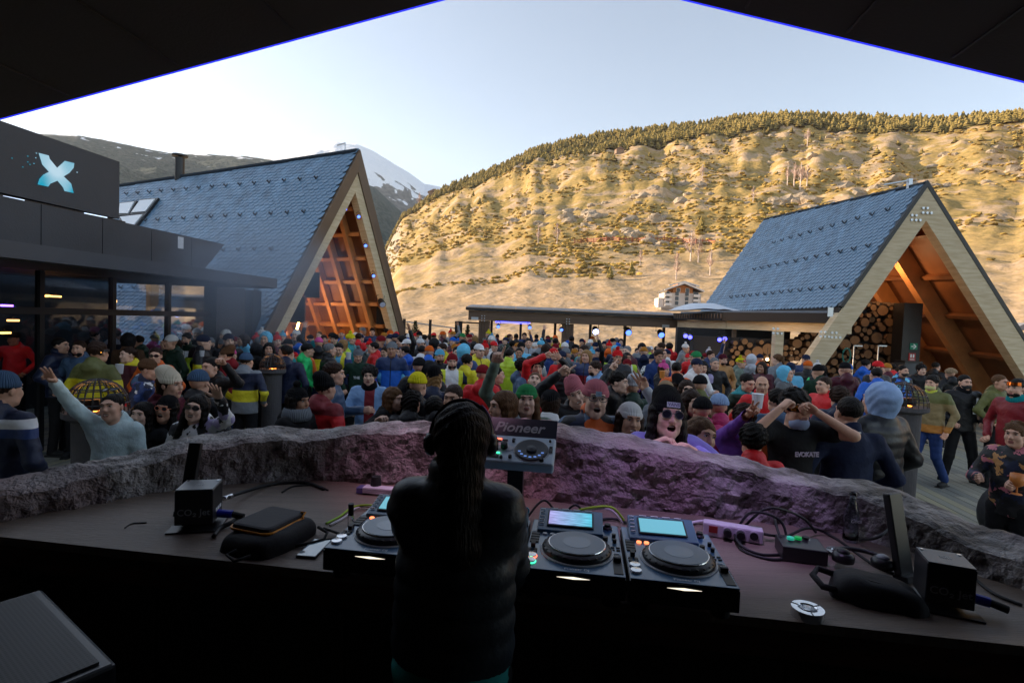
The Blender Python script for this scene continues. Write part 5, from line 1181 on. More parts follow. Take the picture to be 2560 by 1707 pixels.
# glass bottle
p = on_tab(2125, 1352); t = thing('glass_bottle', 'small clear contour bottle with white script standing by the rock', 'bottle', p)
m_gl = mat('bottle_glass', (.80, .92, .92), .03, trans=1.0, spec=.6)
a = MB(); a.lathe([(.026, 0), (.030, .01), (.028, .045), (.0255, .07), (.030, .10), (.027, .13), (.014, .17), (.012, .19), (.014, .197), (.014, .205), (.0105, .205), (.0095, .19), (.012, .168), (.024, .128), (.027, .10), (.023, .07), (.025, .045), (.026, .012), (.0, .008)], 20); a.build('glass', m_gl, t, smooth=True)
text_mesh('label_script', 'Coca', .022, m_white, t, Matrix.Translation((0, -.0305, .095)) @ Matrix.Rotation(R(90), 4, 'X'), shear=.35, bold=.0003)
a = MB(); a.lathe([(.031, .086), (.031, .104)], 20); a.build('label_band', m_white, t) if False else None
# ashtrays
def ashtray(px, py, s, label):
    p = on_tab(px, py); t = thing('ashtray', label, 'ashtray', p, R(20)); a = MB()
    a.lathe([(s, 0), (s * 1.02, s * .55), (s * 1.0, s * .60), (s * .62, s * .60), (s * .56, s * .52), (s * .5, s * .2), (0, s * .18)], 36); a.build('bowl', m_chrome, t, smooth=False)
    for k in range(3): an = k * 2.094; a = MB(); a.box((s * .8 * math.cos(an), s * .8 * math.sin(an), s * .61), (s * .42, s * .05, .002), rz=an); a.build('rest_groove', m_metal, t)
ashtray(2018, 1540, .046, 'round steel ashtray near the front edge of the table')
ashtray(2095, 1392, .042, 'second round steel ashtray behind the black pouch')
# headphones lying on the pouch
p = on_tab(2150, 1402, TABZ + .03); t = thing('spare_headphones', 'black headphones with a pale ear cup lying on the black pouch', 'headphones', p, R(-20))
a = MB(); a.tube([(.08 * math.cos(k), .06 * math.sin(k), .02) for k in np.linspace(-.3, 3.5, 14)], .008, 6); a.build('headband', m_side, t, smooth=True)
for k, (x, y) in enumerate(((.065, -.02), (-.06, -.025))): a = MB(); a.lathe([(.0, 0), (.036, .0), (.038, .02), (.03, .032), (0, .034)], 18, (x, y, .0)); o = a.build('ear_cup', m_side, t, smooth=True); a = MB(); a.ball((x, y, .034), (.022, .022, .012), 12, 6); a.build('cup_cap', mat('pale_cap', (.3, .32, .36), .3) if k == 0 else m_key, o, smooth=True)
def pouch(px, py, rx, ry, rz_, rot, label, name, zipm=None, grad=0):
    p = on_tab(px, py); t = thing(name, label, 'bag', p, rot); m_fab = mat('bag_fabric', (.014, .014, .017), .75, bump=.5, bscale=90, bdist=.003)
    V = []; F = []; nu, nv = 40, 16
    for j in range(nv + 1):
        ph = j / nv * math.pi / 2
        for i in range(nu):
            th_ = 2 * math.pi * i / nu; c_, s_ = math.cos(th_), math.sin(th_); e = .55
            x = rx * (abs(c_) ** e) * (1 if c_ > 0 else -1); y = ry * (abs(s_) ** e) * (1 if s_ > 0 else -1)
            k = math.cos(ph) ** .45; z = rz_ * (math.sin(ph) ** .8) * (1 - grad * (x * k / rx))
            q = Vector((x * k, y * k, z)); q += Vector((1, 1, .6)) * .012 * noise.noise(q * 14 + Vector((px, 0, 0))); V.append(q)
    F = [(j * nu + i, j * nu + (i + 1) % nu, (j + 1) * nu + (i + 1) % nu, (j + 1) * nu + i) for j in range(nv) for i in range(nu)]
    new('bag_body', npmesh('bag_body', V, F, m_fab), t); return t
t = pouch(676, 1352, .125, .155, .070, R(-18), 'dark padded backpack with an orange zip lying on the table', 'backpack', grad=-.1)
m_zip = mat('orange_zip', (.75, .28, .01), .5); m_fab2 = mat('bag_pocket', (.020, .018, .022), .7, bump=.4, bscale=70, bdist=.003)
def rrect(w_, h_, r, z, n_=6, tilt=0):
    out = []
    for cx, cy, a0 in ((w_ - r, h_ - r, 0), (-w_ + r, h_ - r, 90), (-w_ + r, -h_ + r, 180), (w_ - r, -h_ + r, 270)):
        for k in range(n_): an = R(a0 + 90 * k / (n_ - 1)); out.append(Vector((cx + r * math.cos(an), cy + r * math.sin(an), z)))
    return out
pk = rrect(.088, .105, .03, .058); a = MB(); a.M = Matrix.Translation((-.015, .01, 0)); a.extr(pk, (0, 0, .030)); a.build('front_pocket', m_fab2, t, bevel=.012)
a = MB(); a.M = Matrix.Translation((-.015, .01, .012)); zz = rrect(.092, .109, .032, .058); a.tube(zz[8:] + zz[:1], .0045, 6); a.build('zip', m_zip, t)
a = MB(); a.tube([(.06, .09, .09), (.075, .10, .088), (.08, .075, .075)], .004, 5); a.build('zip_pull', m_zip, t)
a = MB(); a.tube([(.12, .12, .03), (.17, .11, .02), (.185, .07, .01), (.165, .03, .01), (.13, -.02, .01)], .006, 6); a.build('strap', m_rubber, t, smooth=True)
a = MB(); a.tube([(.13, .14, .02), (.20, .14, .01), (.215, .10, .008), (.15, .02, .008)], .005, 6); a.build('strap', m_rubber, t, smooth=True)
a = MB(); a.tube([(.0, -.16, .03), (-.02, -.185, .02), (.03, -.20, .012), (.06, -.16, .02)], .005, 6); a.build('loop', m_rubber, t, smooth=True)
# low tail of the backpack behind the pocket
t = pouch(2190, 1500, .135, .078, .075, R(-22), 'black zipped pouch in front of the right gas jet box', 'pouch', grad=.15)
a = MB(); a.tube([(-.12, .03, .05), (-.165, .04, .055), (-.185, .0, .045), (-.16, -.045, .03), (-.11, -.05, .03)], .011, 6); a.build('handle', m_rubber, t, smooth=True)
a = MB(); a.tube([(-.10, -.02, .062), (-.03, -.035, .073), (.05, -.04, .066), (.11, -.03, .045)], .003, 5); a.build('zip', m_key, t); a = MB(); a.box((-.095, -.02, .064), (.022, .008, .003)); a.build('tag', m_white, t)
# vape / small bottle on the left player, loose strap, wire
p = P(878, 1300, 1.93); t = thing('small_vial', 'little dark vial standing at the left edge of the left player', 'vial', on_tab(876, 1330)); a = MB(); a.cyl((0, 0, 0), (0, 0, .07), .013, 12); a.build('vial', m_gl, t); a = MB(); a.cyl((0, 0, .07), (0, 0, .115), .011, 12); a.build('cap', m_key, t)
cable([(535, 1340, .0), (550, 1320, .01), (580, 1305, .02), (600, 1290, .02)], .009, m_cab, 'short black strap lying between the gas jet box and the backpack', 'strap')
cable([(312, 1319, 0), (330, 1308, 0), (366, 1306, 0)], .0025, m_cab, 'little curved wire on the left end of the table', 'wire')
# monitor speaker with perforated grille, lower left
m_perf = bpy.data.materials.new('perforated_grille'); m_perf.use_nodes = True; n = m_perf.node_tree.nodes; l = m_perf.node_tree.links; b = n['Principled BSDF']
tc = n.new('ShaderNodeTexCoord'); vo = n.new('ShaderNodeTexVoronoi'); vo.inputs['Scale'].default_value = 95; vo.inputs['Randomness'].default_value = 0.0; l.new(tc.outputs['Object'], vo.inputs[0])
cr = n.new('ShaderNodeMapRange'); cr.inputs[1].default_value = .30; cr.inputs[2].default_value = .42; l.new(vo.outputs[0], cr.inputs[0]); l.new(mix_(cr.outputs[0], (.001, .001, .001), (.035, .035, .034)), b.inputs['Base Color']); b.inputs['Roughness'].default_value = .5
t = thing('monitor_speaker', 'black monitor speaker with a perforated grille standing under the table at the left', 'loudspeaker'); 
c = P(-110, 1620, 1.36); t.location = (c.x, c.y, c.z - .76); t.rotation_euler = (0, 0, R(-35))
a = MB(); a.box((0, 0, .36), (.62, .5, .72)); a.build('cabinet', m_side, t, bevel=.01)
a = MB(); a.box((0, -.255, .36), (.56, .012, .66)); a.build('grille', m_perf, t); a = MB(); a.box((0, 0, .724), (.56, .44, .006)); a.build('top_grille', m_perf, t)
# case behind the performer, purple light painted into its colour
c = B(-.42, 1.42, 0); t = thing('flight_case', 'low case with a magenta lit side standing beside the performer', 'case', (c.x, c.y, FLOORZ), R(10)); a = MB(); a.box((0, 0, .30), (.16, .2, .6)); a.build('box', mat('mauve_case', (.22, .07, .16), .7), t, bevel=.006); a = MB(); a.box((0, 0, .61), (.165, .205, .012)); a.build('lid', mat('mauve_lid', (.25, .10, .2), .7), t)
# ================================================================== PEOPLE
class Fld:
    def __init__(s, lo, hi, h):
        s.lo = np.array(lo, float); s.h = h; s.n = np.maximum(4, np.ceil((np.array(hi) - s.lo) / h).astype(int) + 1)
        s.ax = [s.lo[i] + h * np.arange(s.n[i]) for i in range(3)]; s.D = np.full(s.n, 1.0)
    def sub(s, lo, hi):
        i0 = np.clip(np.floor((np.array(lo) - s.lo) / s.h).astype(int), 0, s.n); i1 = np.clip(np.ceil((np.array(hi) - s.lo) / s.h).astype(int) + 1, 0, s.n)
        sl = tuple(slice(a, b) for a, b in zip(i0, i1))
        return sl, s.ax[0][sl[0]][:, None, None], s.ax[1][sl[1]][None, :, None], s.ax[2][sl[2]][None, None, :]
    def comb(s, sl, d, k, cut):
        D = s.D[sl]
        if cut:
            d = -d; h = np.maximum(k - np.abs(D - d), 0) / k if k else 0; s.D[sl] = np.maximum(D, d) + (h * h * k / 4 if k else 0)
        else:
            h = np.maximum(k - np.abs(D - d), 0) / k if k else 0; s.D[sl] = np.minimum(D, d) - (h * h * k / 4 if k else 0)
    def cap(s, a, b, ra, rb=None, k=.03, cut=False, fy=1.0):
        a = np.array(a, float); b = np.array(b, float); rb = ra if rb is None else rb; m = max(ra, rb) + k + 2 * s.h
        my = m / min(fy, 1)
        sl, X, Y, Z_ = s.sub(np.minimum(a, b) - [m, my, m], np.maximum(a, b) + [m, my, m])
        if 0 in s.D[sl].shape: return s
        ba = b - a; bb = (ba ** 2).sum() + 1e-9
        t = np.clip(((X - a[0]) * ba[0] + (Y - a[1]) * ba[1] + (Z_ - a[2]) * ba[2]) / bb, 0, 1)
        d = np.sqrt((X - a[0] - t * ba[0]) ** 2 + ((Y - a[1] - t * ba[1]) * fy) ** 2 + (Z_ - a[2] - t * ba[2]) ** 2) - (ra + (rb - ra) * t)
        s.comb(sl, d, k, cut); return s
    def ell(s, c, r, k=.02, cut=False):
        c = np.array(c, float); r = np.array(r, float); m = r + k + 2 * s.h
        sl, X, Y, Z_ = s.sub(c - m, c + m)
        if 0 in s.D[sl].shape: return s
        q = np.sqrt(((X - c[0]) / r[0]) ** 2 + ((Y - c[1]) / r[1]) ** 2 + ((Z_ - c[2]) / r[2]) ** 2)
        q2 = np.sqrt(((X - c[0]) / r[0] ** 2) ** 2 + ((Y - c[1]) / r[1] ** 2) ** 2 + ((Z_ - c[2]) / r[2] ** 2) ** 2) + 1e-9
        s.comb(sl, q * (q - 1) / q2, k, cut); return s
    def plane(s, p, nn, k=.01):       # keeps the side where (x - p).nn < 0
        d = (s.ax[0][:, None, None] - p[0]) * nn[0] + (s.ax[1][None, :, None] - p[1]) * nn[1] + (s.ax[2][None, None, :] - p[2]) * nn[2]
        h = np.maximum(k - np.abs(s.D - d), 0) / k; s.D = np.maximum(s.D, d) + h * h * k / 4; return s
    def wrink(s, amp, fr, sd=0.0):
        X, Y, Z_ = s.ax[0][:, None, None], s.ax[1][None, :, None], s.ax[2][None, None, :]
        s.D = s.D + amp * (np.sin(fr * (X * .8 + Z_ * 1.3) + sd + 2.2 * np.sin(fr * .7 * Y + sd * 2)) * np.sin(fr * (Z_ * .9 - Y * 1.1) + 1.7 * np.sin(fr * .6 * X + sd)) ); return s
    def mesh(s):
        D = s.D; S = D < 0; nx, ny, nz = D.shape
        cs = list(itertools.product((0, 1), repeat=3)); cnt = np.zeros((nx - 1, ny - 1, nz - 1), np.int8)
        for i, j, k in cs: cnt += S[i:nx - 1 + i, j:ny - 1 + j, k:nz - 1 + k]
        act = (cnt > 0) & (cnt < 8); I = np.argwhere(act); idx = np.full(act.shape, -1, np.int32); idx[act] = np.arange(len(I))
        pos = np.zeros((len(I), 3)); w_ = np.zeros(len(I))
        for a in cs:
            for ax in range(3):
                if a[ax]: continue
                b = list(a); b[ax] = 1
                da = D[I[:, 0] + a[0], I[:, 1] + a[1], I[:, 2] + a[2]]; db = D[I[:, 0] + b[0], I[:, 1] + b[1], I[:, 2] + b[2]]
                m = (da < 0) != (db < 0); t = np.where(m, da / np.where(da == db, 1, da - db), 0)
                p = np.array(a, float)[None, :] + 0 * pos; p[:, ax] += t; pos[m] += p[m]; w_[m] += 1
        V = s.lo + s.h * (I + pos / w_[:, None]); F = []
        for ax in range(3):
            u, v = [(1, 2), (2, 0), (0, 1)][ax]
            sl0 = [slice(1, -1)] * 3; sl1 = [slice(1, -1)] * 3; sl0[ax] = slice(0, -1); sl1[ax] = slice(1, None)
            A, B_ = S[tuple(sl0)], S[tuple(sl1)]
            for pol, M in ((0, A & ~B_), (1, ~A & B_)):
                E = np.argwhere(M)
                if not len(E): continue
                off = np.array([1, 1, 1]); off[ax] = 0; E = E + off
                def cell(du, dv):
                    q = E.copy(); q[:, u] += du; q[:, v] += dv; return idx[q[:, 0], q[:, 1], q[:, 2]]
                q = np.stack([cell(-1, -1), cell(0, -1), cell(0, 0), cell(-1, 0)], 1)
                F.append(q if pol == 0 else q[:, ::-1])
        F = np.vstack(F); F = F[(F >= 0).all(1)]
        return V, F
m_skin = mat('skin', (.5, .3, .2), .52, obj_color=True, var=.10, vscale=25, sss=.0, bump=.05, bscale=180, bdist=.002)
m_lip = mat('lips', (.30, .11, .09), .45); m_mouth = mat('mouth', (.05, .008, .008), .5); m_teeth = mat('teeth', (.75, .70, .62), .3); m_eyew = mat('eye', (.55, .53, .5), .25); m_iris = mat('iris', (.02, .012, .008), .15); m_brow = mat('eyebrow', (.035, .022, .015), .9)
m_tongue = mat('tongue', (.40, .08, .07), .4)
SKM = [m_skin, m_lip, m_mouth, m_teeth, m_eyew, m_iris, m_brow, m_tongue]
m_cloth = mat('cloth', obj_color=True, rough=.78, var=.22, vscale=6, bump=.45, bscale=11, bdist=.03, spec=.25)
m_shell = mat('shell_fabric', obj_color=True, rough=.5, var=.16, vscale=5, bump=.55, bscale=9, bdist=.04, spec=.35)
m_puff = mat('puffer_fabric', obj_color=True, rough=.42, var=.12, vscale=6, bump=.3, bscale=16, bdist=.02, spec=.4)
def blocked(m):
    """zip line down the front; on some people the shoulders are of another colour"""
    m = m.copy(); n = m.node_tree.nodes; l = m.node_tree.links; b = n['Principled BSDF']; src = b.inputs['Base Color'].links[0].from_socket
    oi = n.new('ShaderNodeObjectInfo'); tc = n.new('ShaderNodeTexCoord'); sp = n.new('ShaderNodeSeparateXYZ'); l.new(tc.outputs['Object'], sp.inputs[0])
    def mth(op, a, b_):
        t = n.new('ShaderNodeMath'); t.operation = op
        for i, q in enumerate((a, b_)):
            if isinstance(q, (int, float)): t.inputs[i].default_value = q
            else: l.new(q, t.inputs[i])
        return t.outputs[0]
    cr = n.new('ShaderNodeValToRGB'); cr.color_ramp.interpolation = 'CONSTANT'; e = cr.color_ramp.elements; l.new(oi.outputs['Random'], cr.inputs[0])
    cols = [(0, (.012, .012, .016, 1)), (.16, (.02, .04, .12, 1)), (.26, (.35, .37, .40, 1)), (.34, (.10, .11, .12, 1)), (.42, (.5, .5, .5, 1))]
    while len(e) < len(cols): e.new(.5)
    for q, (p_, c_) in zip(e, cols): q.position = p_; q.color = c_
    yoke = mth('MULTIPLY', mth('GREATER_THAN', sp.outputs[2], 1.27), mth('LESS_THAN', oi.outputs['Random'], .42))
    zp = mth('MULTIPLY', mth('LESS_THAN', mth('ABSOLUTE', sp.outputs[0], 0), .007), mth('LESS_THAN', sp.outputs[1], 0))
    m1 = n.new('ShaderNodeMix'); m1.data_type = 'RGBA'; l.new(yoke, m1.inputs[0]); l.new(src, m1.inputs[6]); l.new(cr.outputs[0], m1.inputs[7])
    m2 = n.new('ShaderNodeMix'); m2.data_type = 'RGBA'; l.new(zp, m2.inputs[0]); l.new(m1.outputs[2], m2.inputs[6]); m2.inputs[7].default_value = (.01, .01, .012, 1); l.new(m2.outputs[2], b.inputs['Base Color']); return m
m_shell_c = blocked(m_shell); m_puff_c = blocked(m_puff)
m_knit = bpy.data.materials.new('knit'); m_knit.use_nodes = True; n = m_knit.node_tree.nodes; l = m_knit.node_tree.links; b = n['Principled BSDF']; b.inputs['Roughness'].default_value = .9; b.inputs['Specular IOR Level'].default_value = .15
oi = n.new('ShaderNodeObjectInfo'); l.new(oi.outputs['Color'], b.inputs['Base Color']); tc = n.new('ShaderNodeTexCoord')
wv = n.new('ShaderNodeTexWave'); wv.wave_type = 'BANDS'; wv.bands_direction = 'X'; wv.inputs['Scale'].default_value = 55; wv.inputs['Distortion'].default_value = 1.0
vm = n.new('ShaderNodeVectorMath'); vm.operation = 'NORMALIZE'; l.new(tc.outputs['Object'], vm.inputs[0])
gr = n.new('ShaderNodeTexGradient'); gr.gradient_type = 'RADIAL'; l.new(tc.outputs['Object'], gr.inputs[0]); cx = n.new('ShaderNodeCombineXYZ'); l.new(gr.outputs['Fac'], cx.inputs[0]); l.new(cx.outputs[0], wv.inputs[0])
wv.inputs['Scale'].default_value = 14; bp = n.new('ShaderNodeBump'); bp.inputs['Strength'].default_value = .8; bp.inputs['Distance'].default_value = .006; l.new(wv.outputs[0], bp.inputs['Height']); l.new(bp.outputs[0], b.inputs['Normal'])
m_hair = mat('hair', obj_color=True, rough=.5, var=.35, vscale=30, stretch=(3, 3, .5), bump=.9, bscale=45, bdist=.012, spec=.18)
m_jean = mat('jeans', (.045, .09, .20), .85, col2=(.09, .15, .28), var=.5, vscale=5, bump=.4, bscale=14)
m_fur = mat('fur', obj_color=True, rough=.95, var=.5, vscale=60, bump=1, bscale=120, bdist=.02)
# ---- heads -------------------------------------------------------
def head_mesh(expr, h=.0058, fem=0):
    f = Fld((-.10, -.13, -.25), (.10, .125, .13), h)
    f.ell((0, .018, .030), (.073, .093, .086), 0)
    f.ell((0, -.030, -.018), (.061 - .003 * fem, .062, .086), .03)
    f.cap((-.032 + .006 * fem, -.030, -.070), (.032 - .006 * fem, -.030, -.070), .034, .034, .03)
    f.ell((0, -.070, -.092), (.022, .020, .020), .03)
    for s_ in (-1, 1):
        f.ell((s_ * .036, -.066, -.026), (.022, .020, .022), .025)
        f.cap((s_ * .012, -.088, .034), (s_ * .040, -.076, .036), .010, .008, .018)
        f.ell((s_ * .030, -.100, .012), (.016, .016, .012), .012, True)
        f.ell((s_ * .073, .008, -.002), (.010, .018, .030), .008)
        f.ell((s_ * .009, -.096, -.026), (.008, .010, .007), .008)
    f.cap((0, -.086, .020), (0, -.104, -.020), .0075, .0115, .014)
    jaw = -.010 if expr in ('laugh',) else 0
    f.cap((-.018, -.086, -.052), (.018, -.086, -.052), .0075, .0075, .012)
    f.cap((-.016, -.083, -.066 + jaw), (.016, -.083, -.066 + jaw), .0080, .008, .012)
    if expr == 'pout': f.ell((0, -.092, -.058), (.015, .014, .014), .012)
    if expr == 'laugh':
        f.ell((0, -.086, -.062), (.021, .030, .018), .004, True); f.ell((0, -.066, -.104), (.024, .02, .018), .03)
    if expr == 'smile': f.ell((0, -.092, -.058), (.021, .018, .0065), .003, True)
    f.cap((0, .012, -.07), (0, .035, -.235), .050, .052, .03)
    V, F = f.mesh(); C_ = V[F].mean(1); mi = np.zeros(len(F), int)
    x, y, z = C_.T; ax_ = np.abs(x)
    mi[(ax_ < .022) & (y < -.080) & (z < -.044) & (z > -.076 + jaw) & ((ax_ / .022) ** 2 + ((z + .059) / .016) ** 2 < 1)] = 1
    if expr == 'laugh': mi[((ax_ / .0205) ** 2 + ((z + .062) / .0185) ** 2 < 1) & (y > -.088) & (y < -.045) & (z > -.085)] = 2
    if expr == 'smile': mi[((ax_ / .021) ** 2 + ((z + .058) / .0068) ** 2 < 1) & (y < -.06) & (y > -.088)] = 3
    V = V.tolist(); F = [tuple(q) for q in F.tolist()]; mi = mi.tolist(); mb = MB(); mb.v = V; mb.f = F; mb.mi = mi
    op = .0060 if expr in ('neutral', 'pout') else .0042
    for s_ in (-1, 1):
        mb.ball((s_ * .030, -.0795, .0125), (.0135, .0105, op + .0015), 10, 6, 4); mb.ball((s_ * .030, -.0865, .0125), (.0062, .005, op + .001), 8, 6, 5)
        mb.tube([(s_ * .013, -.0965, .030), (s_ * .028, -.0975, .036), (s_ * .044, -.0855, .031)], [.0034, .0036, .002], 5, 6)
        mb.tube([(s_ * .016, -.092, .0185 ), (s_ * .030, -.0935, .0205), (s_ * .043, -.084, .0165)], [.0014, .002, .0014], 4, 6)
    if expr == 'laugh':
        mb.tube([(x_, -.080 + 6 * x_ * x_, -.0505) for x_ in (-.016, -.008, 0, .008, .016)], .0042, 5, 3); mb.ball((0, -.068, -.078), (.013, .014, .006), 8, 5, 7)
    return mb
def hair_mesh(kind, h=.010, sd=0):
    """meshes in head coordinates: hair and hats"""
    big = kind in ('long', 'longback', 'hood', 'bigcurly', 'pony')
    f = Fld((-.17, -.16, -.42 if big else -.16), (.17, .24, .26), h)
    fc = lambda zz, yy=-.062: f.ell((0, -.135, -.055), (.075, .10, .125 + zz), .012, True)
    if kind == 'short':
        f.ell((0, .024, .042), (.080, .099, .086), 0); f.plane((0, .0, -.030), (0, -.75, -.65), .02); f.ell((0, -.115, -.005), (.066, .082, .083), .010, True); f.wrink(.003, 90, sd)
    if kind == 'wavy':
        f.ell((0, .022, .052), (.086, .106, .092), 0); f.plane((0, .0, -.045), (0, -.75, -.65), .02); f.ell((0, -.12, -.008), (.066, .082, .086), .012, True); f.wrink(.006, 60, sd)
    if kind == 'curly':
        f.ell((0, .025, .048), (.100, .112, .100), 0); f.plane((0, -.0, -.08), (0, -.2, -.95), .02); f.ell((0, -.13, -.022), (.070, .088, .098), .012, True); f.wrink(.010, 75, sd)
    if kind in ('long', 'longback', 'bigcurly'):
        f.ell((0, .022, .040), (.086, .104, .090), 0)
        if kind == 'long':
            for s_ in (-1, 1): f.cap((s_ * .072, .005, .02), (s_ * .095, -.015, -.27), .030, .034, .04, fy=.8)
        f.cap((0, .065, .0), (0, .09, -.30), .075, .07, .05, fy=1.4)
        f.ell((0, -.122, -.030), (.062, .088, .110), .012, True); f.wrink(.0045 if kind != 'bigcurly' else .014, 55, sd)
    if kind == 'pony':
        f.ell((0, .022, .038), (.078, .098, .087), 0); f.plane((0, .0, -.035), (0, -.75, -.65), .02); f.ell((0, -.115, .0), (.066, .085, .085), .010, True)
        f.cap((0, .12, .06), (0, .15, -.14), .030, .018, .02); f.wrink(.003, 60, sd)
    if kind == 'bun':
        f.ell((0, .022, .038), (.078, .098, .087), 0); f.plane((0, .0, -.035), (0, -.75, -.65), .02); f.ell((0, -.115, .0), (.066, .085, .085), .010, True); f.ell((0, .10, .09), (.04, .04, .04), .02); f.wrink(.003, 60, sd)
    if kind in ('beanie', 'slouch', 'pom', 'bobble'):
        f.ell((0, .020, .056), (.085, .103, .086 if kind != 'slouch' else .090), 0)
        if kind == 'slouch': f.ell((0, .07, .13), (.07, .07, .055), .05)
        f.plane((0, 0, .022), (0, .12, -1), .008)
        V0 = f.D.copy()
        q = Fld(f.lo, f.lo + (f.n - 1) * f.h, h); q.ell((0, .018, .044), (.092, .110, .090), 0); q.plane((0, 0, .022), (0, .10, -1), .012); q.plane((0, 0, .070), (0, -.10, 1), .012)
        mm = min(f.D.shape[i] for i in range(3)); sh = tuple(min(a, b_) for a, b_ in zip(f.D.shape, q.D.shape)); sl = tuple(slice(0, k) for k in sh)
        f.D[sl] = np.minimum(f.D[sl], q.D[sl])
        if kind in ('pom', 'bobble'): f.ell((0, .02, .165), (.036, .036, .034), .004); f.wrink(.003, 120, 1)
    if kind in ('cap', 'capback'):
        f.ell((0, .018, .050), (.086, .105, .088), 0); f.plane((0, 0, .034), (0, .1, -1), .008)
        yb = -1 if kind == 'cap' else 1
        f.ell((0, .018 + yb * .125, .040), (.060, .055, .008), .01)
    if kind == 'hood':
        f.ell((0, .045, .030), (.112, .125, .125), 0); f.cap((0, .04, -.06), (0, .045, -.13), .085, .085, .05); f.ell((0, -.125, -.02), (.080, .11, .115), .02, True); f.wrink(.004, 40, 1)
    if kind == 'furhat':
        f.ell((0, .018, .060), (.085, .10, .080), 0); f.plane((0, 0, .03), (0, .1, -1), .01); f.cap((-.05, .02, .05), (.05, .02, .05), .065, .065, .02, fy=.72); f.wrink(.006, 110, 2); f.plane((0, 0, .005), (0, 0, -1), .02)
    V, F = f.mesh()
    return V, F
HAIRM = {}
def get_hair(kind, fine):
    key = (kind, fine)
    if key not in HAIRM:
        V, F = hair_mesh(kind, .0075 if fine else .012)
        m = m_knit if kind in ('beanie', 'slouch', 'pom', 'bobble') else m_cloth if kind in ('cap', 'capback', 'hood') else m_fur if kind == 'furhat' else m_hair
        HAIRM[key] = npmesh({'beanie': 'beanie', 'slouch': 'beanie', 'pom': 'beanie', 'bobble': 'beanie', 'cap': 'cap', 'capback': 'cap', 'hood': 'hood', 'furhat': 'fur_hat'}.get(kind, 'hair'), V, F, m)
    return HAIRM[key]
# ---- hands --------------------------------------------------------
def hand_field(g, h=.0045):
    """right hand, wrist at the origin, fingers along +Z, palm towards -Y, thumb on the -X side"""
    f = Fld((-.085, -.09, -.05), (.075, .05, .22), h)
    f.cap((0, .0, -.05), (0, 0, .0), .024, .024, .02, fy=1.25)
    f.cap((-.020, 0, .030), (-.024, 0, .078), .018, .016, .02, fy=1.35); f.cap((.0, 0, .025), (.0, 0, .082), .020, .016, .02, fy=1.35); f.cap((.018, 0, .030), (.024, 0, .074), .018, .015, .02, fy=1.35)
    ext = {'open': (1, 1, 1, 1, 1), 'three': (0, 1, 1, 1, 0), 'peace': (0, 1, 1, 0, 0), 'point': (0, 1, 0, 0, 0), 'fist': (0, 0, 0, 0, 0), 'fistup': (0, 1, 0, 0, 0), 'relax': (.5, .55, .5, .45, .4), 'horn': (1, 1, 0, 0, 1), 'grip': (.3, .15, .15, .15, .15)}[g]
    L = [0, .075, .084, .077, .060]; bx = [0, -.029, -.010, .009, .027]; sp = {'open': .16, 'three': .13, 'peace': .22}.get(g, .04)
    for i in range(1, 5):
        e = ext[i]; p = np.array((bx[i], 0, .083 - .004 * abs(i - 2))); an = (i - 2.4) * sp * (1 if e > .8 else .3); l1, l2, l3 = L[i] * .45, L[i] * .30, L[i] * .25; curl = (1 - e) * 1.55; r = .0088 if i < 4 else .0075; a0 = curl * .75
        for k, ll in enumerate((l1, l2, l3)):
            d = np.array((math.sin(an) * math.cos(a0), -math.sin(a0), math.cos(an) * math.cos(a0))); q = p + d * ll
            f.cap(p, q, r * (1 - .06 * k), r * (.95 - .06 * k), .004 if k else .008); p = q; a0 += curl * (1.0 if k == 0 else .75) + (.06)
    e = ext[0]; p = np.array((-.022, -.006, .020)); d1 = np.array((-.75, -.25, .62)) if e > .7 else np.array((-.42, -.55, .72)); d1 /= np.linalg.norm(d1); q = p + d1 * .042; f.cap(p, q, .014, .0115, .012)
    d2 = np.array((-.55, -.15, .82)) if e > .7 else np.array((.55, -.38, .75)); d2 /= np.linalg.norm(d2); f.cap(q, q + d2 * .040, .0110, .0088, .004)
    return f
HANDM = {}
def get_hand(g, h=.0045):
    if (g, h) not in HANDM: HANDM[(g, h)] = hand_field(g, h).mesh()
    return HANDM[(g, h)]
HEADM = {}
def get_head(e, fine, fem=0):
    k = (e, fine, fem)
    if k not in HEADM: HEADM[k] = head_mesh(e, .0056 if fine else .0095, fem)
    return HEADM[k]
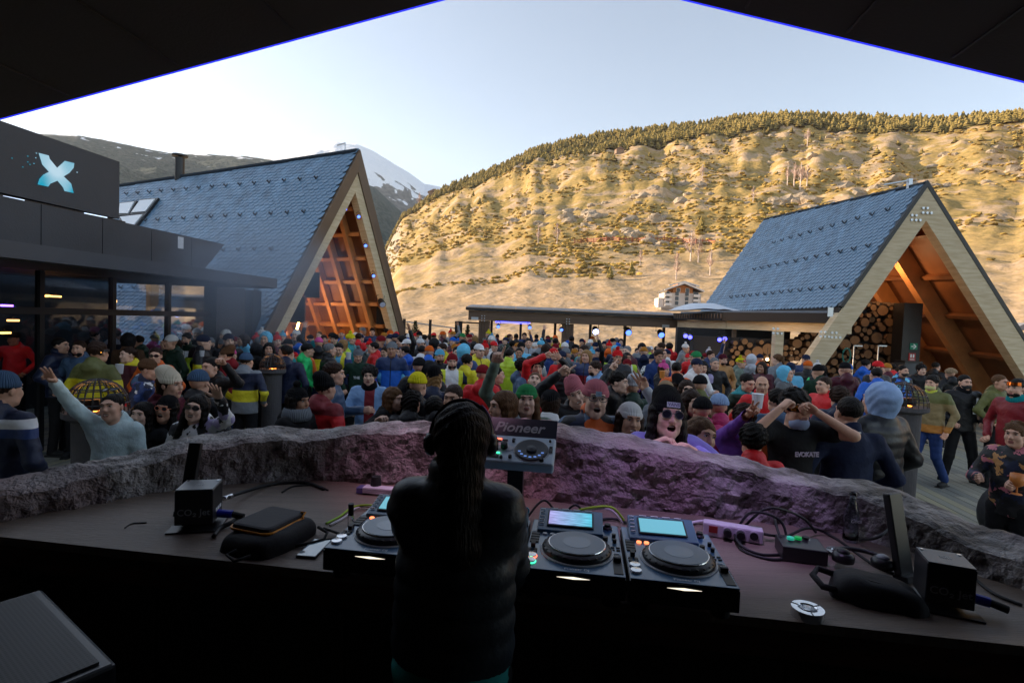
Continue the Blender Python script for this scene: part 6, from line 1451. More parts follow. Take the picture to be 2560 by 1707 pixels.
# ---- whole person -------------------------------------------------
def ik(S, W, l1=.285, l2=.265, pole=(0, .3, -1)):
    S = Vector(S); W = Vector(W); d = W - S; L = min(d.length, (l1 + l2) * .995); d.normalize(); W = S + d * L
    a = (l1 * l1 - l2 * l2 + L * L) / (2 * L); hh = math.sqrt(max(0, l1 * l1 - a * a)); p = Vector(pole); p -= d * p.dot(d)
    if p.length < 1e-4: p = Vector((1, 0, 0))
    p.normalize(); return S + d * a + p * hh, W
SHX = .165; SHZ = 1.405
REST = {'down': (.235, -.02, .90), 'pocket': (.20, -.12, 1.0), 'cup': (.13, -.30, 1.20), 'low': (.12, -.24, 1.02), 'chest': (.05, -.25, 1.25)}
def build_body(arms, style='shell', fine=True, expr='neutral', fem=0, hm=None, gest=('relax', 'relax'), hands3=None, legs='stand', hood=True, sleeve=1.0, lean=0.0, wide=1.0, sd=1.0, hem=None):
    """arms: for left (-x) and right (+x) the wrist position in local coordinates. Returns body, jacket, trousers meshes"""
    hj = (.013 if fine else .021); pf = {'puffer': 1.12, 'shell': 1.0, 'tee': .80, 'sweat': .93}[style]
    hn = .0045 if fine else .009
    J = Fld((-.62, -.48, .72), (.62, .42, 2.12), hj)
    fy = 1.38; q = .160 * pf * wide
    low = .80 if style != 'tee' else .9
    J.cap((0, .01, low + .10), (0, .01, 1.12), q * .98, q * .93, .03, fy=fy); J.cap((0, .0, 1.10), (0, .005, 1.30), q * .93, q * 1.0, .05, fy=fy)
    J.cap((-.105 * wide, .01, 1.37), (.105 * wide, .01, 1.37), .080 * pf, None, .06, fy=1.05)
    J.cap((0, .02, 1.40), (0, .03, 1.49), .085, .068, .05)
    ext = {}
    els = []
    for sgn, W, pole in ((-1, arms[0], arms[0][3] if len(arms[0]) > 3 else None), (1, arms[1], arms[1][3] if len(arms[1]) > 3 else None)):
        Wv = Vector(W[:3]); S = Vector((sgn * SHX * wide, .01, SHZ))
        up = Wv.z > SHZ
        if up: S += Vector((-.02 * sgn, 0, .03))
        E, Wv = ik(S, Wv, pole=pole or ((sgn * .6, .35, -.8) if not up else (sgn * .9, .3, -.5)))
        els.append((S, E, Wv)); r0 = .063 * pf; r1 = .049 * pf; r2 = .042 * pf
        J.cap(S, E, r0, r1 * 1.05, .06 if not up else .09)
        if style == 'tee':
            pass
        else: J.cap(E, E + (Wv - E) * (.93 * sleeve), r1, r2, .025)
    if hem: J.cap((0, .0, .85), (0, .0, 1.2), .185, .178, .03, fy=fy)
    if style == 'tee':
        J = Fld((-.62, -.48, .72), (.62, .42, 2.12), hj)
        J.cap((0, .01, .95), (0, .01, 1.12), .155, .150, .03, fy=fy); J.cap((0, 0, 1.10), (0, .005, 1.30), .152, .168, .05, fy=fy); J.cap((-.125, .01, 1.385), (.125, .01, 1.385), .070, None, .05, fy=1.05)
        for S, E, Wv in els: J.cap(S, S + (E - S) * .55, .072, .066, .04)
        J.ell((0, -.01, 1.50), (.07, .075, .06), .01, True)
    if hood and style in ('shell', 'sweat'):
        J.ell((0, .105, 1.435), (.105, .065, .075), .03); J.ell((0, .07, 1.50), (.075, .055, .05), .03)
    if style == 'puffer':
        J.cap((0, .02, 1.44), (0, .025, 1.50), .085, .080, .03)
    J.cap((0, .01, .76), (0, .01, 1.0), q * .99, q * .97, .03, fy=fy) if style != 'tee' else None
    if style != 'tee': J.cap((0, .01, 1.46), (0, .01, 1.62), .052, .054, .008, True)
    if style == 'puffer': # quilted rings
        Zg = J.ax[2][None, None, :]; Xg = J.ax[0][:, None, None]; arm = np.abs(Xg) > .21
        J.D = J.D + np.where(arm, .007, .010) * (1 - np.abs(np.sin((Zg + np.where(arm, np.abs(Xg) * .8, 0)) * math.pi / .075)) ** .6) - .004
    else: J.wrink(.0045 if style != 'tee' else .003, 24, sd); J.wrink(.0022, 55, sd * 2)
    if lean: pass
    J.D = np.where(np.abs(J.ax[0])[:, None, None] < (.215 if min(arms[0][2], arms[1][2]) < 1.0 else .3), np.maximum(J.D, (hem or (.86 if style != 'tee' else .94)) - J.ax[2][None, None, :]), J.D)
    JV, JF = J.mesh()
    # body: neck, head, arms, hands
    Bf = MB(); hd = get_head(expr, fine, fem)
    M4 = (hm if hm is not None else Matrix.Identity(4)); HM = Matrix.Translation((0, -.015, 1.590)) @ M4 @ Matrix.Scale(.97, 4)
    Bf.M = HM; Bf.add(hd.v, [], None); Bf.f = list(hd.f); Bf.mi = list(hd.mi); Bf.M = Matrix.Identity(4)
    A = Fld((-.62, -.60, .78), (.62, .42, 2.14), .014 if fine else .022)
    A.cap((0, .02, 1.42), (0, .012, 1.52), .055, .050, .02); A.cap((-.1, .01, 1.38), (.1, .01, 1.38), .06, None, .04); A.cap((0, .01, 1.0), (0, .01, 1.3), .12, .13, .04, fy=1.4)
    for S, E, Wv in els:
        A.cap(S, E, .048, .038, .03); A.cap(E, Wv, .037, .026, .012)
    AV, AF = A.mesh(); o = len(Bf.v); Bf.v += AV.tolist(); Bf.f += [tuple(x + o for x in t_) for t_ in AF.tolist()]; Bf.mi += [0] * len(AF)
    for i, (S, E, Wv) in enumerate(els):
        HV, HF = get_hand(gest[i], hn); d = (Wv - E).normalized(); sg = -1 if i == 0 else 1
        # thumb side: for the right hand (x > 0 side is the person's left when facing -Y); mirror as needed
        pal = Vector((0, -1, 0)) if (hands3 is None or hands3[i] is None) else Vector(hands3[i])
        zc = d; yc = -(pal - zc * pal.dot(zc)); 
        if yc.length < .1: yc = Vector((0, 0, 1)) - zc * zc.z
        yc.normalize(); xc = yc.cross(zc); mx_ = 1 if i == 1 else -1
        Rm = np.array([xc[:], yc[:], zc[:]]).T; P_ = HV * np.array([mx_, 1, 1]); P_ = P_ @ Rm.T + np.array(Wv[:]); FF = HF if mx_ == 1 else HF[:, ::-1]
        o = len(Bf.v); Bf.v += P_.tolist(); Bf.f += [tuple(x + o for x in t_) for t_ in FF.tolist()]; Bf.mi += [0] * len(FF)
    # trousers and shoes
    T = Fld((-.42, -.62, -.02), (.42, .62, 1.02), .018 if fine else .03)
    if legs == 'walk': fl = [((-.085, 0, .90), (-.10, -.13, .50), (-.11, -.30, .08)), ((.085, 0, .90), (.09, .06, .49), (.10, .34, .12))]
    elif legs == 'wide': fl = [((-.09, 0, .90), (-.15, -.03, .48), (-.20, .02, .08)), ((.09, 0, .90), (.16, -.05, .48), (.22, -.02, .08))]
    else: fl = [((-.085, 0, .90), (-.10, -.015, .48), (-.11, .02, .08)), ((.085, 0, .90), (.10, -.015, .48), (.11, .02, .08))]
    T.cap((-.05, .01, .93), (.05, .01, .93), .115, .115, .03, fy=1.25)
    for a_, b_, c_ in fl: T.cap(a_, b_, .092, .068, .04); T.cap(b_, c_, .066, .058, .02)
    T.wrink(.004, 30, sd); TV, TF = T.mesh()
    S_ = MB()
    for a_, b_, c_ in fl:
        S_.ball((c_[0], c_[1] - .055, .045), (.048, .135, .045), 10, 6); S_.box((c_[0], c_[1] - .055, .012), (.09, .26, .024))
    nm = lambda nme, V, F, m, mi=None: npmesh(nme, V, F, m, mi)
    bm = bpy.data.meshes.new('body'); 
    fq = [q for q in Bf.f]; bm.from_pydata(Bf.v, [], fq); 
    for m in SKM: bm.materials.append(m)
    bm.polygons.foreach_set('material_index', Bf.mi); bm.polygons.foreach_set('use_smooth', [True] * len(fq)); bm.update()
    jm = nm('jacket', JV, JF, ({'puffer': m_puff, 'shell': m_shell, 'tee': m_cloth, 'sweat': m_cloth} if fine else {'puffer': m_puff_c, 'shell': m_shell_c, 'tee': m_cloth, 'sweat': m_cloth})[style]); tm = nm('trousers', TV, TF, m_cloth)
    return dict(body=bm, jacket=jm, trousers=tm, shoes=S_.mesh('shoes', m_rubber, True), HM=HM, els=els)
C_ = {k: srgb(*v) for k, v in dict(black=(22, 22, 25), navy=(24, 34, 62), darkblue=(32, 52, 98), blue=(28, 88, 180), skyblue=(90, 165, 215), red=(190, 28, 32), darkred=(110, 22, 30), maroon=(80, 24, 38), orange=(225, 90, 30),
    yellow=(215, 185, 30), lime=(170, 205, 50), green=(40, 120, 70), brightgreen=(50, 200, 110), olive=(85, 88, 45), khaki=(120, 105, 70), grey=(105, 110, 116), lightgrey=(165, 170, 178), white=(205, 210, 215), cream=(195, 185, 165), brown=(84, 60, 42),
    tan=(165, 120, 70), ochre=(160, 105, 40), pink=(220, 80, 140), purple=(95, 50, 140), lilac=(150, 140, 175), teal=(20, 120, 125), darkgreen=(28, 55, 42), denim=(110, 145, 185), palegreen=(95, 110, 98), magenta=(170, 40, 95), rose=(165, 95, 105), bluegrey=(60, 82, 108), lavender=(130, 125, 190), aqua=(90, 205, 205), steel=(130, 155, 190), iceblue=(175, 195, 225),
    beige=(140, 118, 92), hdark=(20, 15, 12), hbrown=(48, 30, 20), hlight=(96, 66, 40), hblond=(150, 115, 72), hgrey=(120, 120, 122), neon=(190, 225, 40)).items()}
for k_ in list(C_):
    if sum(C_[k_]) > .12 and k_[0] != 'h': C_[k_] = tuple(min(.75, c * 1.35) for c in C_[k_])
SKINS = [srgb(214, 166, 140), srgb(200, 152, 124), srgb(224, 182, 158), srgb(176, 128, 100), srgb(208, 160, 136)]
def place(label, root, mats_, jc, hat, hatc, hairk=None, hairc='hdark', skin=0, trc='black', group=None, fine=True, mj=None, extra=None, shoe='black'):
    M, sc, yaw = root
    t = thing('person', label, 'person', M, yaw, group); t.scale = (sc, sc, sc)
    b_ = new('body', mats_['body'], t, color=SKINS[skin % 5]); j = new('jacket' if mats_['jacket'].materials[0] != m_cloth else 'jacket', mats_['jacket'], t, color=C_[jc])
    if mj: 
        me = mats_['jacket'].copy(); me.materials.clear(); me.materials.append(mj); j.data = me
    new('trousers', mats_['trousers'], t, color=C_[trc]); new('shoes', mats_['shoes'], t)
    if hairk: o = new('hair', get_hair(hairk, fine), t, color=C_[hairc]); o.matrix_local = mats_['HM']
    if hat:
        o = new({'beanie': 'beanie', 'slouch': 'beanie', 'pom': 'beanie', 'bobble': 'beanie', 'cap': 'cap', 'capback': 'cap', 'hood': 'hood', 'furhat': 'fur_hat'}[hat], get_hair(hat, fine), t, color=C_[hatc]); o.matrix_local = mats_['HM']
    if extra: extra(t, mats_)
    return t
# ---- small worn things
def shades(t, m, lens, frame, up=False, round_=False, par='sunglasses'):
    a = MB(); HM = m['HM']
    o = new(par, None); bpy.data.objects.remove(o)
    a.M = HM @ (Matrix.Translation((0, .035, .085)) @ Matrix.Rotation(R(-38), 4, 'X') if up else Matrix.Identity(4))
    for s_ in (-1, 1):
        r1, r2 = (.024, .021) if round_ else (.028, .017)
        a.add([(s_ * .033 + r1 * math.cos(k * .524), -.106 + .35 * abs(r1 * math.cos(k * .524) * s_ + .033) ** 1.2, .012 + r2 * math.sin(k * .524)) for k in range(12)], [tuple(range(12)) if s_ < 0 else tuple(range(12))], 0)
        a.tube([(s_ * .033 + r1 * math.cos(k * .524), -.107 + .35 * abs(r1 * math.cos(k * .524) * s_ + .033) ** 1.2, .012 + r2 * math.sin(k * .524)) for k in range(13)], .0028, 4, 1)
        a.tube([(s_ * .060, -.092, .016), (s_ * .078, -.02, .014), (s_ * .080, .02, .005)], .0024, 4, 1)
    a.tube([(-.010, -.106, .016), (0, -.109, .018), (.010, -.106, .016)], .0024, 4, 1)
    a.build(par, [lens, frame], t)
m_lensk = mat('dark_lens', (.01, .01, .012), .06, spec=1.0); m_lensb = mat('orange_mirror_lens', (.7, .15, .02), .08, metal=.9); m_orfr = mat('orange_frame', (.8, .25, .12), .35)
def goggles(t, m, lens=None, z=.065, y=0, back=False):
    a = MB(); a.M = m['HM'] @ (Matrix.Rotation(math.pi, 4, 'Z') if back else Matrix.Identity(4))
    V = []; n_ = 12
    def arc(zz, r_): return [((r_ + .0) * math.sin(R(-58 + 116 * k / n_)), .012 - (r_ + .026) * math.cos(R(-58 + 116 * k / n_)), zz) for k in range(n_ + 1)]
    for r_, z0, z1, mi in ((.091, z - .026, z + .026, 1), (.0935, z - .019, z + .019, 0)):
        lo, hi = arc(z0, r_), arc(z1, r_ - .006); a.add(lo + hi, [(k, k + 1, n_ + 2 + k, n_ + 1 + k) for k in range(n_)], mi)
    a.lathe([(.094, z - .012), (.091, z + .014)], 24, (0, .016, 0), 1)
    a.build('goggles', [lens or m_lensb, m_key], t)
def mask(t, m, c=(.25, .45, .6), low=False, name='face_mask'):
    f = Fld((-.1, -.14, -.14), (.1, .05, .02), .008); f.ell((0, -.035, -.055 - (.045 if low else 0)), (.068, .072, .055), 0); f.plane((0, .0, -.012 - (.05 if low else 0)), (0, .3, 1), .004); f.plane((0, -.01, 0), (0, 1, 0), .004); V, F = f.mesh()
    o = new(name, npmesh(name, V, F, mat('mask_fabric', c, .7)), t); o.matrix_local = m['HM']
def beard(t, m, c='hdark'):
    f = Fld((-.1, -.14, -.15), (.1, .05, .02), .009); f.ell((0, -.036, -.068), (.066, .062, .050), 0); f.ell((0, -.10, -.056), (.022, .03, .012), .008, True); f.plane((0, 0, -.035), (0, .2, 1), .02); f.plane((0, -.0, 0), (0, 1, .2), .01); f.wrink(.003, 120, 1); V, F = f.mesh()
    o = new('beard', npmesh('beard', V, F, m_hair), t, color=C_[c]); o.matrix_local = m['HM']
def scarf(t, m, c, name='neck_scarf', r=.085):
    a = MB(); a.lathe([(r, 1.42), (r + .015, 1.46), (r + .005, 1.50), (r - .01, 1.535), (r - .02, 1.53)], 20, (0, .0, 0)); o = a.build(name, m_knit, t, smooth=True); o.color = (*C_[c], 1)
def local(root, p):       # world point into the person's own coordinates
    M, sc, yaw = root; q = (Vector(p) - Vector(M)); c, s_ = math.cos(-yaw), math.sin(-yaw); return Vector((q.x * c - q.y * s_, q.x * s_ + q.y * c, q.z)) / sc
def rootfor(px, ptop, y, htop=1.715, face=0, z0=0.0, sc=None):
    p = P(px, ptop, y); s_ = sc or (p.z - z0) / htop; yaw = R(face) + math.atan2(-p.x, p.y) * .0
    return (Vector((p.x, p.y, p.z - s_ * htop)), s_, yaw)
TOPH = {None: 1.715, 'beanie': 1.727, 'slouch': 1.75, 'pom': 1.785, 'bobble': 1.785, 'cap': 1.725, 'capback': 1.725, 'hood': 1.74, 'furhat': 1.735}
PLACED = []
def hrot(pitch=0, turn=0, roll=0): return Matrix.Rotation(R(turn), 4, 'Z') @ Matrix.Rotation(R(pitch), 4, 'X') @ Matrix.Rotation(R(roll), 4, 'Y')
NEARN = [0]
def near(px, top, y, face, label, jc, style='shell', hat=None, hatc='black', hairk=None, hairc='hdark', expr='neutral', fem=0, skin=0, L='pocket', Rr='pocket', gl='relax', gr='relax', hm=None, trc='black', extra=None, hood=True, mj=None, legs='stand',
         step=False, palL=None, palR=None, sc=None, sleeve=1.0, wide=1.0, shoe='black', group=None, polL=None, polR=None, htop=None):
    """L: the person's arm at local -x, Rr: at local +x; either a rest name or ('w', px, py, y) wrist seen at that pixel"""
    y0 = y
    if sc is None:
        if step: y = y * 1.22
        else:
            k = -(P(px, top, 1.0).z - CAMZ); y = (CAMZ - 1.64 - .10 * ((px * 7 + top * 3) % 10) / 10) / k
    fq = y / y0
    L, Rr = [(a if isinstance(a, str) else (a[0], a[1], a[2], a[3] * fq)) for a in (L, Rr)]
    root = rootfor(px, top, y, htop or TOPH[hat], face, 0.0, sc)
    arms = []
    for sg, A_, pl_ in ((-1, L, polL), (1, Rr, polR)):
        if isinstance(A_, str): w_ = REST[A_]; arms.append((sg * w_[0], w_[1], w_[2]) + ((pl_,) if pl_ else ()))
        else: q = local(root, P(A_[1], A_[2], A_[3])); arms.append((q.x, q.y, q.z) + ((pl_,) if pl_ else ()))
    NEARN[0] += 1
    m = build_body(arms, style, True, expr, fem, hm, (gl, gr), (palL, palR), legs, hood, sleeve, 0, wide, sd=NEARN[0] * 1.3)
    PLACED.append((root[0].x, root[0].y, .42))
    return place(label, root, m, jc, hat, hatc, hairk, hairc, skin, trc, group, True, mj, extra)
# ================================================================== THE FRONT ROWS
def band_mat(name, stops, axis=2, rough=.6):
    """cloth in bands of colour; stops = [(position, colour)] along an object axis"""
    m = bpy.data.materials.new(name); m.use_nodes = True; n = m.node_tree.nodes; l = m.node_tree.links; b = n['Principled BSDF']; b.inputs['Roughness'].default_value = rough
    tc = n.new('ShaderNodeTexCoord'); sp = n.new('ShaderNodeSeparateXYZ'); l.new(tc.outputs['Object'], sp.inputs[0]); cr = n.new('ShaderNodeValToRGB'); cr.color_ramp.interpolation = 'CONSTANT'
    mr = n.new('ShaderNodeMapRange'); mr.inputs[1].default_value = -1; mr.inputs[2].default_value = 2; l.new(sp.outputs[axis], mr.inputs[0]); l.new(mr.outputs[0], cr.inputs[0])
    e = cr.color_ramp.elements
    while len(e) < len(stops): e.new(.5)
    for q, (p_, c_) in zip(e, stops): q.position = (p_ + 1) / 3; q.color = (*C_[c_], 1)
    l.new(cr.outputs[0], b.inputs['Base Color'])
    nb = n.new('ShaderNodeTexNoise'); nb.inputs['Scale'].default_value = 10; l.new(tc.outputs['Object'], nb.inputs[0]); bp = n.new('ShaderNodeBump'); bp.inputs['Strength'].default_value = .5; bp.inputs['Distance'].default_value = .04; l.new(nb.outputs[0], bp.inputs['Height']); l.new(bp.outputs[0], b.inputs['Normal'])
    return m
def patch_mat(name, cols, scale=9, rough=.6, rnd=1.0):
    m = bpy.data.materials.new(name); m.use_nodes = True; n = m.node_tree.nodes; l = m.node_tree.links; b = n['Principled BSDF']; b.inputs['Roughness'].default_value = rough
    tc = n.new('ShaderNodeTexCoord'); vo = n.new('ShaderNodeTexVoronoi'); vo.inputs['Scale'].default_value = scale; nz = n.new('ShaderNodeTexNoise'); nz.inputs['Scale'].default_value = scale * 1.5; l.new(tc.outputs['Object'], nz.inputs[0])
    vm = n.new('ShaderNodeVectorMath'); vm.operation = 'MULTIPLY_ADD'; l.new(nz.outputs['Color'], vm.inputs[0]); vm.inputs[1].default_value = (.12, .12, .12); l.new(tc.outputs['Object'], vm.inputs[2]); l.new(vm.outputs[0], vo.inputs[0])
    sp = n.new('ShaderNodeSeparateColor'); l.new(vo.outputs['Color'], sp.inputs[0]); cr = n.new('ShaderNodeValToRGB'); cr.color_ramp.interpolation = 'CONSTANT'; l.new(sp.outputs[0], cr.inputs[0]); e = cr.color_ramp.elements
    while len(e) < len(cols): e.new(.5)
    for i, (q, c_) in enumerate(zip(e, cols)): q.position = i / len(cols); q.color = (*C_[c_], 1)
    l.new(cr.outputs[0], b.inputs['Base Color']); nb = n.new('ShaderNodeTexNoise'); nb.inputs['Scale'].default_value = 11; l.new(tc.outputs['Object'], nb.inputs[0]); bp = n.new('ShaderNodeBump'); bp.inputs['Strength'].default_value = .5; bp.inputs['Distance'].default_value = .03; l.new(nb.outputs[0], bp.inputs['Height']); l.new(bp.outputs[0], b.inputs['Normal']); return m
def badge(t, m, wd, hd, c, txt=None, z=.045, tc_=(.1, .12, .2), size=.018):
    M4 = m['HM'] @ Matrix.Translation((0, -.0975, z)) @ Matrix.Rotation(R(90 - 10), 4, 'X')
    a = MB(); a.M = M4; a.box((0, 0, 0), (wd, hd, .004)); a.build('patch', mat('patch', c, .7), t)
    if txt: text_mesh('patch_lettering', txt, size, mat('patch_ink', tc_, .7), t, M4 @ Matrix.Translation((0, .0, .0024)), shear=.15, bold=.0004, extr=.0002)
def hoops(t, m):
    a = MB()
    for s_ in (-1, 1): a.M = m['HM']; a.tube([(s_ * .083, .0 + .014 * math.sin(k), -.038 + .014 * math.cos(k)) for k in np.linspace(0, 6.28, 13)], .0018, 4)
    a.build('hoop_earrings', m_chrome, t)
def shirt_text(t, txt, size, z, m_, y=-.155, x=0, bold=.001, shear=0, spacing=1):
    text_mesh('chest_lettering', txt, size, m_, t, Matrix.Translation((x, y, z)) @ Matrix.Rotation(R(90), 4, 'X'), bold=bold, shear=shear, extr=.003, spacing=spacing)
# --- left front
near(283, 981, 3.35, 8, 'smiling woman in pale blue windbreaker waving a raised arm, sunglasses on her head', 'iceblue', 'shell', None, hairk='bun', hairc='hdark', expr='smile', fem=1, skin=0, L=('w', 128, 948, 3.05), gl='three', polL=(-1, .4, -.5), palL=(0, -1, 0), Rr='low', step=True, hm=hrot(-8, 0, -6), extra=lambda t, m: (shades(t, m, m_lensk, m_key, up=True), hoops(t, m)))
near(357, 1003, 3.55, 5, 'laughing dark-haired woman in black between the waving woman and the orange sunglasses', 'black', 'sweat', None, hairk='long', hairc='hdark', expr='laugh', fem=1, skin=2, step=True, hm=hrot(-4, 0, 5), hood=False)
near(418, 986, 3.65, 5, 'laughing woman in a black beanie and round orange sunglasses', 'black', 'sweat', 'beanie', 'black', 'long', 'hdark', 'laugh', 1, 1, step=True, hm=hrot(-6, 0, 6), hood=False, extra=lambda t, m: shades(t, m, m_lensk, m_orfr, round_=True))
near(494, 984, 3.45, 0, 'woman in black sunglasses and black and white patterned jacket waving an open hand', 'white', 'shell', None, hairk='long', hairc='hdark', expr='smile', fem=1, skin=2, Rr=('w', 548, 995, 3.2), gr='open', palR=(0, -1, 0), polR=(1, .1, -.75), L='low', step=True, hm=hrot(-6, 8, 8), mj=patch_mat('patterned_white', ['white', 'white', 'lilac', 'black', 'white', 'lightgrey', 'black', 'white'], 11), extra=lambda t, m: shades(t, m, m_lensk, m_key))
near(5, 925, 2.95, 172, 'man at the far left edge in a navy jacket with pale stripes and grey beanie', 'navy', 'shell', 'beanie', 'bluegrey', 'short', 'hbrown', skin=0, step=True, wide=1.1, mj=band_mat('navy_striped', [(-1, 'navy'), (1.22, 'navy'), (1.30, 'darkblue'), (1.36, 'white'), (1.42, 'navy')]))
near(244, 855, 6.2, 176, 'man seen from behind in a yellow and olive jacket with orange goggles on his head', 'yellow', 'shell', None, hairk='wavy', hairc='hbrown', wide=1.15, sc=1.03, mj=band_mat('yellow_olive', [(-1, 'yellow'), (1.30, 'olive')]), extra=lambda t, m: goggles(t, m, mat('glow_lens', (1, .4, .05), .2, emit=(1, .45, .05), estr=1.2), z=.03, back=True), skin=1)
near(369, 896, 5.6, 100, 'man in a beige beanie and red, white and blue patterned jacket turned to the right', 'navy', 'shell', 'beanie', 'brown', 'short', 'hbrown', skin=0, wide=1.05, mj=patch_mat('camo_jacket', ['navy', 'darkblue', 'navy', 'white', 'bluegrey', 'red', 'navy', 'darkblue'], 10), hm=hrot(8, 0, 0))
near(424, 917, 5.2, 80, 'woman in a cream knitted beanie and maroon coat beside the patterned jacket', 'maroon', 'sweat', 'slouch', 'cream', 'longback', 'hbrown', fem=1)
near(36, 828, 7.4, 20, 'man in a bright red jacket and black cap at the left by the glass doors', 'red', 'shell', 'cap', 'black', 'short', 'hdark', skin=3, hm=hrot(6, -20, 0))
near(150, 843, 6.6, 95, 'dark-haired man in navy in profile facing right near the left glass wall', 'navy', 'puffer', None, hairk='short', skin=0)
near(199, 851, 6.9, 10, 'bearded man in a dark jacket with a grey hood behind the yellow jacket', 'bluegrey', 'shell', None, hairk='short', hairc='hbrown', extra=lambda t, m: beard(t, m), skin=0)
near(179, 817, 8.0, 0, 'man in a black face mask standing against the left glass wall', 'black', 'shell', None, hairk='short', extra=lambda t, m: mask(t, m, (.015, .015, .02)))
near(289, 822, 6.9, 172, 'curly grey-haired man from behind in a navy jacket with a pale grey hood', 'navy', 'shell', None, hairk='curly', hairc='hgrey', mj=band_mat('navy_greyhood', [(-1, 'navy'), (1.40, 'lightgrey')]))
near(236, 826, 7.6, 160, 'man with dark hair seen from behind left of the grey hood', 'black', 'shell', None, hairk='wavy')
near(322, 866, 6.7, -25, 'smiling woman in a purple jacket with yellow collar', 'purple', 'shell', None, hairk='pony', hairc='hbrown', expr='smile', fem=1, skin=2, L='cup', gl='grip', mj=band_mat('purple_yellow', [(-1, 'maroon'), (1.44, 'yellow')]))
near(346, 838, 6.9, -80, 'dark-haired man in profile bending left towards the smiling woman', 'darkgreen', 'shell', None, hairk='short', skin=3, hm=hrot(10, 0, 0))
near(390, 868, 6.3, 20, 'man in sunglasses and an orange jacket in front of the ochre coat', 'orange', 'shell', None, hairk='short', hairc='hbrown', extra=lambda t, m: shades(t, m, m_lensk, m_key))
near(420, 842, 6.6, -60, 'tall man in a long ochre brown jacket with blue collar', 'ochre', 'shell', None, hairk='short', hairc='hdark', wide=1.05, mj=band_mat('ochre_blue', [(-1, 'ochre'), (1.44, 'darkblue')]))
near(387, 828, 8.6, 170, 'child-sized person in a fluorescent pink hood and grey beanie', 'pink', 'shell', 'bobble', 'grey')
near(467, 833, 9.2, 0, 'bearded man in a dark green puffer jacket standing before the dark slate roof', 'darkgreen', 'puffer', None, hairk='wavy', hairc='hdark', Rr='cup', L='pocket', gr='grip', extra=lambda t, m: beard(t, m), trc='navy')
near(532, 833, 8.8, -70, 'blond man in a blue and white jacket facing left near the big gable', 'blue', 'shell', None, hairk='wavy', hairc='hblond', mj=band_mat('blue_white', [(-1, 'blue'), (.06, 'white'), (.17, 'blue')], 0), L='cup')
near(568, 863, 6.7, -75, 'bearded man in a brown beanie, sunglasses and dark red sweater', 'darkred', 'sweat', 'slouch', 'brown', 'short', extra=lambda t, m: (beard(t, m, 'hbrown'), shades(t, m, m_lensk, m_key)))
near(530, 892, 5.9, -20, 'man with short hair lifting a phone high in both hands', 'black', 'shell', None, hairk='short', L='chest', Rr=('w', 562, 912, 5.6), gr='grip')
near(497, 922, 4.9, 178, 'person from behind in a dark jacket and blue-grey hat behind the waving hand', 'black', 'shell', 'beanie', 'bluegrey')
near(616, 880, 4.9, 176, 'man seen from behind in a grey ribbed beanie and navy, grey and yellow jacket', 'navy', 'shell', 'beanie', 'bluegrey', 'short', 'hbrown', wide=1.12, mj=band_mat('navy_yellow_grey', [(-1, 'grey'), (1.02, 'yellow'), (1.19, 'navy'), (1.43, 'grey')]))
near(673, 855, 8.6, 20, 'dark-haired woman in black by the left leg of the big gable', 'black', 'sweat', None, hairk='long', fem=1, expr='smile')
near(644, 858, 7.6, 170, 'person in a dark hood from behind beside the brown gable edge', 'black', 'shell', 'hood', 'black')
near(649, 841, 9.4, 150, 'grey-haired man in a dark grey jacket at the foot of the slate roof', 'bluegrey', 'shell', None, hairk='short', hairc='hgrey')
near(712, 822, 10.2, 100, 'person in a maroon hood and coat by the pale gable beam', 'maroon', 'shell', 'hood', 'maroon')
# --- second row, left of the performer
near(744, 950, 3.75, 70, 'woman in black pompom beanie and grey fur collar, profile to the right', 'black', 'sweat', 'pom', 'black', 'long', 'hdark', fem=1, skin=3, step=True, Rr='low', extra=lambda t, m: scarf(t, m, 'grey', 'fur_collar', .12))
near(812, 930, 4.05, 150, 'person in a black beanie and red jacket with a white sleeve word, seen from behind', 'red', 'shell', 'slouch', 'black', 'short', step=True, wide=1.06, mj=band_mat('red_darkred', [(-1, 'red'), (1.36, 'darkred')]), extra=lambda t, m: text_mesh('sleeve_lettering', 'JOMA', .05, m_white, t, Matrix.Translation((-.262, .02, 1.16)) @ Matrix.Rotation(R(-90), 4, 'Z') @ Matrix.Rotation(R(90), 4, 'X') @ Matrix.Rotation(R(-90), 4, 'Z'), bold=.001, extr=.008))
near(833, 906, 4.8, 100, 'man with thick brown hair in a grey puffer behind the red jacket', 'bluegrey', 'puffer', None, hairk='wavy', hairc='hbrown', Rr='cup')
near(925, 915, 4.7, 5, 'young woman with curly tied hair, black scarf and pale denim jacket', 'denim', 'shell', None, hairk='curly', hairc='hdark', fem=1, skin=2, L='cup', Rr='pocket', mj=band_mat('denim_red', [(-1, 'denim'), (-.04, 'darkred'), (.07, 'denim')], 0), extra=lambda t, m: scarf(t, m, 'black'))
near(983, 966, 4.1, 65, 'woman with long light brown hair looking right, hand raised to her collar', 'black', 'sweat', None, hairk='long', hairc='hlight', fem=1, skin=2, expr='smile', step=True, L=('w', 940, 1052, 3.85), gl='relax', hm=hrot(4, 0, 0))
near(1030, 976, 3.95, 172, 'person with dark curly tied hair from behind left of the performer', 'black', 'shell', None, hairk='bigcurly', hairc='hdark', step=True)
near(1087, 988, 3.9, 176, 'person with straight dark hair from behind touching the performer outline', 'black', 'shell', None, hairk='longback', hairc='hdark', step=True)
near(1135, 960, 4.4, -15, 'short-haired woman whose face shows just above the performer head', 'black', 'sweat', None, hairk='short', hairc='hbrown', fem=1, skin=1)
near(1088, 914, 5.4, 170, 'person from behind in a black beanie with blond curls', 'navy', 'shell', 'slouch', 'black', 'bigcurly', 'hblond')
near(1038, 945, 4.9, 165, 'person with dark hair behind the curly one', 'navy', 'shell', None, hairk='wavy')
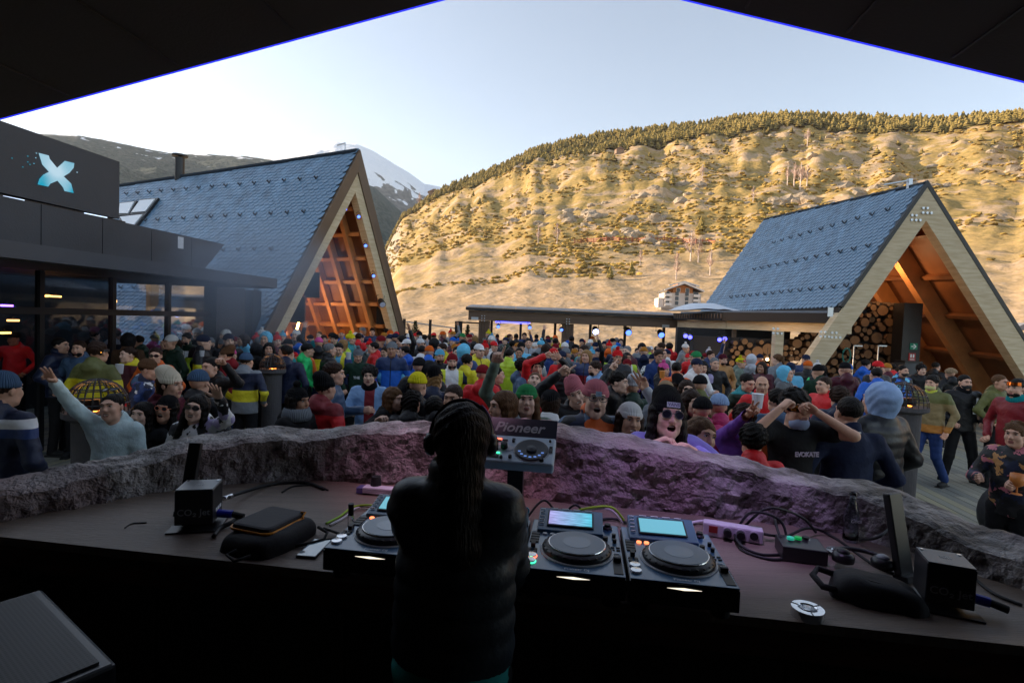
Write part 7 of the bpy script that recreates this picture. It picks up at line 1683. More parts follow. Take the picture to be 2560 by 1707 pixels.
near(1045, 928, 5.6, 170, 'person in a pale yellow beanie and dark coat', 'black', 'shell', 'beanie', 'yellow')
near(1049, 892, 7.2, 178, 'person in a black beanie from behind left of the sports vest man', 'black', 'shell', 'beanie', 'black')
near(1075, 900, 6.6, 170, 'person with black hood up between two black beanies', 'black', 'shell', 'hood', 'black')
near(1131, 883, 7.0, 10, 'moustached man in a maroon beanie and white USA vest under a yellow-green jacket', 'lime', 'shell', 'beanie', 'darkred', 'short', skin=0, mj=band_mat('lime_white', [(-1, 'neon'), (-.10, 'white'), (.10, 'neon'), (.17, 'navy')], 0), extra=lambda t, m: (beard(t, m), shirt_text(t, 'USA', .12, 1.20, mat('vest_red', (.5, .02, .03), .6), bold=.004)))
near(1168, 886, 7.0, 150, 'dark-haired man from behind in a bright yellow jacket', 'yellow', 'shell', None, hairk='wavy')
near(768, 857, 7.8, 110, 'man in a black cap and bright green hooded sweatshirt', 'brightgreen', 'sweat', 'cap', 'black', 'short')
near(824, 857, 7.6, 120, 'grey-haired man in a black quilted jacket facing away', 'black', 'puffer', None, hairk='short', hairc='hgrey', wide=1.12)
near(848, 857, 7.7, 0, 'smiling man in a blue jacket with yellow scarf looking down', 'blue', 'shell', None, hairk='short', expr='smile', hm=hrot(12, 10, 0), Rr='cup', gr='grip', mj=band_mat('blue_yellow', [(-1, 'darkblue'), (-.12, 'yellow'), (-.05, 'skyblue'), (.05, 'yellow'), (.12, 'darkblue')], 0))
near(896, 862, 7.4, 10, 'man in a grey striped bobble beanie and dark green sweatshirt looking down', 'darkgreen', 'sweat', 'bobble', 'grey', expr='neutral', hm=hrot(16, 10, 0), extra=lambda t, m: shirt_text(t, 'THE', .06, 1.22, m_white, bold=.001))
near(935, 854, 7.4, -75, 'dark-haired man in a red hooded ski jacket facing left', 'red', 'shell', None, hairk='short', hairc='hdark', wide=1.08, L='cup')
near(720, 863, 7.1, 175, 'short-haired man from behind in a navy jacket, very broad', 'navy', 'shell', None, hairk='short', wide=1.15)
near(752, 838, 9.5, 170, 'person in a royal blue jacket from behind below the pale beam', 'blue', 'shell', None, hairk='wavy')
near(1013, 864, 7.8, -100, 'man in a blue and navy ski jacket facing left with dark hair', 'blue', 'shell', None, hairk='short', mj=band_mat('blue_navy', [(-1, 'navy'), (1.18, 'darkblue'), (1.34, 'blue')]))
near(985, 864, 8.4, 60, 'dark-haired woman with a sky blue hood down', 'skyblue', 'shell', None, hairk='wavy')
near(1074, 863, 8.6, 175, 'person in an orange-red beanie and blue hood', 'blue', 'shell', 'beanie', 'orange')
near(1138, 859, 8.9, 30, 'person in a mustard yellow beanie and red jacket', 'red', 'shell', 'beanie', 'ochre')
near(1100, 872, 8.0, 20, 'bearded man in a multicoloured patterned ski hat', 'black', 'shell', 'beanie', 'skyblue', extra=lambda t, m: beard(t, m, 'hbrown'))
near(1184, 861, 8.2, 10, 'bearded man in a black, yellow and red striped tall hat', 'darkblue', 'shell', 'slouch', 'black', extra=lambda t, m: (beard(t, m), scarf(t, m, 'orange')))
# --- centre and right front
near(1318, 958, 3.45, 0, 'pouting woman in a green beanie with one fist raised high, one finger up', 'palegreen', 'sweat', 'beanie', 'green', 'long', 'hlight', 'pout', 1, 2, L=('w', 1238, 908, 3.30), gl='fistup', polL=(-1, .3, -.6), palL=(.3, -1, 0), Rr='low', step=True, hood=False, hm=hrot(-10, 0, 0), extra=lambda t, m: hoops(t, m))
near(1378, 972, 3.7, 172, 'person in a plain black beanie from behind next to the green beanie', 'white', 'shell', 'beanie', 'black', 'longback', 'hbrown', step=True)
near(1489, 946, 3.10, 8, 'laughing young man in glasses and a rose pink beanie with a square patch', 'navy', 'puffer', 'beanie', 'rose', 'short', 'hbrown', 'laugh', 0, 2, step=True, hm=hrot(-4, -6, 4), mj=patch_mat('puffer_orange_blue', ['navy', 'black', 'orange', 'bluegrey', 'steel', 'orange', 'navy', 'black'], 7), extra=lambda t, m: (badge(t, m, .040, .034, (.25, .35, .45), '-x-'), shades(t, m, mat('clear_lens', (.25, .2, .2), .1, alpha=.18), mat('thin_frame', (.15, .12, .1), .3))))
near(1442, 940, 3.9, 10, 'young man in a tilted mauve beanie and black jacket behind the green beanie', 'black', 'shell', 'slouch', 'rose', 'short', 'hdark', 'smile', 0, 2, L=('w', 1398, 935, 3.8), gl='point', palL=(.4, -1, 0), polL=(-.8, .2, -.7), step=True, hm=hrot(0, -15, -22))
near(1575, 1003, 3.05, 6, 'smiling woman in a white beanie holding up three fingers', 'lightgrey', 'sweat', 'beanie', 'white', 'long', 'hbrown', 'smile', 1, 1, Rr=('w', 1615, 972, 3.2), gr='three', palR=(0, -1, 0), polR=(.9, .5, -.3), L='low', step=True, hood=False, hm=hrot(-6, 0, 6), extra=lambda t, m: [ (lambda a: a.build('wristwatch', m_key, t))(MB().lathe([(.034, -.012), (.036, 0), (.034, .012)], 14, m['els'][1][2] - (m['els'][1][2] - m['els'][1][1]).normalized() * .02, axis=m['els'][1][2] - m['els'][1][1]))])
near(1670, 966, 2.98, 4, 'laughing woman in white-patched black beanie and round sunglasses, hands on the rock', 'lavender', 'sweat', 'slouch', 'black', 'long', 'hdark', 'laugh', 1, 2, sc=1.04, L=('w', 1625, 1113, 2.80), Rr=('w', 1740, 1132, 2.74), gl='relax', gr='relax', step=True, hood=False, hm=hrot(-10, -4, 4), palL=(0, -.2, -1), palR=(0, -.2, -1),
     extra=lambda t, m: (badge(t, m, .070, .028, (.55, .62, .68), 'VANS', z=.064, size=.025), shades(t, m, mat('mirror_lens', (.02, .025, .035), .08, spec=1.0), mat('dark_steel', (.12, .12, .13), .3, metal=.9), round_=True), hoops(t, m)))
near(1337, 928, 5.2, 0, 'woman with tied hair throwing her head back and smiling', 'red', 'shell', None, hairk='bun', hairc='hlight', expr='smile', fem=1, skin=2, hm=hrot(-24, 0, 8))
near(1343, 896, 6.2, 5, 'dark curly-haired man with red goggles under his chin', 'red', 'shell', None, hairk='curly', hairc='hdark', L=('w', 1362, 890, 6.0), gl='point')
near(1308, 897, 5.8, 90, 'curly dark-haired man with a big grey hood turned to the right', 'bluegrey', 'shell', None, hairk='curly', wide=1.1)
near(1240, 914, 5.6, 95, 'dark-haired man in profile below the raised arm', 'darkred', 'shell', None, hairk='short', skin=0)
near(1208, 910, 5.8, 170, 'person in a dark red beanie left of the raised sleeve', 'red', 'shell', 'beanie', 'darkred')
near(1262, 975, 4.5, -60, 'young woman whose profile shows beside the raised grey sleeve', 'grey', 'sweat', None, hairk='long', hairc='hlight', fem=1)
near(1489, 903, 5.4, -70, 'brown-haired bearded man in profile facing left, pale denim collar', 'denim', 'shell', None, hairk='wavy', hairc='hbrown', extra=lambda t, m: beard(t, m, 'hbrown'), skin=0)
near(1545, 928, 4.7, 60, 'dark-haired young man in black pointing one finger upwards', 'black', 'shell', None, hairk='wavy', hairc='hdark', L=('w', 1524, 926, 4.5), gl='point', palL=(.3, -1, 0), polL=(-.5, .3, -.7), skin=2)
near(1583, 935, 4.7, 178, 'person from behind in a light grey beanie and dark green coat', 'darkgreen', 'shell', 'slouch', 'lightgrey')
near(1408, 905, 5.3, 176, 'person in a dark padded jacket and dark red cap from behind', 'black', 'puffer', 'beanie', 'darkred', L=('w', 1402, 898, 5.1), gl='open')
near(1568, 880, 7.2, 10, 'man with dark beard stubble in a white sweater and yellow-green jacket', 'yellow', 'shell', None, hairk='short', skin=3, extra=lambda t, m: beard(t, m), mj=band_mat('lime_white2', [(-1, 'lime'), (-.09, 'white'), (.09, 'lime')], 0))
near(1552, 865, 8.4, 5, 'smiling middle-aged man in a navy jacket right of the dazzling lamp', 'navy', 'shell', None, hairk='short', hairc='hgrey', expr='smile')
near(1619, 866, 8.0, -90, 'grey-haired man in profile in a yellow-green jacket', 'lime', 'shell', None, hairk='short', hairc='hgrey', wide=1.1)
near(1633, 884, 6.6, 178, 'person from behind in a navy cap and white and black patterned top', 'white', 'sweat', 'beanie', 'navy', mj=patch_mat('white_black_knit', ['white', 'black', 'white', 'lightgrey', 'black'], 22))
near(1660, 898, 7.2, 40, 'woman in a hot pink bobble beanie holding a small orange cup', 'black', 'shell', 'bobble', 'pink', 'long', 'hbrown', fem=1, L='cup', gl='grip')
near(1692, 904, 6.6, 170, 'dark-haired man from behind in an orange hooded jacket', 'orange', 'shell', None, hairk='short')
near(1733, 876, 7.9, 0, 'man in a bright red jacket, red cap and pale blue face mask', 'red', 'shell', 'cap', 'darkred', extra=lambda t, m: mask(t, m))
near(1757, 901, 7.2, 10, 'dark-haired woman in a lilac jacket looking down', 'lilac', 'shell', None, hairk='long', hairc='hdark', fem=1, hm=hrot(12, -10, 0))
near(1787, 893, 7.3, 0, 'grey-haired man in a black jacket in front of the tan hood', 'black', 'shell', None, hairk='short', hairc='hgrey')
near(1808, 884, 8.0, 5, 'man in a maroon beanie and tan hooded jacket', 'tan', 'shell', 'beanie', 'maroon', extra=lambda t, m: beard(t, m))
near(1773, 866, 9.4, 170, 'person in a white ski jacket and striped bobble hat', 'white', 'shell', 'bobble', 'lightgrey')
near(1665, 950, 4.5, 178, 'person in a fluffy beige beanie from behind', 'grey', 'sweat', 'beanie', 'beige')
near(1699, 936, 4.8, 20, 'woman in a black beanie with a small patch and dark clothes', 'black', 'sweat', 'slouch', 'black', 'long', 'hbrown', fem=1, extra=lambda t, m: badge(t, m, .025, .02, (.6, .6, .6)))
near(1718, 948, 4.4, -5, 'woman with long brown hair in cat-eye sunglasses', 'black', 'sweat', None, hairk='long', hairc='hbrown', fem=1, skin=2, extra=lambda t, m: shades(t, m, m_lensk, m_key))
near(1730, 972, 4.0, 15, 'smiling woman with straight dark hair behind the black beanie with patch', 'black', 'sweat', None, hairk='long', hairc='hbrown', fem=1, skin=2, expr='smile', step=True)
near(1757, 990, 3.85, 174, 'person from behind in a black beanie and magenta jacket', 'magenta', 'shell', 'beanie', 'black', step=True)
near(1799, 982, 4.0, 176, 'person in a pale blue ribbed knitted beanie from behind', 'magenta', 'shell', 'beanie', 'steel', step=True)
near(1751, 936, 5.3, 170, 'person in a dark beanie and olive green hood', 'olive', 'shell', 'beanie', 'black')
near(1752, 1040, 3.15, 8, 'laughing woman with light brown hair low behind the rock edge', 'maroon', 'sweat', None, hairk='long', hairc='hlight', expr='laugh', fem=1, skin=1, sc=.93, hm=hrot(-2, 10, 12))
near(1862, 1012, 3.55, 165, 'curly-haired person in a purple and orange jacket raising a peace sign', 'purple', 'shell', None, hairk='curly', hairc='hbrown', Rr=('w', 1878, 1030, 3.2), gr='peace', palR=(0, 1, 0), polR=(.4, -.5, -.7), step=True, wide=1.08, mj=band_mat('purple_orange', [(-1, 'orange'), (-.0, 'purple')], 0))
near(1885, 1062, 3.5, 165, 'dark-haired person in a bright red-orange hooded jacket low behind the rock edge', 'red', 'shell', None, hairk='curly', sc=.9)
near(1990, 975, 3.25, 8, 'young man in a black T-shirt lifting mirrored goggles to his eyes with both hands', 'black', 'tee', None, hairk='curly', hairc='hdark', expr='neutral', skin=0, L=('w', 1950, 1022, 3.12), Rr=('w', 2042, 1030, 3.12), gl='grip', gr='grip', polL=(-.8, 0, -.7), polR=(.8, 0, -.7), palL=(1, 0, 0), palR=(-1, 0, 0), step=True, hood=False,
     extra=lambda t, m: (goggles(t, m, mat('green_red_lens', (.25, .12, .02), .1, metal=.9), z=.012), mask(t, m, (.28, .36, .55), True), shirt_text(t, 'EVOKATE', .045, 1.30, mat('shirt_print', (.45, .38, .5), .6), bold=.001, spacing=.85, y=-.150)))
near(2126, 990, 3.25, 178, 'broad dark-haired man seen from behind in a navy sweater with a white neck label', 'navy', 'sweat', None, hairk='short', hairc='hdark', wide=1.16, step=True, hood=False, skin=0, extra=lambda t, m: (lambda a: a.build('neck_label', m_white, t))(MB().box((0, .098, 1.475), (.06, .006, .012))))
near(2202, 952, 3.5, 200, 'person in a pale blue-grey hood and black puffer seen from behind', 'black', 'puffer', 'hood', 'steel', step=True, wide=1.12)
near(2100, 968, 4.2, 160, 'man with curly brown hair from behind in a dark blue jacket', 'navy', 'shell', None, hairk='curly', hairc='hbrown', wide=1.05)
near(2062, 940, 5.0, -70, 'short-haired man in profile with a red and white collar', 'red', 'shell', None, hairk='short', hairc='hbrown', skin=0, mj=band_mat('red_white', [(-1, 'red'), (.02, 'white'), (.16, 'red')], 1))
near(1868, 933, 5.6, 10, 'man in sunglasses on his head and green hooded jacket looking down', 'palegreen', 'shell', None, hairk='short', hm=hrot(16, 10, 0), mj=band_mat('green_teal', [(-1, 'darkgreen'), (1.44, 'teal')]), extra=lambda t, m: shades(t, m, m_lensk, m_key, up=True))
near(1906, 938, 5.5, -20, 'bald man in a bright red jacket holding a white cup', 'red', 'shell', None, skin=1, Rr='cup', gr='grip', L='pocket')
near(1945, 973, 4.6, 175, 'dark-haired person from behind right of the peace sign', 'bluegrey', 'shell', None, hairk='wavy')
near(2055, 912, 6.6, 160, 'person with big dark curls in a black and lime green striped jacket', 'black', 'puffer', None, hairk='bigcurly', mj=band_mat('black_lime', [(-1, 'brightgreen'), (-.2, 'black'), (.2, 'brightgreen')], 0))
near(2120, 908, 7.0, 150, 'person in a blue beanie and black jacket before the log wall', 'black', 'shell', 'beanie', 'blue')
near(2165, 899, 7.6, 100, 'young man with dark fringe in a blue shirt beside the teal hose', 'blue', 'shell', None, hairk='wavy')
near(2192, 918, 7.0, 175, 'person in a bright blue jacket bending, dark hair from behind', 'blue', 'shell', None, hairk='short', wide=1.1)
near(2230, 907, 7.2, 178, 'man with short black hair and red collar from behind by the black pillar', 'black', 'shell', None, hairk='short', mj=band_mat('black_red', [(-1, 'black'), (1.40, 'red')]))
near(2257, 912, 7.8, 10, 'person in a black neck warmer and blue patterned jacket by the pillar', 'blue', 'shell', None, hairk='short', extra=lambda t, m: mask(t, m, (.015, .015, .018)), mj=patch_mat('blue_camo', ['blue', 'black', 'skyblue', 'darkblue', 'black'], 12))
near(2304, 911, 7.2, -10, 'dark curly-haired man in a black jacket right of the pillar', 'black', 'shell', None, hairk='curly', skin=2)
near(2340, 904, 8.6, 110, 'man in a grey mask and dark coat leaning towards the orange beams', 'black', 'shell', None, hairk='short', extra=lambda t, m: mask(t, m, (.1, .11, .14)))
near(2378, 918, 8.0, 178, 'person in a brown fur trapper hat from behind', 'black', 'shell', 'furhat', 'beige')
near(1977, 905, 7.6, -10, 'man in a navy cap and sky blue jacket looking at his hands', 'skyblue', 'shell', 'cap', 'navy', L='chest', Rr='chest', hm=hrot(14, 0, 0), mj=band_mat('sky_orange', [(-1, 'orange'), (1.0, 'skyblue')]))
near(1900, 884, 7.4, 170, 'broad person from behind in navy with an orange collar and blue headband', 'navy', 'shell', 'beanie', 'navy', wide=1.15, mj=band_mat('navy_orange', [(-1, 'navy'), (1.42, 'orange')]), Rr='chest')
near(1852, 887, 8.0, 60, 'person in a green parka with a colourful bobble hat and red goggles', 'palegreen', 'shell', 'bobble', 'yellow', extra=lambda t, m: goggles(t, m, mat('red_lens', (.6, .02, .02), .15)))
near(1878, 884, 8.8, 175, 'person in a pale grey hood behind the green parka', 'lightgrey', 'shell', 'hood', 'lightgrey')
# --- right side of the terrace
near(2332, 938, 8.0, -62, 'man in yellow mask, khaki jacket and blue jeans walking left with a lime glove', 'khaki', 'shell', None, hairk='wavy', hairc='hdark', skin=0, wide=1.15, legs='walk', trc='darkblue', sc=.985, mj=band_mat('khaki_layers', [(-1, 'ochre'), (.97, 'khaki'), (1.30, 'olive')]),
     L='down', Rr='down', extra=lambda t, m: (mask(t, m, (.62, .62, .25)), (lambda a: a.build('glove', mat('lime_glove', (.55, .7, .04), .6), t))(MB().ball((-.24, -.03, .82), (.045, .06, .10), 10, 6)), (lambda a: a.build('neck_warmer', mat('lime_neck', (.6, .65, .05), .6), t))(MB().lathe([(.085, 1.44), (.075, 1.50)], 16))))
near(2412, 936, 8.4, -8, 'man in an all-black ski suit with a black face scarf and white pass striding left', 'black', 'shell', None, hairk='short', hairc='hdark', skin=0, wide=1.2, legs='wide', trc='black', sc=1.03,
     extra=lambda t, m: (mask(t, m, (.012, .012, .014), False, 'neck_scarf'), scarf(t, m, 'black'), (lambda a: a.build('ski_pass', m_white, t))(MB().box((.09, -.150, 1.20), (.07, .01, .12)).box((.10, -.152, 1.31), (.02, .008, .14)))))
near(2500, 936, 8.2, 12, 'man in an olive green coat standing at the right before the timber leg', 'olive', 'shell', None, hairk='short', hairc='hlight', skin=1, trc='black', Rr='down')
near(2546, 945, 6.2, -75, 'man in a dark red jacket with orange goggles on his forehead at the right edge', 'darkred', 'shell', None, hairk='short', hairc='hdark', wide=1.1, extra=lambda t, m: (goggles(t, m, z=.062), beard(t, m), scarf(t, m, 'teal')), sc=.99)
near(2544, 1052, 4.15, -62, 'curly-haired woman in a flowery black jacket holding an orange goblet at the right edge', 'black', 'shell', None, hairk='bigcurly', hairc='hlight', fem=1, L='cup', Rr='cup', gl='grip', gr='grip', mj=patch_mat('flowery', ['black', 'black', 'navy', 'rose', 'black', 'black', 'tan'], 14), sc=.86)
# cups in hands
def cup(px, py, y, label, m, s=1.0, name='plastic_cup'):
    p = P(px, py, y); t = thing(name, label, 'cup', p); a = MB(); a.lathe([(.028 * s, 0), (.036 * s, .09 * s), (.033 * s, .09 * s), (.026 * s, .006)], 16); a.build('cup', m, t, smooth=False); a = MB(); a.lathe([(.0365 * s, .088 * s), (.0375 * s, .09 * s), (.0365 * s, .093 * s)], 16); a.build('rim', m, t)
m_cup = mat('milky_plastic', (.62, .66, .70), .3, alpha=.9)
cup(299, 934, 6.2, 'clear plastic cup held by the woman in purple', m_cup, 1.2); cup(465, 892, 8.9, 'clear plastic cup held by the man in dark green', m_cup); cup(505, 891, 8.5, 'clear plastic cup in the hand of the blond man', m_cup)
cup(1893, 1020, 5.15, 'white paper cup held by the bald man', mat('paper_cup', (.7, .72, .75), .6), 1.5); cup(871, 898, 7.2, 'pale cup raised among the crowd before the grey bobble hat', m_cup); cup(1655, 945, 6.8, 'small orange cup held by the woman in the pink bobble hat', mat('orange_cup', (.7, .25, .04), .5))
p = P(2541, 1235, 3.9); t = thing('goblet', 'orange plastic goblet on a stem at the right edge', 'cup', p); m_gob = mat('orange_plastic', (.65, .22, .05), .35); a = MB(); a.lathe([(.012, .055), (.035, .07), (.046, .10), (.044, .15), (.040, .15), (.040, .10), (.01, .075)], 20); a.build('bowl', m_gob, t, smooth=True); a = MB(); a.lathe([(.034, 0), (.03, .006), (.006, .012), (.006, .055), (.012, .06)], 16); a.build('stem', m_gob, t)
t = thing('handbag', 'black backpack standing on the deck at the right edge', 'bag', PZ(2478, 1345, 0)); 
a = MB(); a.ball((.1, 0, .30), (.26, .16, .32), 14, 10); a.build('bag_body', mat('black_bag', (.012, .012, .014), .7, bump=.6, bscale=20), t, smooth=True); a = MB(); a.tube([(-.12, -.08, .12), (-.2, -.12, .05), (-.26, -.15, .01)], .02, 6); a.build('strap', m_rubber, t)
# glove-like detail: braziers with cages
def brazier(px, ptop, y, rad, label, flame=True):
    p = P(px, ptop, y); t = thing('fire_basket', label, 'brazier', (p.x, p.y, 0)); zt = p.z; zb = zt - rad * .95
    m_st = mat('brazier_stone', (.08, .075, .078), .9, bump=.6, bscale=14)
    a = MB(); a.lathe([(rad * .7, 0), (rad * .72, .1), (rad * .75, zb - .14), (rad * 1.04, zb - .10), (rad * 1.04, zb - .05), (rad * .8, zb - .05)], 28); a.build('stone_base', m_st, t)
    for k in range(24):
        an = 2 * math.pi * k / 24; a = MB(); a.tube([(rad * math.sin(q) * math.cos(an), rad * math.sin(q) * math.sin(an), zb - .05 + (zt - zb + .05) * math.cos(q) ** .9) for q in np.linspace(.02, 1.57, 9)], .006, 4); a.build('cage_bar', m_metal, t)
    for q in (.45, .8, 1.1, 1.35):
        a = MB(); a.tube([(rad * math.sin(q) * math.cos(an) * 1.01, rad * math.sin(q) * math.sin(an) * 1.01, zb - .05 + (zt - zb + .05) * math.cos(q) ** .9) for an in np.linspace(0, 6.283, 25)], .006, 4); a.build('cage_ring', m_metal, t)
    m_fl = mat('flame', (1, .4, .05), .5, emit=(1, .30, .05), estr=1.8)
    for k in range(5):
        an = k * 1.3; r_ = rad * .35 * (k % 3) / 2 + .03; a = MB(); a.lathe([(.0, 0), (.028, .02), (.022, .04), (.008, .07), (0, .09)], 8, (r_ * math.cos(an), r_ * math.sin(an), zb - .06)); a.build('flame', m_fl, t, smooth=True)
    for k in range(6):
        an = k * 1.05; a = MB(); a.bar((-rad * .5 * math.cos(an), -rad * .5 * math.sin(an), zb - .03 + .01 * k), (rad * .5 * math.cos(an), rad * .5 * math.sin(an), zb - .01 + .01 * k), .06, .05); a.build('firewood', mat('charred', (.03, .02, .015), .9), t)
    li = bpy.data.lights.new('fire', 'POINT'); li.energy = 1.2; li.color = (1, .42, .12); li.shadow_soft_size = .12; lo = bpy.data.objects.new('fire_light', li); COL.objects.link(lo); lo.location = (p.x, p.y, zb + .08)
brazier(243, 947, 4.9, .25, 'domed black wire fire cage on a stone base before the yellow jacket')
brazier(2262, 955, 7.0, .27, 'domed wire fire cage with flames at the right behind the pale blue hood')
brazier(682, 884, 7.9, .18, 'small domed wire fire cage between the navy jackets left of centre')
for q in [(243, 4.9), (2258, 6.6), (680, 7.4)]:
    p = P(q[0], 900, q[1]); PLACED.append((p.x, p.y, .5))
# ================================================================== THE CROWD BEHIND
rc = random.Random(11)
POSES = {}
def proto(i):
    if i in POSES: return POSES[i]
    st, L, Rr, gl, gr, ex = [('shell', 'down', 'down', 'relax', 'relax', 'neutral'), ('shell', 'pocket', 'cup', 'relax', 'grip', 'smile'), ('puffer', 'pocket', 'pocket', 'relax', 'relax', 'neutral'), ('sweat', 'low', 'chest', 'relax', 'relax', 'smile'),
                             ('shell', 'down', (.30, -.12, 1.90), 'relax', 'open', 'laugh'), ('puffer', 'low', 'low', 'relax', 'relax', 'smile')][i]
    arms = [tuple([s_ * q[0], q[1], q[2]]) for s_, q in ((-1, REST.get(L, L) if isinstance(L, str) else L), (1, REST[Rr] if isinstance(Rr, str) else Rr))]
    POSES[i] = build_body(arms, st, False, ex, i % 2, None, (gl, gr)); return POSES[i]
JC = [('black', 'black', 16), ('navy', 'navy', 11), ('darkblue', 'dark blue', 5), ('blue', 'bright blue', 6), ('skyblue', 'sky blue', 3), ('red', 'red', 7), ('darkred', 'dark red', 3), ('orange', 'orange', 3), ('yellow', 'yellow', 4), ('lime', 'lime yellow', 3), ('green', 'green', 2), ('darkgreen', 'dark green', 3),
      ('grey', 'grey', 4), ('white', 'white', 3), ('brown', 'brown', 2), ('ochre', 'ochre', 1), ('purple', 'purple', 2), ('teal', 'teal', 2), ('olive', 'olive', 3), ('maroon', 'maroon', 3)]
HC = [('short', None, 'hdark', 'short dark hair', 12), ('wavy', None, 'hbrown', 'wavy brown hair', 8), ('curly', None, 'hdark', 'dark curls', 3), ('long', None, 'hbrown', 'long brown hair', 3), ('long', None, 'hblond', 'long blond hair', 2), ('short', None, 'hgrey', 'short grey hair', 3), ('pony', None, 'hlight', 'a light ponytail', 2)] + \
     [(None, 'beanie', c, f'a {nm} beanie', w_) for c, nm, w_ in (('black', 'black', 7), ('navy', 'navy', 4), ('grey', 'grey', 3), ('darkred', 'dark red', 2), ('orange', 'orange', 2), ('blue', 'blue', 1), ('ochre', 'mustard', 2), ('green', 'green', 1), ('white', 'white', 2), ('pink', 'pink', .5))] + \
     [(None, 'bobble', c, f'a {nm} bobble hat', 1) for c, nm in (('white', 'white'), ('red', 'red'), ('skyblue', 'sky blue'), ('yellow', 'yellow'))] + [('short', 'cap', c, f'a {nm} cap', 2) for c, nm in (('black', 'black'), ('white', 'white'), ('navy', 'navy'), ('red', 'red'))] + [(None, 'hood', 'black', 'a black hood up', 2), (None, 'hood', 'skyblue', 'a blue hood up', 1)]
combos = [(j, h_) for j in JC for h_ in HC]; wts = [j[2] * h_[4] for j, h_ in combos]
used = set()
def free(x, y, r_=.40):
    for (a, b_, q) in PLACED:
        if (a - x) ** 2 + (b_ - y) ** 2 < (max(r_, q)) ** 2: return False
    # keep out of buildings
    d = Vector((x, y, 0)) - Lf; s_ = d.dot(gd); v_ = Vector((-gd.y, gd.x, 0)).dot(d) * 1
    if v_ > -.2 and not (1.0 < s_ < GW - .8 and v_ < 3): return False
    if (Vector((x, y, 0)) - Q0).dot(n_out) < -1.3 : return False
    if y > 12.2 and x > 3.4 + (20 - y) * .28 and y < 22: return False
    if abs(y - 20.3) < .35 and abs(x - (-1)) < .4: return False
    return True
cnt = 0; tries = 0
regions = [((-6, 5), (8.8, 21.0), 185, 500, 1800), ((-7, -2), (8.8, 12), 10, 60, 700), ((4, 8), (8.5, 12.5), 10, 1800, 2230)]
for (xr, yr, num, pmin, pmax) in regions:
    c_ = 0; tries = 0
    while c_ < num and tries < 20000:
        tries += 1
        y = rc.uniform(*yr); x = rc.uniform(min(xr[0], -y * .33) if pmax == 1800 else xr[0], max(xr[1], y * .33) if pmax == 1800 else xr[1])
        px, py = proj((x, y, 1.7))
        if not pmin < px < pmax or not free(x, y, .40 + .008 * y): continue
        for _ in range(50):
            j, h_ = rc.choices(combos, wts)[0]
            if (j[0], h_[3]) not in used: break
        else: continue
        used.add((j[0], h_[3])); PLACED.append((x, y, .4)); c_ += 1; cnt += 1
        face = rc.choice([0, 0, 10, -15, 40, -45, 90, -90, 150, 180, 180, 170, 200, 30, -30]) + rc.uniform(-12, 12)
        ip = rc.choices([0, 1, 2, 3, 4, 5], [5, 5, 4, 4, .7, 4])[0]; m = proto(ip); H = rc.uniform(1.60, 1.84); fa = (face + 180) % 360 - 180
        fd = 'facing the booth' if abs(fa) < 50 else 'seen from behind' if abs(fa) > 130 else ('turned right' if fa > 0 else 'turned left')
        zone = 'under the pergola' if y > 19 else ('before the pergola' if y > 15 and px > 1150 else 'by the big gable' if y > 13 and px <= 1150 else 'by the timber hall' if px > 1780 else 'by the left building' if px < 500 else 'mid terrace')
        st_ = 'padded jacket' if ip in (2, 5) else 'sweatshirt' if ip == 3 else 'jacket'
        lb = f'person, {j[1]} {st_}, {h_[3].replace("a ", "", 1) if h_[3].startswith("a ") else h_[3]}, {fd}, {zone}'
        place(lb, (Vector((x, y, 0)), H / 1.72, R(face)), m, j[0], h_[1], h_[2], h_[0] if h_[1] is None or h_[0] else None, h_[2] if h_[1] is None else 'hdark', rc.randrange(5), rc.choice(['black', 'navy', 'grey', 'darkblue']), 'crowd standing on the terrace', fine=False)
print('crowd', cnt, 'near', NEARN[0])
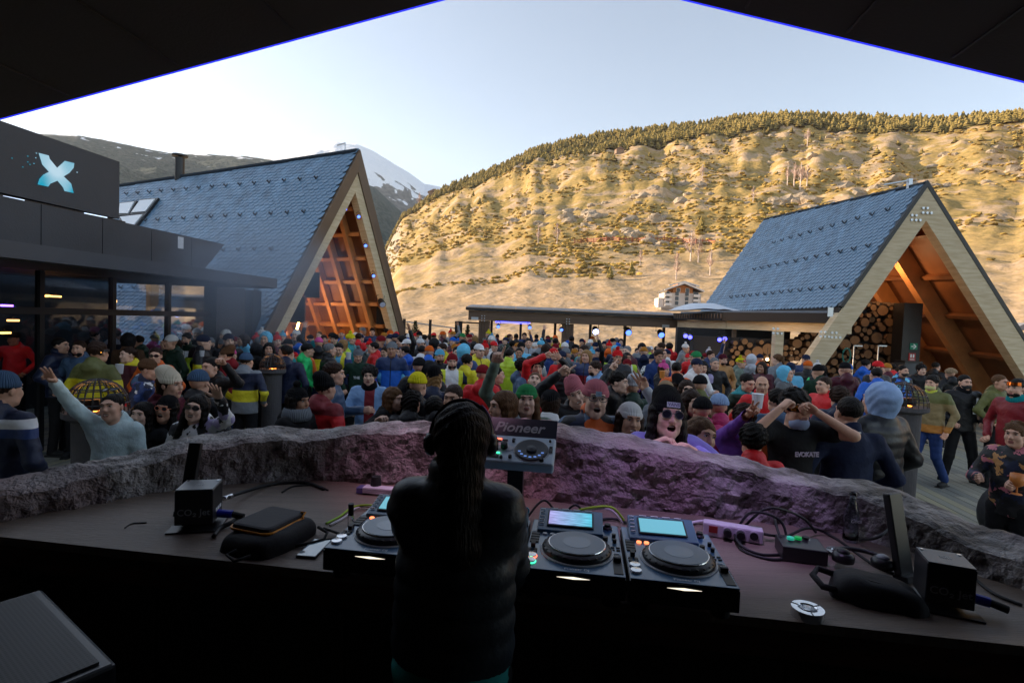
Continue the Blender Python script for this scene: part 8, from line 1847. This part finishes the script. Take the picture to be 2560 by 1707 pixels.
# ================================================================== THE PERFORMER
def performer():
    pt = P(1154, 992, 1.46)
    sc = (pt.z - FLOORZ) / 1.725; root = (Vector((pt.x, pt.y, pt.z - 1.725 * sc)), sc, R(172))
    print('performer', root[0][:], sc)
    t = thing('person', 'performer seen from behind in a black quilted jacket with long dark hair and headphones', 'person', root[0], root[2]); t.scale = (sc, sc, sc)
    arms = [(-.14, -.36, 1.00, (-.2, .2, -1)), (.14, -.36, 1.00, (.2, .2, -1))]
    hm = hrot(10, 14, 0)
    m = build_body(arms, 'puffer', True, 'neutral', 1, hm, ('relax', 'relax'), None, 'stand', False, 1.0, 0, .80, 2, .955)
    b_ = new('body', m['body'], t, color=SKINS[1]); j = new('jacket', m['jacket'], t, color=srgb(52, 58, 64)); tr = new('trousers', m['trousers'], t, color=C_['black']); new('shoes', m['shoes'], t)
    o = new('hair', get_hair('longback', True), t, color=srgb(26, 18, 14)); o.matrix_local = m['HM'] @ Matrix.Scale(.95, 4)
    a = MB(); a.lathe([(.172, .965), (.178, .93), (.174, .90)], 30, (0, .0, 0)); 
    a.v = [(x, y * .74 + .01, z) for x, y, z in a.v]; a.build('teal_hem', mat('teal_cloth', (.01, .30, .26), .8), t, smooth=True)
    HM = m['HM']
    h_ = thing('headphones', 'black over-ear headphones with a violet glint worn by the performer', 'headphones', root[0], root[2]); h_.scale = (sc, sc, sc)
    a = MB(); a.M = HM; a.tube([(.091 * math.cos(k), .02, .012 + .112 * math.sin(k)) for k in np.linspace(-.05, math.pi + .05, 20)], .0085, 6); a.build('headband', m_side, h_, smooth=True)
    a = MB(); a.M = HM; a.tube([(.096 * math.cos(k), .02, .016 + .117 * math.sin(k)) for k in np.linspace(2.2, 2.9, 8)], .005, 5); a.build('band_pad', mat('violet_sheen', (.16, .06, .25), .3), h_, smooth=True)  # violet glint on the headband drawn as a coloured strip
    for s_ in (-1, 1):
        a = MB(); a.M = HM; a.lathe([(0, -.002), (.034, 0), (.037, .010), (.031, .024), (.024, .029), (0, .030)], 22, (s_ * .078, .012, -.005), axis=(s_, 0, 0)); o = a.build('ear_cup', m_side, h_, smooth=True)
        a = MB(); a.M = HM; a.lathe([(.020, .030), (.018, .033), (0, .033)], 18, (s_ * .078, .012, -.005), axis=(s_, 0, 0)); a.build('cup_cap', mat('cup_gloss', (.05, .05, .055), .2), o)
performer()
# ================================================================== SMOKE AND AIR
HAZE = 0.00006
def volume(name, label, lo, hi, dens, col, noise_sc=None, kind='stuff', loc=None, aniso=.2):
    a = MB(); c = [(x + y) / 2 for x, y in zip(lo, hi)]; d = [y - x for x, y in zip(lo, hi)]; a.box((0, 0, 0), d)
    m = bpy.data.materials.new(name); m.use_nodes = True; n = m.node_tree.nodes; l = m.node_tree.links; n.remove(n['Principled BSDF'])
    v = n.new('ShaderNodeVolumePrincipled'); v.inputs['Color'].default_value = (*col, 1); v.inputs['Density'].default_value = dens; v.inputs['Anisotropy'].default_value = aniso; l.new(v.outputs[0], n['Material Output'].inputs['Volume'])
    if noise_sc:
        tc = n.new('ShaderNodeTexCoord'); nz = n.new('ShaderNodeTexNoise'); nz.inputs['Scale'].default_value = noise_sc; nz.inputs['Detail'].default_value = 3; l.new(tc.outputs['Object'], nz.inputs[0])
        mr = n.new('ShaderNodeMapRange'); mr.inputs[1].default_value = .40; mr.inputs[2].default_value = .75; mr.inputs[4].default_value = dens; l.new(nz.outputs[0], mr.inputs[0])
        # fades out towards the faces of the box
        vm = n.new('ShaderNodeVectorMath'); vm.operation = 'DIVIDE'; l.new(tc.outputs['Object'], vm.inputs[0]); vm.inputs[1].default_value = (d[0] / 2, d[1] / 2, d[2] / 2)
        ln = n.new('ShaderNodeVectorMath'); ln.operation = 'LENGTH'; l.new(vm.outputs[0], ln.inputs[0]); m2 = n.new('ShaderNodeMapRange'); m2.inputs[1].default_value = 1.0; m2.inputs[2].default_value = .25; l.new(ln.outputs['Value'], m2.inputs[0])
        mu = n.new('ShaderNodeMath'); mu.operation = 'MULTIPLY'; l.new(mr.outputs[0], mu.inputs[0]); l.new(m2.outputs[0], mu.inputs[1]); l.new(mu.outputs[0], v.inputs['Density'])
    o = a.build(name, m, None, loc=c, kind=kind); o['label'] = label; o['category'] = 'smoke' if noise_sc else 'haze'
    return o
volume('smoke', 'thin grey smoke drifting before the dark slate roof at the left', (-6.2, 6.6, 1.5), (-2.4, 11.2, 4.0), 1.15, (.75, .82, .95), .55)

if HAZE: volume('haze', 'faint blue evening haze filling the valley air', (-5600, -5600, -4.4), (5600, 5600, 1500), HAZE, (.80, .88, 1.0), None, aniso=.3)
